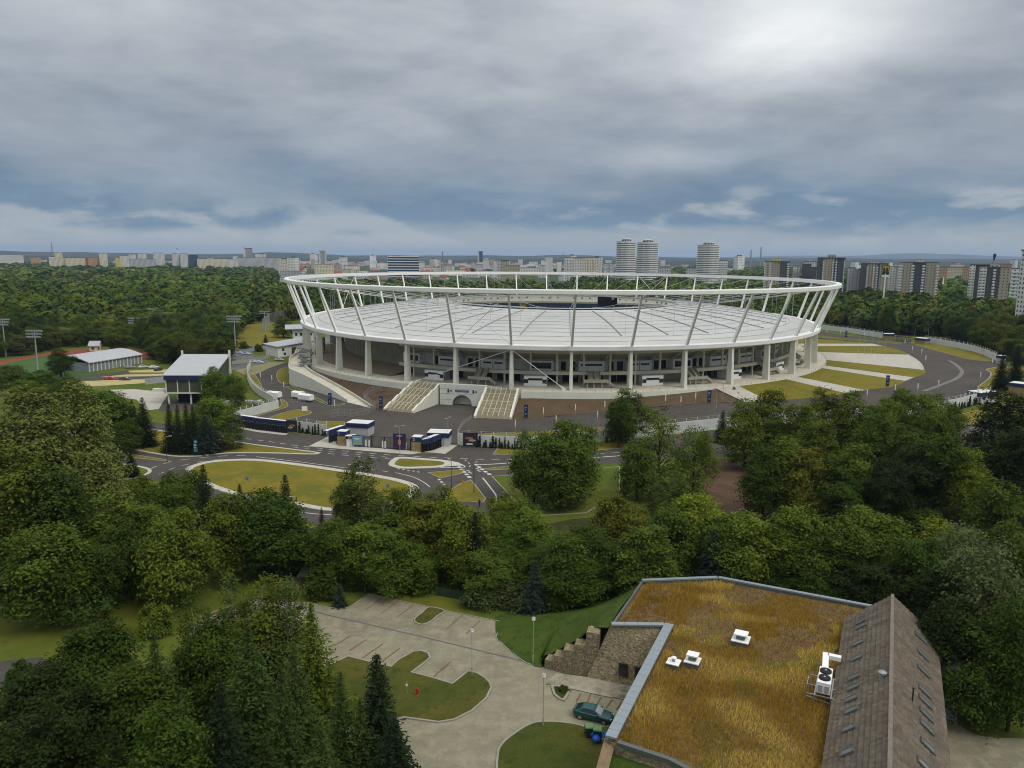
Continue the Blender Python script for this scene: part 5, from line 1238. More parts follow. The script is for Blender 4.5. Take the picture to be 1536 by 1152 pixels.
# the walker on the junction path
def person(label, loc, rz):
    t = thing('person', label, 'person', loc, rz)
    J = {'pel': (0, 0, .95, .15), 'wst': (0, .0, 1.12, .14), 'cho': (0, -.01, 1.33, .17), 'nck': (0, 0, 1.5, .06), 'chn': (0, -.02, 1.57, .07), 'hd': (0, -.01, 1.66, .10), 'top': (0, 0, 1.74, .07), 'nose': (0, -.115, 1.64, .018)}
    E = [('pel', 'wst'), ('wst', 'cho'), ('cho', 'nck'), ('nck', 'chn'), ('chn', 'hd'), ('hd', 'top'), ('hd', 'nose')]
    for s, f in ((-1, 1), (1, -1)):
        n = 'L' if s < 0 else 'R'
        J.update({n + 'hip': (s * .09, 0, .9, .10), n + 'kn': (s * .1, -.12 * f - .03, .5, .06), n + 'an': (s * .1, -.2 * f + .06, .09, .042), n + 'to': (s * .11, -.2 * f - .1, .035, .035),
                  n + 'sh': (s * .19, 0, 1.42, .062), n + 'el': (s * .25, .1 * f, 1.14, .045), n + 'wr': (s * .25, .1 * f - .12, .92, .03), n + 'pa': (s * .25, .1 * f - .15, .86, .033)})
        E += [('pel', n + 'hip'), (n + 'hip', n + 'kn'), (n + 'kn', n + 'an'), (n + 'an', n + 'to'), ('cho', n + 'sh'), (n + 'sh', n + 'el'), (n + 'el', n + 'wr'), (n + 'wr', n + 'pa')]
        for i in range(5):
            y = .1 * f - .15 + (-.03 + i * .018 if i < 4 else -.045); l = (.07, .08, .075, .06, .05)[i]
            J[n + 'f%d' % i] = (s * .255, y, .83 - (0 if i < 4 else -.03), .009); J[n + 'g%d' % i] = (s * (.245 - .01 * i), y - (0 if i < 4 else .02), .83 - l + (0 if i < 4 else .01), .008); E += [(n + 'pa', n + 'f%d' % i), (n + 'f%d' % i, n + 'g%d' % i)]
    ks = list(J); me = bpy.data.meshes.new('body'); me.from_pydata([J[k][:3] for k in ks], [(ks.index(a), ks.index(c)) for a, c in E], [])
    o = bpy.data.objects.new('body', me); COL.objects.link(o); md = o.modifiers.new('s', 'SKIN'); 
    for v, k in zip(me.skin_vertices[0].data, ks): v.radius = (J[k][3],) * 2
    me.skin_vertices[0].data[0].use_root = True
    md2 = o.modifiers.new('u', 'SUBSURF'); md2.levels = 1; md2.render_levels = 1
    dg = bpy.context.evaluated_depsgraph_get(); m2 = bpy.data.meshes.new_from_object(o.evaluated_get(dg)); bpy.data.objects.remove(o); o = bpy.data.objects.new('body', m2); COL.objects.link(o); o.parent = t
    m2.materials.clear()
    for m in (mat('jacket_black', (.012, .012, .014), .8, .2, 4), mat('trousers_dark', (.02, .02, .028), .8, .2, 4), mat('skin', (.45, .27, .2), .6, .05)): m2.materials.append(m)
    for p in m2.polygons: c = p.center; p.material_index = 2 if c.z > 1.5 or (abs(c.x) > .2 and c.z < .9 and c.z > .7) else (1 if c.z < .95 and abs(c.x) < .2 else 0); p.use_smooth = True
    b = MB(); b.lathe((0, .015, 1.63), [(.115, 0), (.12, .06), (.1, .12), (.05, .155)], 12); b.build('hair', mat('hair_dark', (.02, .014, .01), .8, .2, 8), t)
    b = MB()
    for s in (-1, 1): b.box((s * .035, -.105, 1.655), (.022, .01, .012)); 
    b.box((0, -.10, 1.59), (.045, .012, .01)); b.build('face_features', INK, t)
    return t
person('walker in dark jacket and trousers on the path below the junction lawn', at(719, 761), .4)
# road signs
def rsign(lab, px, py, h, c, shape='disc', r=.38):
    t = thing('road_sign', lab, 'road sign', at(px, py, .1)); b = MB(); b.tube([(0, 0, 0), (0, 0, h)], .045, 6); b.build('pole', RAIL, t); b = MB()
    if shape == 'disc': b.lathe((0, 0, 0), [(r, 0), (r, .03)], 16)
    else: b.lathe((0, 0, 0), [(.55, 0), (.55, .03)], 3)
    o = b.build('plate', c, t); o.rotation_euler = (PI / 2, 0, 0); o.location = (0, -.07, h - .4); return t
SB = mat('sign_blue', (.06, .16, .42), .5, 0); SY = mat('sign_yellow', (.5, .28, .02), .5, 0)
rsign('blue round road sign on the roundabout lawn near its right tip', 582, 741, 2.2, SB); rsign('yellow warning sign on the junction lawn', 695, 741, 3.0, SY, 'tri'); rsign('small blue sign under the dark spruce left', 220, 667, 1.4, SB); rsign('orange road sign on the street at the right edge', 1462, 661, 1.8, SY, 'tri'); rsign('blue round sign on the roundabout lawn by its lower kerb', 371, 723, 1.2, SB)
# ------------------------------------------------------------------ paved car park in front
PAVE = mix3('block_paving', [(0.275, 0.25, 0.17), (0.215, 0.195, 0.135), (0.33, 0.30, 0.21), (0.15, 0.135, 0.095)], [0.09, 0.5, 0.25], bump=0.0, thr=((.4, .6), (.45, .65), (.62, .72)))
nt_ = PAVE.node_tree; bs = nt_.nodes['Principled BSDF']
br = nt_.nodes.new('ShaderNodeTexBrick'); br.inputs['Scale'].default_value = 4.0; br.inputs['Mortar Size'].default_value = .03; br.inputs['Color1'].default_value = (1, 1, 1, 1); br.inputs['Color2'].default_value = (.82, .82, .8, 1); br.inputs['Mortar'].default_value = (.6, .6, .58, 1)
tcn = nt_.nodes.new('ShaderNodeTexCoord'); nt_.links.new(tcn.outputs['Object'], br.inputs['Vector']); lk = bs.inputs['Base Color'].links[0].from_socket
mm = nt_.nodes.new('ShaderNodeMix'); mm.data_type = 'RGBA'; mm.blend_type = 'MULTIPLY'; mm.inputs[0].default_value = .8; nt_.links.new(lk, mm.inputs[6]); nt_.links.new(br.outputs['Color'], mm.inputs[7]); nt_.links.new(mm.outputs[2], bs.inputs['Base Color'])
yard = [(300, 930), (380, 902), (440, 905), (465, 905), (476, 908), (495, 912), (514, 913), (527.5, 909), (553, 891.5), (644, 911), (753.6, 933.4), (743.6, 956.5), (763, 975.4), (782, 990), (795, 997), (817, 1002.5), (850, 1012), (879, 1016), (947, 1029.6), (1010, 1042),
        (990, 1075), (930, 1090), (879, 1090.5), (855, 1084), (822, 1082), (795, 1085), (784, 1092), (763, 1105.6), (748, 1121.6), (744, 1138), (745, 1180), (748, 1260), (560, 1260), (500, 1150), (470, 1060), (400, 1020), (300, 1000)]
LAYER[0] = 0.01
sheet('car_park', pix(yard), PAVE)
def kerbline(pts, w=.14, h=.1, sm=4, closed=False):
    P = smooth(pix(pts), sm, closed) if sm else pix(pts); L, R = ribbon(P, w, closed, z=h); b = MB(); L0 = [Vector((p.x, p.y, 0)) for p in L]; R0 = [Vector((p.x, p.y, 0)) for p in R]
    b.loft([R0, R, L, L0], closed=closed); return tag(b.build('kerb', KERB), kind='structure')
PARKG = mix3('park_grass', [(0.060, 0.075, 0.012), (0.105, 0.095, 0.018), (0.04, 0.062, 0.008), (0.14, 0.11, 0.025)], [0.10, 0.5, 2.0], bump=0.9, bscale=7, thr=((.42, .6), (.5, .66), (.6, .74)))
isl = [(522, 984.5), (552, 992), (585.8, 999.8), (597, 990), (608.8, 983.5), (619.6, 977.6), (633, 976.5), (643, 980), (646.7, 987.6), (634, 998), (619.6, 1009), (650, 1017), (678, 1025.5), (690, 1016), (702, 1006.5), (717, 1010), (728, 1017), (736, 1025), (738, 1033), (730.6, 1048.5), (709, 1067.5), (682, 1081), (657.5, 1085), (606, 1078), (560, 1090), (500, 1080), (480, 1040), (490, 1000)]
lawn('island_lawn', pix(isl), PARKG, h=.15, kerb=.22)
lawn('corner_lawn', smooth(pix([(795, 1086), (822, 1082.5), (855, 1085), (879, 1091), (905, 1103), (925, 1115), (1000, 1180), (1000, 1260), (750, 1260), (744, 1160), (744.5, 1138), (748, 1122), (763, 1106)]), 3), PARKG, h=.15, kerb=.22)
lawn('finger_lawn', smooth(pix([(644, 911), (668, 916.5), (658, 924), (647, 933), (634, 938), (623, 935), (621, 929), (632, 920)]), 3), PARKG, h=.15, kerb=.2)
kerbline([(300, 925), (380, 901), (440, 905), (465, 905), (476, 908), (495, 912), (514, 913), (527.5, 909), (540, 900)], sm=3); kerbline([(540, 900), (553, 891.5), (644, 911)], sm=0); kerbline([(668, 916.5), (753.6, 933.4), (743.6, 956.5)], sm=0); kerbline([(743.6, 956.5), (763, 975.4), (782, 990), (795, 997), (817, 1002.5)], sm=3)
GUT = mat('drain_stone', (.10, .10, .11), .8, .15, 1); REDL = mat('red_brick_line', (.20, .085, .05), .9, .2, 2)
z = layer(); b = MB(); L_, R_ = ribbon(pix([(380, 893), (491, 922.6), (640, 957), (785, 992)]), .28, z=z); b.loft([L_, R_]); tag(b.build('drain_channel', GUT), kind='structure')
bays = [((574, 896.5), (549, 915)), ((597, 901.5), (572, 920.5)), ((620, 907.5), (595, 926.5)), ((693, 923), (669.6, 943.5)), ((720, 931), (699.5, 951)), ((526, 953.5), (505, 967)), ((549.5, 959.5), (524.5, 976)), ((574.5, 966), (543.5, 987.5)), ((599.5, 973), (571, 994)), ((676, 993), (648, 1017.5)),
        ((871.5, 1041), (864.5, 1052.5)), ((886, 1042), (880, 1056)), ((902, 1046), (894.5, 1058.5)), ((918, 1050), (909, 1063)), ((933, 1053), (924.5, 1065.5))]
for p, q in bays: z = layer(); b = MB(); L_, R_ = ribbon(pix([p, q]), .16, z=z); b.loft([L_, R_]); tag(b.build('bay_line', REDL), kind='structure')
APRON = mix3('stained_apron', [(0.36, 0.33, 0.26), (0.24, 0.22, 0.16), (0.14, 0.125, 0.085)], [0.35, 0.18], bump=.2, thr=((.4, .65), (.5, .62)))
sheet('apron', pix([(819, 1027), (834, 1010.8), (850, 1012.5), (879, 1016.5), (947, 1030), (1000, 1040), (990, 1058), (940, 1051), (900, 1044), (857, 1034)]), APRON)
bed = pix([(826, 1030), (836, 1029.5), (857, 1034.5), (852, 1045), (846, 1053), (838, 1050), (830, 1043)])
lawn('planting_bed', bed, FLOORM, h=.2, kerb=.28)
sheet('rear_yard', smooth(pix([(1400, 1020), (1420, 1050), (1432, 1080), (1450, 1097), (1480, 1107), (1540, 1110), (1640, 1110), (1640, 1260), (1380, 1260), (1360, 1100)]), 2), PAVE); kerbline([(1400, 1020), (1420, 1050), (1432, 1080), (1450, 1097), (1480, 1107), (1540, 1110), (1640, 1112)], sm=3)
# ------------------------------------------------------------------ green roofed building
STONEW = mix3('rubble_stone', [(0.30, 0.245, 0.15), (0.20, 0.16, 0.095), (0.38, 0.32, 0.21), (0.11, 0.088, 0.055)], [1.2, 3.0, 2.2], bump=1.0, bscale=3.5, thr=((.42, .58), (.5, .62), (.55, .68)))
ZINC = mat('zinc_coping', (.27, .31, .33), .45, .06, .7, metal=.3); ZINCD = mat('zinc_dark', (.11, .125, .12), .5, .1, .6, metal=.2)
RZ = 6.55
pA, pB, pC = at(1003, 938, 6.9), at(917, 937, 6.9), at(916, 1108, 6.9)
fl, fm, fr_ = at(963, 872, 6.9), at(1076, 867.5, 6.9), at(1310, 911.5, 6.9)
rd = Vector((-.444, -.896, 0)); rg = Vector((.896, -.444, 0))
GR = thing('green_roof_building', 'stone building under a broad flat roof of golden grass with zinc parapets', 'building', (30, 80, 0)); GO = GR.location.copy()
far_r = fr_ + rg * 3.4; bmid = (at(1270, 929, 7.6) + at(1401.4, 951, 7.6)) / 2
roofpoly = [pC, at(1030, 1146, 6.9), at(1060, 1180, 6.9), bmid + rd * 36, bmid + rd * .8, far_r, fr_, fm, fl, pB + Vector((.2, .4, 0)), pA]
b = MB(); b.prism([Vector((p.x, p.y, 0)) for p in roofpoly], 0.0, RZ, 0); gb = b.build('wall', STONEW, GR, GO)
b = MB(); b.sheet([(p.x, p.y, RZ + .02) for p in inset(roofpoly, .05)]); 
ROOFSOIL = mix3('roof_soil', [(0.15, 0.088, 0.030), (0.10, 0.055, 0.028), (0.19, 0.125, 0.035), (0.14, 0.105, 0.03)], [0.16, 0.35, 1.2], bump=.8, bscale=3)
b.build('roof', ROOFSOIL, GR, GO)
def coping(name, pts, w, z, h, m, seg=1.15):
    P = resample(pts, max(1, int(sum((Vector(c) - Vector(a)).length for a, c in zip(pts[:-1], pts[1:])) / seg))); b = MB()
    for a, c in zip(P[:-1], P[1:]):
        d = (c - a).normalized(); b.beam(Vector((a.x, a.y, z)) + d * .015, Vector((c.x, c.y, z)) - d * .015, w, h)
    return b.build(name, m, GR, GO)
sh = rg * .35
coping('parapet_coping', [pA + Vector((.1, .1, 0)), pC - rd * .0], 1.05, 7.0, .2, ZINC, 1.15); coping('parapet_coping', [pB, pA - Vector((.55, 0, 0))], .7, 7.0, .2, ZINC, 1.5)
coping('parapet_coping', [fl, fm], .55, 7.05, .2, ZINC, 3); coping('parapet_coping', [fm + Vector((.15, -.02, 0)), far_r], .55, 7.05, .2, ZINC, 3); coping('parapet_coping', [pB + Vector((.3, .5, 0)), fl], .3, 6.75, .25, ZINCD, 3)
coping('parapet_coping', [pC + Vector((.6, -.4, 0)), at(1030, 1146, 6.9), at(1060, 1182, 6.9)], .45, 6.75, .35, ZINCD, 2)
for a_, c_, off in ((pA, pC, .3), (fl, fm, 0), (fm, far_r, 0)):
    b = MB(); d = (c_ - a_).normalized(); b.beam(Vector((a_.x, a_.y, 6.72)) + d * .35, Vector((c_.x, c_.y, 6.72)) - d * .02, .4, .4); b.build('parapet_upstand', ZINCD, GR, GO)
# battered stone front with two windows
D0, E0 = at(879, 1016), at(947, 1029.6); E1 = D0 + (E0 - D0) * 1.75
T0f = Vector((pB.x, pB.y, 6.88)); T1f = Vector((pA.x - .2, pA.y, 6.88)); back = Vector((.1, .5, 0))
b = MB(); nxs, nzs = 16, 8; rr = random.Random(6); rows = []
for j in range(nzs + 1):
    f = j / nzs; a_ = D0.lerp(T0f, f); c_ = E1.lerp(T1f, f); rows.append([a_.lerp(c_, i / nxs) + Vector((0, -rr.uniform(0, .07), 0)) for i in range(nxs + 1)])
b.loft(rows); tb = [p + back for p in rows[-1]]; b.loft([rows[-1], tb]); b.loft([[r[0] for r in rows], [r[0] + back * (1 if i else 1) for i, r in enumerate(rows)]]); b.build('battered_front', STONEW, GR, GO)
nf = (E1 - D0).cross(T0f - D0).normalized()
if nf.y > 0: nf = -nf
def ray_plane(px, py, p0, n):
    o = Vector((0, 0, CAMH)); d = (at(px, py, 0) - o).normalized(); return o + d * ((p0 - o).dot(n) / d.dot(n))
for q in (((929, 994.5), (942, 996.5), (941.5, 1015), (929, 1012)), ((953, 1000), (962, 1001.5), (961.5, 1021), (953, 1019))):
    P = [ray_plane(x, y, D0, nf) + nf * .1 for x, y in q]; b = MB(); b.add(P, [(0, 1, 2, 3)]); w = b.build('window', DARKG, GR, GO); b = MB()
    for i in range(4): b.beam(P[i] + nf * .03, P[(i + 1) % 4] + nf * .03, .14)
    b.beam((P[0] + P[1]) / 2 + nf * .02, (P[2] + P[3]) / 2 + nf * .02, .06); f_ = b.build('frame', mat('window_frame_brown', (.05, .025, .018), .6, .1), w, GO)
# gabion steps: each a cage of stones
MESHW = mat('gabion_stone', (.38, .31, .19), .95, .4, 5.5, 1.0, 7, col2=(.10, .08, .045))
g0, g1 = at(817.5, 1003), at(880, 1016); gabtop = []; hs = [(824, 987), (840, 981), (857, 972), (875, 964.5), (894, 946)]; rr = random.Random(12)
for i, (px_, py_) in enumerate(hs):
    f0, f1 = i / 5, (i + 1) / 5; a_ = g0.lerp(g1, f0) + Vector((.9 * (i / 4) ** 2, .05, 0)); c_ = g0.lerp(g1, f1) + Vector((.9 * ((i + 1) / 4) ** 2, .05, 0)); m_ = (a_ + c_) / 2; h = at_dist(px_, py_, m_.y + .5).z
    t = thing('gabion', 'stone filled gabion, %s of the stepped row beside the battered wall' % ('lowest', 'second lowest', 'middle one', 'second highest', 'highest')[i], 'gabion', m_, math.atan2((c_ - a_).y, (c_ - a_).x), 'stepped gabions'); L = (c_ - a_).length
    gabtop.append(Vector((m_.x, m_.y + 1.5, h - .05)))
    b = MB(); nx = 9; nz = max(3, int(h / .3)); R = []
    for j in range(nz + 1): R.append([Vector((-L / 2 + L * k / nx, -rr.uniform(0, .12), h * j / nz)) for k in range(nx + 1)])
    b.loft(R); R2 = [R[-1]] + [[Vector((-L / 2 + L * k / nx, d, h + rr.uniform(-.06, .1))) for k in range(nx + 1)] for d in (.4, .8, 1.2, 1.6)]; b.loft(R2)
    for s in (0, -1): b.loft([[r[s] for r in R], [Vector((r[s].x, 1.6, r[s].z)) for r in R]], flip=(s == 0))
    b.build('stones', MESHW, t)
    b = MB()
    for x in (-L / 2 + .03, L / 2 - .03): b.beam((x, -.14, 0), (x, -.14, h), .05)
    for j in range(int(h) + 1): b.beam((-L / 2, -.14, min(h, j + .05)), (L / 2, -.14, min(h, j + .05)), .04)
    b.build('cage_wire', DARKC, t)
# grass bank rising to the roof
A_ = [(743, 930, .05), (768, 922, .3), (822, 924, 1.5), (876, 917, 3.2), (920, 906, 5.0), (960, 880, 6.6)]
B_ = [(743.6, 956.5, .05), (764, 976, .08), (800, 998.5, .12), (814, 1001.5, .15)]
C_ = [(743, 925, 0), (770, 915, 0), (826, 913, 0), (880, 905, 0), (925, 893, 0), (965, 862, 0)]
n = 20; a_, b_, c_ = [resample([at(*p) for p in X] + ([] if X is not B_ else [gabtop[0] - Vector((1.2, 0, .3))] + gabtop + [Vector((pB.x - .3, pB.y + .3, 6.4))]), n) for X in (A_, B_, C_)]
R = []; rr = random.Random(2)
for j in range(9): R.append([q.lerp(p, j / 8) + Vector((0, 0, .55 * math.sin(PI * j / 8) * min(1, i / 6) + rr.uniform(-.05, .05))) for i, (p, q) in enumerate(zip(a_, b_))])
for j in range(1, 4): R.append([p.lerp(q, j / 3) for p, q in zip(a_, c_)])
b = MB(); b.loft(R); tag(b.build('grass_bank', mix3('bank_grass', [(0.045, 0.085, 0.010), (0.07, 0.095, 0.014), (0.03, 0.06, 0.008)], [.25, .8], bump=.9, bscale=6), smooth=True), kind='structure')
# roof vents
def vent(label, px, py, w, h, cap=True, rz=-.46):
    t = thing('roof_vent', label, 'roof vent', at(px, py, RZ), rz, 'vents on the grass roof'); b = MB(); b.box((0, 0, 0), (w, w, h)); b.build('body', ZINCD, t); b = MB(); b.box((0, 0, h), (w * 1.1, w * 1.1, .1)); b.build('flange', WHITEB, t)
    if cap:
        b = MB(); b.box((0, 0, h + .1), (w * .5, w * .5, .55)); b.build('neck', ZINC, t); b = MB(); b.box((0, 0, h + .65), (w * .85, w * .75, .14)); b.build('cap', WHITEB, t)
        b = MB()
        for i in range(3): b.box((0, 0, h + .18 + i * .15), (w * .55, w * .55, .05))
        b.build('louver', ZINCD, t)
    else:
        b = MB(); b.lathe((0, 0, h + .1), [(.16, 0), (.16, .45)], 12); b.build('neck', ZINC, t); b = MB(); b.lathe((0, 0, h + .5), [(.3, 0), (.3, .08), (.05, .22)], 14); b.build('cap', WHITEB, t)
vent('large capped vent on the grass roof, the farthest one', 1111, 965.5, 1.75, .55); vent('capped vent on the grass roof between the other two', 1038.5, 1000.5, 1.45, .75); vent('low vent with a round cap on the grass roof', 1010, 1002.5, 1.25, .7, False)
# ------------------------------------------------------------------ shingled barn
BE, BR = 7.6, 11.45
lf, rf = at(1270, 929, BE), at(1401.4, 951, BE); rdv = Vector((-.4425, -.8968, 0)); BL = 36.0
gv = (rf - lf); gv -= rdv * gv.dot(rdv); BW = gv.length; gv.normalize(); rf = lf + gv * BW; base = (lf + rf) / 2
bang = math.atan2(-rdv.y, -rdv.x)   # local x runs away from the viewer along the ridge
BT = thing('shingle_barn', 'long barn with a steep weathered shingle roof and rows of small skylights', 'barn', (base.x, base.y, 0), bang)
# local: x = -u along rdv ; y left is +
b = MB(); hw = BW / 2 - .35; b.box((-BL / 2, 0, 0), (BL - .6, hw * 2, BE)); b.add([(-.3, -hw, BE), (-.3, hw, BE), (-.3, 0, BR - .3)], [(0, 1, 2)]); b.add([(-BL + .3, -hw, BE), (-BL + .3, hw, BE), (-BL + .3, 0, BR - .3)], [(0, 2, 1)])
b.build('wall', mat('barn_boards', (.12, .10, .075), .9, .3, 1.5), BT)
rr = random.Random(15)
def slope(sgn):
    b = MB(); tone = []; nc = 11; cols_ = 31; sl = math.hypot(BW / 2 + .25, BR - BE + .19)
    def P(u, v, lift=0.0):   # u along ridge, v 0 eave..1 ridge
        y = (BW / 2 + .25) * (1 - v); z = BE - .19 + (BR - BE + .19) * v; nz = (BW / 2) / sl; ny = (BR - BE) / sl
        return (u, sgn * (y + ny * lift), z + nz * lift)
    coltone = [rr.uniform(.85, 1.1) for _ in range(cols_)]
    for i in range(nc):
        for k in range(cols_):
            u0 = .35 - (BL + .7) * k / cols_; u1 = .35 - (BL + .7) * (k + 1) / cols_; v0, v1 = i / nc, (i + 1) / nc; nb = 3
            jit = rr.uniform(0, .02)
            for s in range(nb):
                a0, a1 = u0 + (u1 - u0) * s / nb, u0 + (u1 - u0) * (s + 1) / nb - .0; j2 = rr.uniform(0, .015); lo, hi = .10 + jit + j2, .02
                q = [P(a0, v0, lo), P(a1, v0, lo), P(a1, v1, hi), P(a0, v1, hi)]; q2 = [P(a0, v0, 0), P(a1, v0, 0)]
                b.add(q, [(0, 1, 2, 3)] if sgn < 0 else [(3, 2, 1, 0)]); b.add([q2[0], q2[1], q[1], q[0]], [(0, 1, 2, 3)] if sgn < 0 else [(3, 2, 1, 0)])
                tn = coltone[k] * rr.uniform(.78, 1.18); tone += [tn, tn * rr.uniform(.96, 1.0), tn * rr.uniform(.9, 1.0), 1] * 2
    o = b.build('roof', SHING, BT); a = o.data.attributes.new('tone', 'FLOAT_COLOR', 'FACE'); a.data.foreach_set('color', tone); return P
SHING = mat('wood_shingle', (.100, .082, .060), .9, .35, 1.4, .5, 9, col2=(.158, .130, .098), stretch=(1, 4, 1))
nt_ = SHING.node_tree; bs = nt_.nodes['Principled BSDF']; lk = bs.inputs['Base Color'].links[0].from_socket; ca = nt_.nodes.new('ShaderNodeAttribute'); ca.attribute_name = 'tone'; mm = nt_.nodes.new('ShaderNodeMix'); mm.data_type = 'RGBA'; mm.blend_type = 'MULTIPLY'; mm.inputs[0].default_value = 1
nt_.links.new(lk, mm.inputs[6]); nt_.links.new(ca.outputs['Color'], mm.inputs[7]); nt_.links.new(mm.outputs[2], bs.inputs['Base Color'])
PL_, PR_ = slope(1), slope(-1)
b = MB(); b.beam((.4, 0, BR + .12), (-BL - .4, 0, BR + .12), .35, .1); b.build('ridge_cap', mat('ridge_wood', (.17, .145, .12), .9, .2, 2), BT)
BT.rotation_euler = (0, 0, bang); bpy.context.view_layer.update(); inv = BT.matrix_world.inverted()
SKY_G = mat('skylight_glass', (.13, .155, .15), .12, .15, .8, spec=.7); FRM = mat('skylight_frame', (.10, .095, .085), .6, .1)
def skylights(P, pts, w, h, glass):
    for x, y in pts:
        px_, py_ = 1136 + x / 3.6925, 840 + y / 3.6925; p0 = Vector(P(0, 0)); p1 = Vector(P(-5, 0)); p2 = Vector(P(0, 1)); W = BT.matrix_world; nn_ = ((W @ p1) - (W @ p0)).cross((W @ p2) - (W @ p0)).normalized()
        q = inv @ ray_plane(px_, py_, W @ p0, nn_); v = (q.z - (BE - .19)) / (BR - BE + .19); dv = h / math.hypot(BW / 2, BR - BE) / 2; u = q.x
        def ringp(g, l): return [Vector(P(u + w / 2 + g, v - dv - g * .2, l)), Vector(P(u - w / 2 - g, v - dv - g * .2, l)), Vector(P(u - w / 2 - g, v + dv + g * .2, l)), Vector(P(u + w / 2 + g, v + dv + g * .2, l))]
        b = MB(); o_, i_ = ringp(.12, .02), ringp(.12, .26); b.loft([o_, i_, ringp(0, .26), ringp(0, .2)], closed=True); f = b.build('skylight', FRM, BT); b = MB(); b.add(ringp(0, .22), [(0, 1, 2, 3)]); b.build('pane', glass, f)
skylights(PL_, [(580, 372), (580, 345), (563, 465), (555, 548), (545, 652), (537, 710), (528, 773), (525, 838), (513, 938), (503, 1070)], .65, 1.0, SKY_G)
skylights(PR_, [(900, 435), (912, 530), (915, 620), (922, 735), (925, 790), (930, 862), (933, 930), (938, 1035), (920, 1145)], .65, 1.15, SKY_G)
q = inv @ ray_plane(1136 + 690 / 3.6925, 840 + 655 / 3.6925, BT.matrix_world @ Vector(PL_(0, 0)), (((BT.matrix_world @ Vector(PL_(-5, 0))) - (BT.matrix_world @ Vector(PL_(0, 0)))).cross((BT.matrix_world @ Vector(PL_(0, 1))) - (BT.matrix_world @ Vector(PL_(0, 0))))).normalized())
b = MB(); b.lathe((q.x, q.y, q.z - .3), [(.28, 0), (.28, .8), (.4, .8), (.4, .95), (.1, 1.1)], 14); b.build('roof_ventilator', ZINC, BT)
q = inv @ ray_plane(1136 + 858 / 3.6925, 840 + 785 / 3.6925, BT.matrix_world @ Vector(PR_(0, 0)), (((BT.matrix_world @ Vector(PR_(-5, 0))) - (BT.matrix_world @ Vector(PR_(0, 0)))).cross((BT.matrix_world @ Vector(PR_(0, 1))) - (BT.matrix_world @ Vector(PR_(0, 0))))).normalized())
b = MB(); b.lathe((q.x, q.y, q.z - .2), [(.07, 0), (.07, 1.5), (.13, 1.5), (.13, 1.6)], 8); b.build('flue_pipe', DARKPOLE, BT)
b = MB(); b.box((-2.4, -BW / 2 - 1.6, 5.9), (3.4, 2.2, .3)); b.box((-2.4, -BW / 2 - 1.6, 0), (3.2, 2.0, 5.9)); b.build('annex_roof', ZINC, BT)
# cooling unit on its steel frame beside the barn
ap = at(1234, 1046, 7.3); t = thing('cooling_unit', 'white rooftop cooling unit with two black fans on a steel frame', 'cooling unit', ap, bang)
b = MB(); b.box((1.7, 0, .35), (3.3, 1.25, 1.15)); b.build('casing', WHITEB, t)
for x in (1.0, 2.4):
    b = MB(); b.lathe((x, 0, 1.5), [(.56, 0), (.56, .18), (.5, .2)], 20); f = b.build('fan_housing', BLACK, t); b = MB(); b.lathe((x, 0, 1.66), [(.12, 0), (.12, .08)], 10); b.build('fan_hub', GREYP, f)
b = MB()
for y in (-.75, .75): b.beam((-.5, y, .28), (3.6, y, .28), .12); b.box((-.4, y, -.75), (.12, .12, 1.1)); b.box((3.4, y, -.75), (.12, .12, 1.0))
for x in (-.4, 1.4, 3.4): b.beam((x, 1.5, .28), (x, -1.9, .28), .1)
b.beam((-.4, 1.5, .0), (-.4, -1.9, -.4), .08); b.beam((-.4, 1.5, .3), (-.4, 1.5, 1.2), .06); b.beam((1.4, 1.5, .3), (1.4, 1.5, 1.2), .06); b.beam((-.4, 1.5, 1.2), (1.4, 1.5, 1.2), .06)
b.build('steel_frame', RIM, t)
b = MB(); b.beam((3.3, .1, .9), (7.4, .35, .9), .6, .45); b.beam((7.1, .1, .9), (7.1, -1.2, .9), .6, .45); b.build('duct', WHITEB, t); b = MB(); b.box((.02, -.3, .5), (.06, .4, .7)); b.box((.02, .3, .5), (.06, .4, .7)); b.build('service_panel', GREYP, t)
# dry grass of the roof, in tufts
def inpoly(x, y, P):
    c = np.zeros(x.shape, bool); n = len(P); j = n - 1
    for i in range(n):
        xi, yi, xj, yj = P[i][0], P[i][1], P[j][0], P[j][1]
        k = ((yi > y) != (yj > y)) & (x < (xj - xi) * (y - yi) / (yj - yi + 1e-12) + xi); c ^= k; j = i
    return c
def npmesh(name, V, F, m, attr=None, parent=None, smooth_=False):
    me = bpy.data.meshes.new(name); n = len(V); k = F.shape[1]; me.vertices.add(n); me.vertices.foreach_set('co', V.astype(np.float32).ravel()); me.loops.add(F.size); me.loops.foreach_set('vertex_index', F.astype(np.int32).ravel())
    me.polygons.add(len(F)); me.polygons.foreach_set('loop_start', np.arange(0, F.size, k, dtype=np.int32)); me.update(calc_edges=True)
    for nm, d in (attr or {}).items():
        a = me.attributes.new(nm, 'FLOAT_COLOR', 'FACE'); a.data.foreach_set('color', np.c_[d, np.ones(len(d))].astype(np.float32).ravel())
    for mm_ in (m if isinstance(m, (list, tuple)) else [m]): me.materials.append(mm_)
    o = bpy.data.objects.new(name, me); COL.objects.link(o)
    if parent is not None: o.parent = parent
    return o
rng = np.random.default_rng(11)
def vnoise(x, y, s, seed):
    r = np.random.default_rng(seed); G = r.random((128, 128)); x = x / s; y = y / s; i = np.floor(x).astype(int); j = np.floor(y).astype(int); fx = x - i; fy = y - j; fx = fx * fx * (3 - 2 * fx); fy = fy * fy * (3 - 2 * fy); g = lambda a, c: G[a % 128, c % 128]
    return (g(i, j) * (1 - fx) + g(i + 1, j) * fx) * (1 - fy) + (g(i, j + 1) * (1 - fx) + g(i + 1, j + 1) * fx) * fy
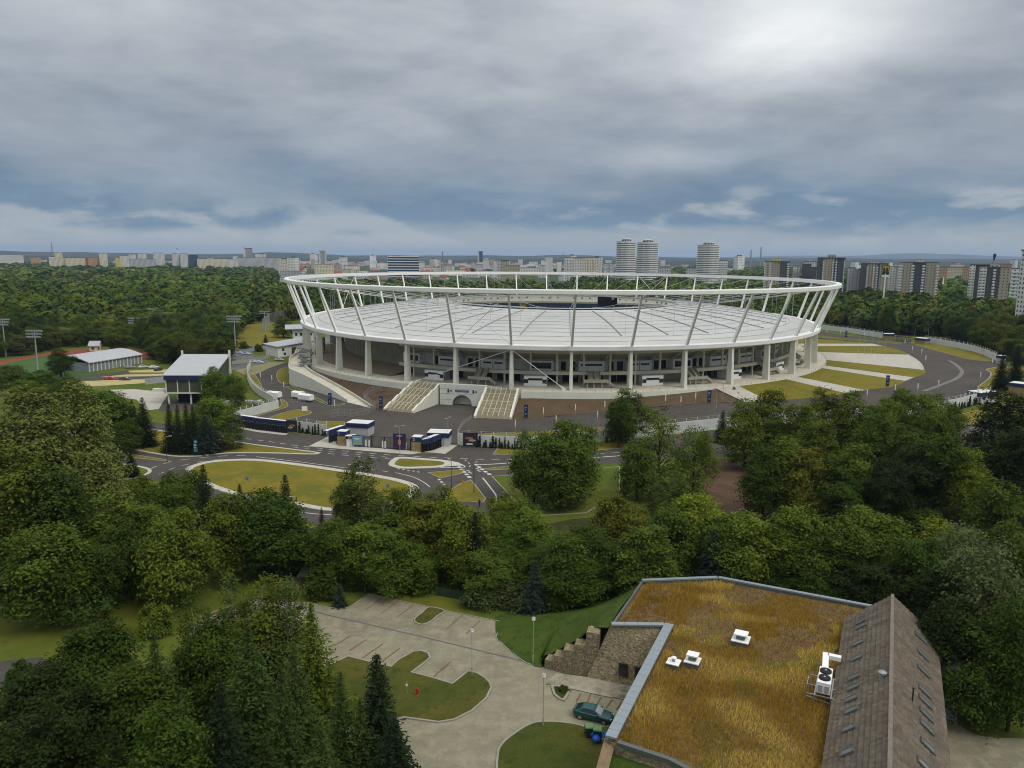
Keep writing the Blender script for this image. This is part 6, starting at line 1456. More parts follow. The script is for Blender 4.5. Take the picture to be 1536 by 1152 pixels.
def attrmat(name, attr='tone', rough=.9, trans=0.0, obj=False):
    m = bpy.data.materials.new(name); m.use_nodes = True; nt = m.node_tree; bs = nt.nodes['Principled BSDF']; bs.inputs['Roughness'].default_value = rough; bs.inputs['Specular IOR Level'].default_value = .06
    a = nt.nodes.new('ShaderNodeAttribute'); a.attribute_name = attr; src = a.outputs['Color']
    if obj:
        oi = nt.nodes.new('ShaderNodeObjectInfo'); mx = nt.nodes.new('ShaderNodeMix'); mx.data_type = 'RGBA'; mx.blend_type = 'MULTIPLY'; mx.inputs[0].default_value = 1; nt.links.new(src, mx.inputs[6]); nt.links.new(oi.outputs['Color'], mx.inputs[7]); src = mx.outputs[2]
    nt.links.new(src, bs.inputs['Base Color'])
    if trans:
        tr = nt.nodes.new('ShaderNodeBsdfTranslucent'); nt.links.new(src, tr.inputs['Color']); ms = nt.nodes.new('ShaderNodeMixShader'); ms.inputs[0].default_value = trans; out = nt.nodes['Material Output']
        nt.links.new(bs.outputs[0], ms.inputs[1]); nt.links.new(tr.outputs[0], ms.inputs[2]); nt.links.new(ms.outputs[0], out.inputs['Surface'])
    return m
NBL = 150000
xs = [p.x for p in roofpoly]; ys = [p.y for p in roofpoly]; x = rng.uniform(min(xs), max(xs), NBL); y = rng.uniform(min(ys), max(ys), NBL)
k = inpoly(x, y, inset(roofpoly, .7)); x, y = x[k], y[k]
n1_ = vnoise(x, y, 5, 1) * .6 + vnoise(x, y, 1.7, 2) * .4; n2_ = vnoise(x + 40, y, 7, 3); bare = (n1_ > .56) & (y > 78)
keep = (~bare | (rng.random(len(x)) < .35)) & (rng.random(len(x)) < .45 + .55 * vnoise(x, y, .8, 5)); x, y, n1_, n2_, bare = x[keep], y[keep], n1_[keep], n2_[keep], bare[keep]
h = rng.uniform(.22, .6, len(x)) * (.6 + .8 * n2_) * np.where(bare, .45, 1); ang = rng.uniform(0, 2 * PI, len(x)); w = rng.uniform(.025, .06, len(x)); la = rng.normal(.6, .9, len(x)); ll = h * rng.uniform(.2, .8, len(x))
V = np.zeros((len(x), 3, 3)); V[:, 0] = np.c_[x - np.cos(ang) * w, y - np.sin(ang) * w, np.full(len(x), RZ + .02)]; V[:, 1] = np.c_[x + np.cos(ang) * w, y + np.sin(ang) * w, np.full(len(x), RZ + .02)]; V[:, 2] = np.c_[x + np.cos(la) * ll, y + np.sin(la) * ll, RZ + h]
hi = np.clip((vnoise(x * .8 + y * .4 + 70, y * 1.2, 3.2, 13) * .6 + vnoise(x, y, 9, 14) * .4 - .45) * 5, 0, 1)[:, None]; c = np.array([.315, .188, .027]) * (1 - hi) + np.array([.52, .37, .08]) * hi; c = np.where(bare[:, None], np.array([.17, .085, .035]), c) * rng.uniform(.75, 1.2, (len(x), 1)); gr = vnoise(x, y, 3, 9) > .72; c = np.where((gr & (rng.random(len(x)) < .5))[:, None], c * np.array([.6, .85, .6]), c)
o = npmesh('roof_grass', V.reshape(-1, 3), np.arange(len(x) * 3).reshape(-1, 3), attrmat('dry_blades', trans=.25), {'tone': c}); tag(o, kind='stuff')
# ------------------------------------------------------------------ small things in the car park
def bin_(label, px, py, rz):
    t = thing('waste_bin', label, 'waste bin', at(px, py, .14), rz, 'waste bins by the yard'); b = MB(); b.box((0, 0, .12), (.8, .75, 1.0), 0, 0, 1.12); b.build('body', mat('bin_green_dark', (.015, .035, .02), .5, .1), t); b = MB(); b.box((0, 0, 1.12), (.95, .92, .12), 0, 0, .92); b.build('lid', mat('bin_lid_green', (.12, .24, .10), .5, .1), t)
    for s in (-1, 1): b = MB(); b.tube([(s * .3, .4, .12), (s * .42, .4, .12)], .12, 10); b.build('wheel', TYRE, t)
bin_('dark green wheeled bin with a pale green lid, nearer the lamp', 883.5, 1104, .1); bin_('dark green wheeled bin with a pale green lid, nearer the parapet', 896, 1108, -.15)
def bag(label, px, py, s):
    t = thing('rubbish_bag', label, 'bag', at(px, py, .15)); r = random.Random(px); b = MB(); R = []
    for i in range(7):
        f = i / 6; rad = s * (math.sin(PI * min(.95, .12 + f * .8)) ** .7) * .5; R.append([Vector((rad * (1 + r.uniform(-.15, .15)) * math.cos(2 * PI * k / 10), rad * (1 + r.uniform(-.15, .15)) * math.sin(2 * PI * k / 10), s * .9 * f)) for k in range(10)])
    b.loft(R, closed=True); b.add(R[-1], [tuple(range(10))]); b.build('bag_body', mat('bag_blue', (.02, .10, .50), .35, .2, 3), t, smooth=True); b = MB(); b.tube([(0, 0, s * .88), (.03, 0, s * 1.02)], [.05, .1], 8); b.build('tied_neck', mat('bag_blue', (.02, .10, .50)), t)
bag('blue rubbish bag leaning in front of the two green bins', 894.5, 1113, .85); bag('blue rubbish bag wedged between the two green bins', 890, 1105, .9); bag('blue rubbish bag lying by the wall beside the bins', 905.5, 1109, .8)
t = thing('cardboard_box', 'flattened brown box beneath the blue bag at the wall', 'box', at(908.5, 1111, .14), .3); b = MB(); b.box((0, 0, 0), (.9, .6, .4)); b.build('carton', mat('cardboard', (.25, .15, .08), .9, .15), t); b = MB(); b.box((0, 0, .4), (.25, .61, .01)); b.build('tape', mat('tape_brown', (.3, .2, .1), .4, 0), t)
pk = [(547.5, 887, 5.6, 'white lamp', 'slim pale lamp at the far corner of the car park'), (708, 1011, 5.4, 'g', 'grey lamp on the tip of the grass island in the car park'), (799.5, 994, 5.6, 'w', 'white globe lamp on the grass bank beside the yard'), (814.5, 1088, 5.6, 'g', 'grey lamp on the lawn edge opposite the parked teal car')]
for px_, py_, h, c, lab in pk:
    t = thing('yard_lamp', lab, 'lamp', at(px_, py_, .14), 0, 'slim lamps round the paved yard'); b = MB(); b.tube([(0, 0, 0), (0, 0, 1), (0, 0, 1.02), (0, 0, h)], [.075, .075, .045, .04], 10); b.build('pole', RAIL, t); b = MB(); b.lathe((0, 0, h - .05), [(.1, 0), (.2, .08), (.24, .25), (.15, .4)], 14); b.build('lamp_head', WHITEPOLE, t); b = MB(); b.lathe((0, 0, h + .35), [(.26, 0), (.2, .07), (.03, .12)], 14); b.build('lamp_cap', GUTTER, t)
t = thing('fire_hydrant', 'small red hydrant standing in the island grass', 'hydrant', at(626, 1043, .12)); HR = mat('hydrant_red', (.35, .03, .015), .5, .1); b = MB(); b.lathe((0, 0, 0), [(.2, 0), (.2, .06), (.12, .1), (.12, .75), (.17, .78), (.17, .86), (.08, .98), (.03, 1.02)], 14); b.build('body', HR, t)
for s in (-1, 1): b = MB(); b.tube([(s * .1, 0, .6), (s * .22, 0, .6)], .06, 8); b.build('outlet_cap', HR, t)
rsign('small white plate on a post beside the red hydrant', 610.5, 1040, 1.5, WHITEPOLE, 'disc', .16)
t = thing('kiosk_hut', 'dark timber hut under trees at the top of the car park', 'hut', at(470, 879), -.3); b = MB(); b.box((0, 0, 0), (3, 2.4, 2.1)); b.build('wall', mat('hut_boards', (.06, .035, .022), .9, .3, 3), t); b = MB(); b.loft([[Vector((x, y, z_)) for y, z_ in ((-1.5, 2.0), (0, 2.9), (1.5, 2.0))] for x in (-1.8, 1.8)]); b.loft([[Vector((x, y, z_ - .12)) for y, z_ in ((-1.5, 2.0), (0, 2.9), (1.5, 2.0))] for x in (-1.8, 1.8)], flip=True); b.build('roof', mat('hut_felt', (.05, .04, .035), .9, .2, 2), t)
b = MB(); b.box((.3, -1.22, 0), (.8, .06, 1.8)); b.build('door', mat('hut_door', (.035, .02, .015), .8, .2), t)
sheet('hut_path', pix([(425, 858), (440, 846), (470, 832), (474, 836), (448, 852), (452, 872), (448, 882), (436, 878)]), PAVE)
wallrun('garden_fence', 'dark green wire fence among the hedges behind the car park', 'fence', pix([(655, 893), (690, 899), (720, 905)]), 1.3, mat('green_wire', (.02, .045, .02), .7, .2), .05, 2.2, rail=False)
nb = [at(918, 1114, 5.6), at(1030, 1151, 5.6), at(1062, 1190, 5.6), at(1010, 1290, 5.2), at(890, 1290, 5.2), at(902, 1165, 5.5)]
b = MB(); b.prism([Vector((p.x, p.y, 0)) for p in nb], 0, 5.5); tag(b.build('grass_bank', MATS.get('x') or bpy.data.materials['bank_grass']), kind='structure')
b0, b1 = at(915, 1110, 6.2), at(899, 1170, 6.2); L, a = local(None, b0, b1); t = thing('garden_wall', 'stone end wall with a brown top running down from the zinc parapet', 'wall', (b0.x, b0.y, 0), a); b = MB(); b.box((L / 2, 0, 0), (L, .8, 6.1)); b.build('masonry', STONEW, t); b = MB(); b.box((L / 2, 0, 6.1), (L + .1, 1.05, .14)); b.build('coping', mat('brown_coping', (.20, .14, .08), .85, .25, 1), t)
# ------------------------------------------------------------------ the town on the horizon
def facade(name, wall, glass, fx=3.2, fz=2.9, wx=.45, wz=.45, rough=.8):
    """painted wall with a grid of window openings set by position on the wall"""
    m = bpy.data.materials.new(name); m.use_nodes = True; nt = m.node_tree; bs = nt.nodes['Principled BSDF']; bs.inputs['Roughness'].default_value = rough
    tc = nt.nodes.new('ShaderNodeTexCoord'); sp_ = nt.nodes.new('ShaderNodeSeparateXYZ'); nt.links.new(tc.outputs['Object'], sp_.inputs[0])
    def M(op, a, b):
        n = nt.nodes.new('ShaderNodeMath'); n.operation = op
        for i, x in enumerate((a, b)):
            if x is None: continue
            if isinstance(x, (int, float)): n.inputs[i].default_value = x
            else: nt.links.new(x, n.inputs[i])
        return n.outputs[0]
    xx = M('ADD', sp_.outputs[0], sp_.outputs[1]); u = M('FRACT', M('DIVIDE', xx, fx), None); v = M('FRACT', M('DIVIDE', sp_.outputs[2], fz), None)
    w = M('MULTIPLY', M('MULTIPLY', M('GREATER_THAN', u, .5 - wx / 2), M('LESS_THAN', u, .5 + wx / 2)), M('MULTIPLY', M('GREATER_THAN', v, .5 - wz / 2), M('LESS_THAN', v, .5 + wz / 2)))
    n = nt.nodes.new('ShaderNodeTexNoise'); n.inputs['Scale'].default_value = .15; nt.links.new(tc.outputs['Object'], n.inputs['Vector'])
    mr = nt.nodes.new('ShaderNodeMapRange'); mr.inputs[3].default_value = .85; mr.inputs[4].default_value = 1.1; nt.links.new(n.outputs['Fac'], mr.inputs[0])
    mw = nt.nodes.new('ShaderNodeMix'); mw.data_type = 'RGBA'; mw.blend_type = 'MULTIPLY'; mw.inputs[0].default_value = 1; mw.inputs[6].default_value = (*wall, 1); nt.links.new(mr.outputs[0], mw.inputs[7])
    mx = nt.nodes.new('ShaderNodeMix'); mx.data_type = 'RGBA'; nt.links.new(w, mx.inputs[0]); nt.links.new(mw.outputs[2], mx.inputs[6]); mx.inputs[7].default_value = (*glass, 1); nt.links.new(mx.outputs[2], bs.inputs['Base Color'])
    return m
GL = (.06, .07, .08)
F = {'white': facade('facade_white', (.64, .63, .60), GL), 'cream': facade('facade_cream', (.66, .60, .44), GL), 'grey': facade('facade_grey', (.46, .47, .48), GL), 'beige': facade('facade_beige', (.37, .33, .25), GL, wx=.3), 'dark': facade('facade_dark', (.075, .078, .09), (.03, .03, .03), wx=.25), 'lilac': facade('facade_lilac', (.33, .31, .34), GL),
     'blue': facade('facade_blue', (.03, .06, .13), (.02, .03, .05)), 'orange': facade('facade_orange', (.50, .30, .15), GL), 'red': facade('facade_red', (.35, .08, .05), GL), 'glass': facade('facade_glass', (.16, .24, .30), (.08, .13, .18), wx=.8), 'yellow': facade('facade_yellow', (.6, .5, .15), GL)}
BALW = mat('balcony_white', (.74, .74, .72), .7, .06, .3); ROOFD = mat('roof_dark_felt', (.10, .10, .10), .9, .15, .2); REDROOF = mat('roof_red_tile', (.28, .075, .045), .9, .2, .5)
def block(label, x0, x1, yt, dist, m, dep=14, cat='apartment block', balc=(), caph=0, cap=None, rz=0.0, capx=(.35, .65), group=None):
    """upright block: pixel edges and top at a distance; balc lists (from, to) shares of the width that carry balconies"""
    p0, p1 = at_dist(x0, yt, dist), at_dist(x1, yt, dist); w = (p1 - p0).length; h = p0.z; c = (p0 + p1) / 2
    t = thing('tower_block', label, cat, (c.x, c.y, 0), rz - math.atan2(c.x, c.y), group)
    b = MB(); ms = m if isinstance(m, (list, tuple)) else [(0, 1, m)]
    for f0, f1, mm in ms: b = MB(); b.box(((f0 + f1 - 1) / 2 * w, dep / 2 + (0 if len(ms) == 1 else .6 * (ms.index((f0, f1, mm)) % 2)), 0), ((f1 - f0) * w - .02, dep, h)); b.build('wall', F[mm], t)
    b = MB(); b.box((0, dep / 2 + .3, h), (w + .3, dep + 1, .8)); b.build('roof', ROOFD, t)
    for f0, f1 in balc:
        b = MB(); n = int(h / 2.9)
        for i in range(1, n): b.box((((f0 + f1) / 2 - .5) * w, -.55, i * 2.9), ((f1 - f0) * w, 1.1, 1.25))
        b.box((((f0 + f1) / 2 - .5) * w, -.55, 2.9), (.25, 1.0, h - 5)); b.build('balcony_stack', BALW, t)
    if caph: b = MB(); b.box((((capx[0] + capx[1]) / 2 - .5) * w, dep / 2, h + .8), ((capx[1] - capx[0]) * w, dep * .5, caph)); b.build('roof_house', cap or F['grey'], t)
    return t
def corn(label, xc, w, yt, dist, nfl=25):
    p = at_dist(xc, yt, dist); R0 = w / 2 * dist / FPX; h = p.z; t = thing('round_tower', label, 'tower block', (p.x, p.y, 0), 0, 'round lobed towers'); n = 64; fl = h / nfl
    def ringr(r, z): return [Vector((r * (1 + .055 * abs(math.cos(4 * (2 * PI * k / n)))) * math.cos(2 * PI * k / n), r * (1 + .055 * abs(math.cos(4 * (2 * PI * k / n)))) * math.sin(2 * PI * k / n), z)) for k in range(n)]
    b = MB(); b.loft([ringr(R0 * .9, 0), ringr(R0 * .9, h)], closed=True); b.build('core_wall', mat('tower_recess', (.15, .145, .14), .7, .3, .5), t)
    b = MB()
    for i in range(nfl):
        z = i * fl + .4; b.loft([ringr(R0 * .9, z), ringr(R0 * .97, z), ringr(R0 * .97, z + fl * .52), ringr(R0 * .9, z + fl * .52)], closed=True)
    b.build('balcony_bands', BALW, t)
    b = MB(); b.loft([ringr(R0 * .98, h - .3), ringr(R0 * .98, h + .8), ringr(.1, h + .85)], closed=True); b.build('roof', BALW, t)
    b = MB(); b.lathe((0, 0, h + .8), [(R0 * .42, 0), (R0 * .42, 3.4)], 16); b.build('roof_house', GREYP, t); b = MB(); b.lathe((0, 0, h + 4.2), [(R0 * .48, 0), (R0 * .48, .9), (R0 * .2, 1.2)], 16); b.build('roof_house_cap', BALW, t)
    b = MB()
    for k in range(10): a = 2 * PI * k / 10; b.box((R0 * .425 * math.cos(a), R0 * .425 * math.sin(a), h + 1.4), (1.6, 1.6, 1.8), a)
    b.build('window', BLACK, t); b = MB(); b.tube([(0, 0, h + 5), (0, 0, h + 11)], .15, 5); b.build('antenna', GUTTER, t)
    return t
corn('white lobed round tower block, leftmost of the close pair', 939.5, 29, 362.6, 1350); corn('white lobed round tower block, nearer one of the close pair', 972, 32, 364.3, 1280); corn('white lobed round tower standing alone with a lower annex', 1063, 33, 368, 1250)
block('low white striped annex beside the lone round tower', 1079, 1091.5, 391, 1240, 'white', 12, balc=((.05, .95),))
block('white slab block of three stepped parts behind the ring beam', 847, 898, 386.5, 1500, [(0, .26, 'white'), (.26, .55, 'white'), (.55, 1, 'cream')], 14, balc=((.1, .13), (.22, .25), (.7, .74), (.86, .9)))
t = block('dark office block with bright horizontal bands', 582, 628, 386, 1600, [(0, .55, 'blue'), (.55, 1, 'blue')], 30, 'office block', caph=3, cap=F['blue'], capx=(.15, .85)); b = MB()
for i in range(9): b.box((0, -.5, 8 + i * 5.2), (64.5, 1.0, 1.5))
b.build('floor_band', BALW, t)
block('slim tower with white edges and a violet face', 478, 489, 377, 3000, [(0, .25, 'white'), (.25, .8, 'lilac'), (.8, 1, 'white')], 20, 'tower', caph=4, cap=F['white'], capx=(.1, .9))
block('two toned slim tower far behind the ring beam', 716.5, 724, 377, 3600, [(0, .3, 'white'), (.3, 1, 'blue')], 20, 'tower')
block('beige block just above the ring beam', 745, 763, 390.5, 1500, [(0, .35, 'grey'), (.35, 1, 'beige')], 14); block('lower beige block beside the taller beige one', 758, 780, 398, 1450, 'beige', 14)
block('tall hotel like block with a white edge in the left town', 365, 378, 372.5, 2500, [(0, .25, 'white'), (.25, 1, 'lilac')], 20, caph=5, cap=F['white'], capx=(0, .25)); block('broad pale blue grey block at the foot of the hotel tower', 355, 396, 386.5, 2450, 'grey', 20); block('pale tower right of the hotel like tower', 383, 393.5, 381, 2480, 'white', 16); block('low glass fronted office right of the pale tower', 396, 422, 387, 2300, 'grey', 20)
block('dark blue block between white towers and trees', 283, 296, 382.5, 2200, 'blue', 20); block('white tower nearest to the dark blue block', 270.5, 280.5, 380.5, 2250, 'white', 16); block('white tower, second from the dark blue block', 258, 267, 380, 2260, 'white', 16); block('white tower with broad front left of the white pair', 230, 246, 379.5, 2300, 'white', 16); block('white tower beside a cream lower row', 207, 219, 380.5, 2350, 'white', 14); block('white tower left of its taller neighbour', 193.5, 203, 381.5, 2380, 'white', 14)
block('lone cream tower in the left town', 149, 160, 380, 2400, 'cream', 14); block('cream tower on a long low cream base', 82.5, 92.5, 378.5, 2350, 'cream', 14, caph=3, cap=F['cream']); block('long low cream base under the cream tower', 76, 104, 387, 2330, 'cream', 14); block('long low cream building right of the cream tower', 100, 128, 387, 2340, 'cream', 14); block('thin red block at the end of the cream building', 128, 131.5, 387.5, 2330, 'red', 10); block('pale pink low block at the left edge of the horizon', 0, 32, 382.5, 2900, 'white', 14); block('low pink block in the left town', 47, 60, 386, 2800, 'orange', 14)
block('yellow block in the left town', 173, 180, 386.5, 2300, 'yellow', 12); block('pale row block left of the white tower', 180, 196, 384, 2320, 'white', 12); block('grey row block under the white towers', 195, 232, 388.5, 2250, 'grey', 14); block('cream row block, longest in the left town', 297, 340, 388, 2200, 'cream', 16); block('cream row block right of the longest one', 338, 356, 389, 2250, 'white', 16); block('pale orange row block between the two cream towers', 132, 149, 387, 2400, 'orange', 12); block('cream hall in front of the violet tower', 472, 500, 396.5, 1700, 'cream', 20)
block('grey block behind the leftmost round tower', 905, 922, 395.5, 1700, 'grey', 14, balc=((.1, .3), (.6, .8))); block('white block far behind the round tower pair', 908, 918, 389.5, 2200, 'white', 14); block('white tower far left of the slab block', 817, 829, 385.8, 2600, 'white', 14); block('pale block in front of the hills right of the round pair', 988, 1007, 401, 1500, 'grey', 14); block('low grey block left of the lone round tower', 1030, 1046, 402.5, 1500, 'grey', 14)
# blocks on the right
block('beige and dark slab block with a yellow roof hut', 1148, 1184, 392.5, 1000, [(0, .32, 'beige'), (.32, .62, 'beige'), (.62, 1, 'dark')], 14, balc=((0, .05), (.2, .26), (.9, .99)), caph=4.5, cap=F['yellow'], capx=(.35, .65))
block('dark violet slab block behind the ring beam end', 1204, 1217, 396.5, 1000, 'dark', 14); block('white stepped block above the dark violet one', 1206, 1224, 393, 1150, 'white', 14, caph=3); block('narrow white balconied block beside a red sign', 1190, 1200, 399.5, 1020, 'white', 12, balc=((.0, .5),)); block('grey slab block left of the tall dark one', 1216, 1227, 401, 980, 'dark', 12, balc=((.8, 1),))
block('tallest dark slab block with a beige middle', 1228, 1266.5, 387, 900, [(0, .24, 'dark'), (.24, .62, 'beige'), (.62, .72, 'dark'), (.72, 1, 'dark')], 14, balc=((.2, .25), (.55, .6), (.66, .72), (.96, 1.0)), caph=3.2, cap=F['beige'], capx=(.35, .65))
block('pale lilac block right of the tallest dark slab', 1272, 1284, 402, 950, 'grey', 12); block('lilac block with a recessed middle', 1283, 1294, 405, 940, 'lilac', 12, balc=((.9, 1),)); block('dark and beige slab block behind the tall sign', 1293.5, 1331, 395.5, 930, [(0, .25, 'dark'), (.25, .58, 'beige'), (.58, .7, 'dark'), (.7, 1, 'beige')], 14, balc=((.22, .27), (.45, .52), (.58, .64)), caph=2.5)
block('pale block right of the tall sign', 1332, 1356, 400.5, 950, [(0, .45, 'white'), (.45, .7, 'grey'), (.7, 1, 'grey')], 14, balc=((.0, .08), (.45, .5)), caph=2.5); block('beige and dark slab block half behind the big dark tree', 1354, 1405, 394, 820, [(0, .32, 'beige'), (.32, .68, 'dark'), (.68, 1, 'beige')], 14, balc=((-.04, .06), (.3, .38), (.58, .66), (.95, 1.02)), caph=2.6, capx=(.4, .62))
block('long pale orange row block with rusty stains', 1408, 1457, 400.5, 1500, [(0, .3, 'orange'), (.3, .7, 'cream'), (.7, 1, 'orange')], 14); block('dark slab block with white balconies left of the black funnel', 1457, 1483, 397.5, 800, [(0, .3, 'white'), (.3, 1, 'dark')], 14, balc=((0, .28),)); block('dark and beige slab block under the black funnel', 1473, 1512, 401, 760, [(0, .25, 'grey'), (.25, .68, 'dark'), (.68, 1, 'beige')], 14, balc=((.02, .24), (.46, .56)), caph=2); block('long low orange roofed block behind the funnel', 1490, 1516, 396.5, 1300, 'orange', 14)
block('white striped block left of the white tower at the picture edge', 1519, 1534, 403.5, 640, 'white', 12, balc=((0, 1),)); block('white balconied tower cut off by the right picture edge', 1552, 1625, 376, 480, 'white', 12, balc=((0, .5), (.5, 1.0)), rz=.58)
# chimneys, masts, cranes
def stack(label, px, yt, yb, dist, r, m, name='chimney', cat='chimney', r2=None):
    p = at_dist(px, yt, dist); t = thing(name, label, cat, (p.x, p.y, 0)); b = MB(); b.tube([(0, 0, 0), (0, 0, p.z)], [r, r2 or r * .6], 10); b.build('shaft', m, t); return t, p.z
HAZEP = mat('mast_grey', (.25, .25, .27), .7, .05)
stack('slim far chimney, lower of the two on the right horizon', 1127, 374.5, 391, 4000, 4.5, HAZEP); stack('slim far chimney, taller of the two on the right horizon', 1142, 370, 391, 4000, 4.5, HAZEP)
t, h = stack('striped chimney behind the white towers in the left town', 266, 371.5, 380, 3200, 3.5, BALW); b = MB(); b.tube([(0, 0, h * .9), (0, 0, h * .96)], 2.6, 10); b.build('red_band', F['red'], t)
t, h = stack('grey funnel with a black bulbous head on the right', 1491, 389, 397, 1200, 1.4, HAZEP, 'vent_stack', 'funnel', 1.2); b = MB(); b.tube([(0, 0, h - 1), (.3, 0, h + 3), (.6, 0, h + 7), (.8, 0, h + 8.5)], [1.2, 1.7, 2.3, 1.6], 10); b.build('head', BLACK, t)
def lattice(label, px, yt, dist, w, name='radio_mast', cat='mast', arm=0):
    p = at_dist(px, yt, dist); t = thing(name, label, cat, (p.x, p.y, 0)); b = MB(); h = p.z; n = max(6, int(h / (w * 1.6)))
    for i in range(n):
        z0, z1 = h * i / n, h * (i + 1) / n; r0, r1 = w / 2 * (1 - i / n * .9), w / 2 * (1 - (i + 1) / n * .9)
        for s in range(4):
            a0, a1 = PI / 2 * s + PI / 4, PI / 2 * (s + 1) + PI / 4; b.tube([(r0 * math.cos(a0), r0 * math.sin(a0), z0), (r1 * math.cos(a0), r1 * math.sin(a0), z1)], w * .045, 4, cap=False); b.tube([(r0 * math.cos(a0), r0 * math.sin(a0), z0), (r1 * math.cos(a1), r1 * math.sin(a1), z1)], w * .03, 4, cap=False)
    b.build('frame', HAZEP, t)
    if arm: b = MB(); b.beam((-arm * .35, 0, h * .86), (arm, 0, h * .86), 1.2); b.beam((0, 0, h), (arm * .8, 0, h * .87), .4); b.beam((0, 0, h), (-arm * .3, 0, h * .87), .4); b.build('jib', F['red'], t)
lattice('thin lattice mast on the left horizon', 77, 363, 4200, 14); lattice('pale lattice mast behind the ring beam', 663.5, 377, 1300, 9); lattice('reddish tower crane in front of the slab block', 844, 380, 1700, 3, 'tower_crane', 'crane', 14)
lattice('thin red mast by the dark violet block', 1201, 392, 1000, 2.6)
# tall sign with golden arches
p = at_dist(1328, 412, 560); t = thing('pylon_sign', 'tall pole sign with yellow arches on a dark green board', 'sign', (p.x, p.y, 0), -math.atan2(p.x, p.y)); hz = p.z - 1.2
b = MB(); b.tube([(0, 0, 0), (0, 0, hz + 2)], .55, 10); b.build('pole', WHITEPOLE, t); b = MB(); b.box((0, 0, hz + 1.2), (4.9, .8, 6.6)); b.build('board', mat('sign_green', (.015, .05, .025), .5, 0), t); b = MB(); b.box((.3, 0, hz - .4), (4.6, .7, 1.3)); b.build('lower_panel', WHITEB, t)
b = MB()
for s in (-1, 1):
    P = [Vector((s * 1.0 + 1.0 * math.cos(PI * k / 12) * 1.0, -.5, hz + 3.2 + 4.0 * math.sin(PI * k / 12))) for k in range(13)]
    for a_, c_ in zip(P[:-1], P[1:]): b.beam(a_, c_, .25, .62)
b.build('emblem', mat('arch_yellow', (.75, .48, .01), .5, 0), t)
# church and garden houses on the right
t = thing('church', 'small brick church with a pale thin spire among dark trees', 'church', at(1414, 431, 10).xy.to_3d(), 0); hz = 10; b = MB(); b.box((0, 0, 0), (6, 10, hz)); b.build('wall', F['red'], t); b = MB(); b.lathe((0, 0, hz), [(1.6, 0), (1.4, 6), (.1, 17)], 8); b.build('spire', BALW, t)
hs_ = [(1443, 448, 470, 9, 'red', REDROOF, 'garden house with a red roof among the allotments'), (1431, 464, 420, 8, 'white', REDROOF, 'low garden house with a dark red roof near the pale shed'), (1408, 458, 440, 6, 'white', BALW, 'tiny white garden shed in the allotments'), (1440, 471, 400, 5, 'white', ROOFG, 'pale garden shed below the red roofs'), (1463, 473, 390, 5, 'cream', ROOFG, 'cream garden shed among allotment trees'), (1448, 424, 700, 14, 'white', BALW, 'white arched hall roof among dark trees'), (413, 447, 700, 10, 'white', mat('roof_blue', (.10, .25, .42), .7, .1), 'white house with a blue roof in the woods left of the ring'), (1290, 470, 520, 7, 'white', ROOFG, 'pale hut at the wood edge right of the stadium'), (140, 514, 345, 4.5, 'cream', ROOFG, 'low cream shelter at the wood edge behind the red track')]
for px_, py_, d, w, m, rm_, lab in hs_:
    p = at(px_, py_, 4.6); w *= max(1, p.y / 480); gable(lab, Vector((p.x - w / 2, p.y, 0)), Vector((p.x + w / 2, p.y + .6, 0)), w * .8, 3.0, 2.2, F[m], rm_, name='garden_house')
# the many small far buildings: a few kinds, copied
rr = random.Random(31)
def farproto(kind):
    t = thing('town_building', '', 'building', (0, -500, -100)); b = MB()
    if kind == 'gable': b.box((0, 0, 0), (14, 10, 7)); b.build('wall', FW, t); b = MB(); b.loft([[Vector((x, y, z)) for y, z in ((-6, 6.6), (0, 11), (6, 6.6))] for x in (-7.5, 7.5)]); b.add([(-7.5, -6, 6.6), (-7.5, 6, 6.6), (-7.5, 0, 11)], [(0, 1, 2)]); b.build('roof', REDROOF, t)
    elif kind == 'slab': b.box((0, 0, 0), (44, 12, 15)); b.build('wall', FW, t); b = MB(); b.box((0, 0, 15), (44.5, 12.5, .6)); b.build('roof', ROOFD, t)
    elif kind == 'point': b.box((0, 0, 0), (17, 17, 33)); b.build('wall', FW, t); b = MB(); b.box((0, 0, 33), (8, 8, 2.5)); b.build('roof_house', ROOFD, t)
    else: b.box((0, 0, 0), (34, 20, 7)); b.build('wall', FW, t); b = MB(); b.box((0, 0, 7), (34.6, 20.6, .7)); b.build('roof', ROOFG, t)
    return t
FW = facade('facade_town', (.6, .58, .54), (.10, .11, .12))
oi = FW.node_tree.nodes.new('ShaderNodeObjectInfo'); 
mxn = [n for n in FW.node_tree.nodes if n.type == 'MIX' and n.blend_type == 'MULTIPLY'][0]; FW.node_tree.links.new(oi.outputs['Color'], mxn.inputs[6])
LAB = {'gable': 'small red roofed house in the hazy far town', 'slab': 'long low flat block in the hazy far town', 'point': 'upright pale block in the hazy far town', 'hall': 'flat grey roofed hall in the hazy far town'}
protos = {k: None for k in LAB}
TINT = [(.74, .72, .68), (.78, .74, .64), (.65, .60, .5), (.68, .52, .42), (.6, .6, .62), (.82, .82, .80), (.5, .38, .3)]
spots = [(rr.uniform(420, 930), rr.uniform(1500, 5200)) for _ in range(235)] + [(rr.uniform(-20, 430), rr.uniform(2500, 4500)) for _ in range(55)] + [(rr.uniform(985, 1530), rr.uniform(2400, 5000)) for _ in range(50)]
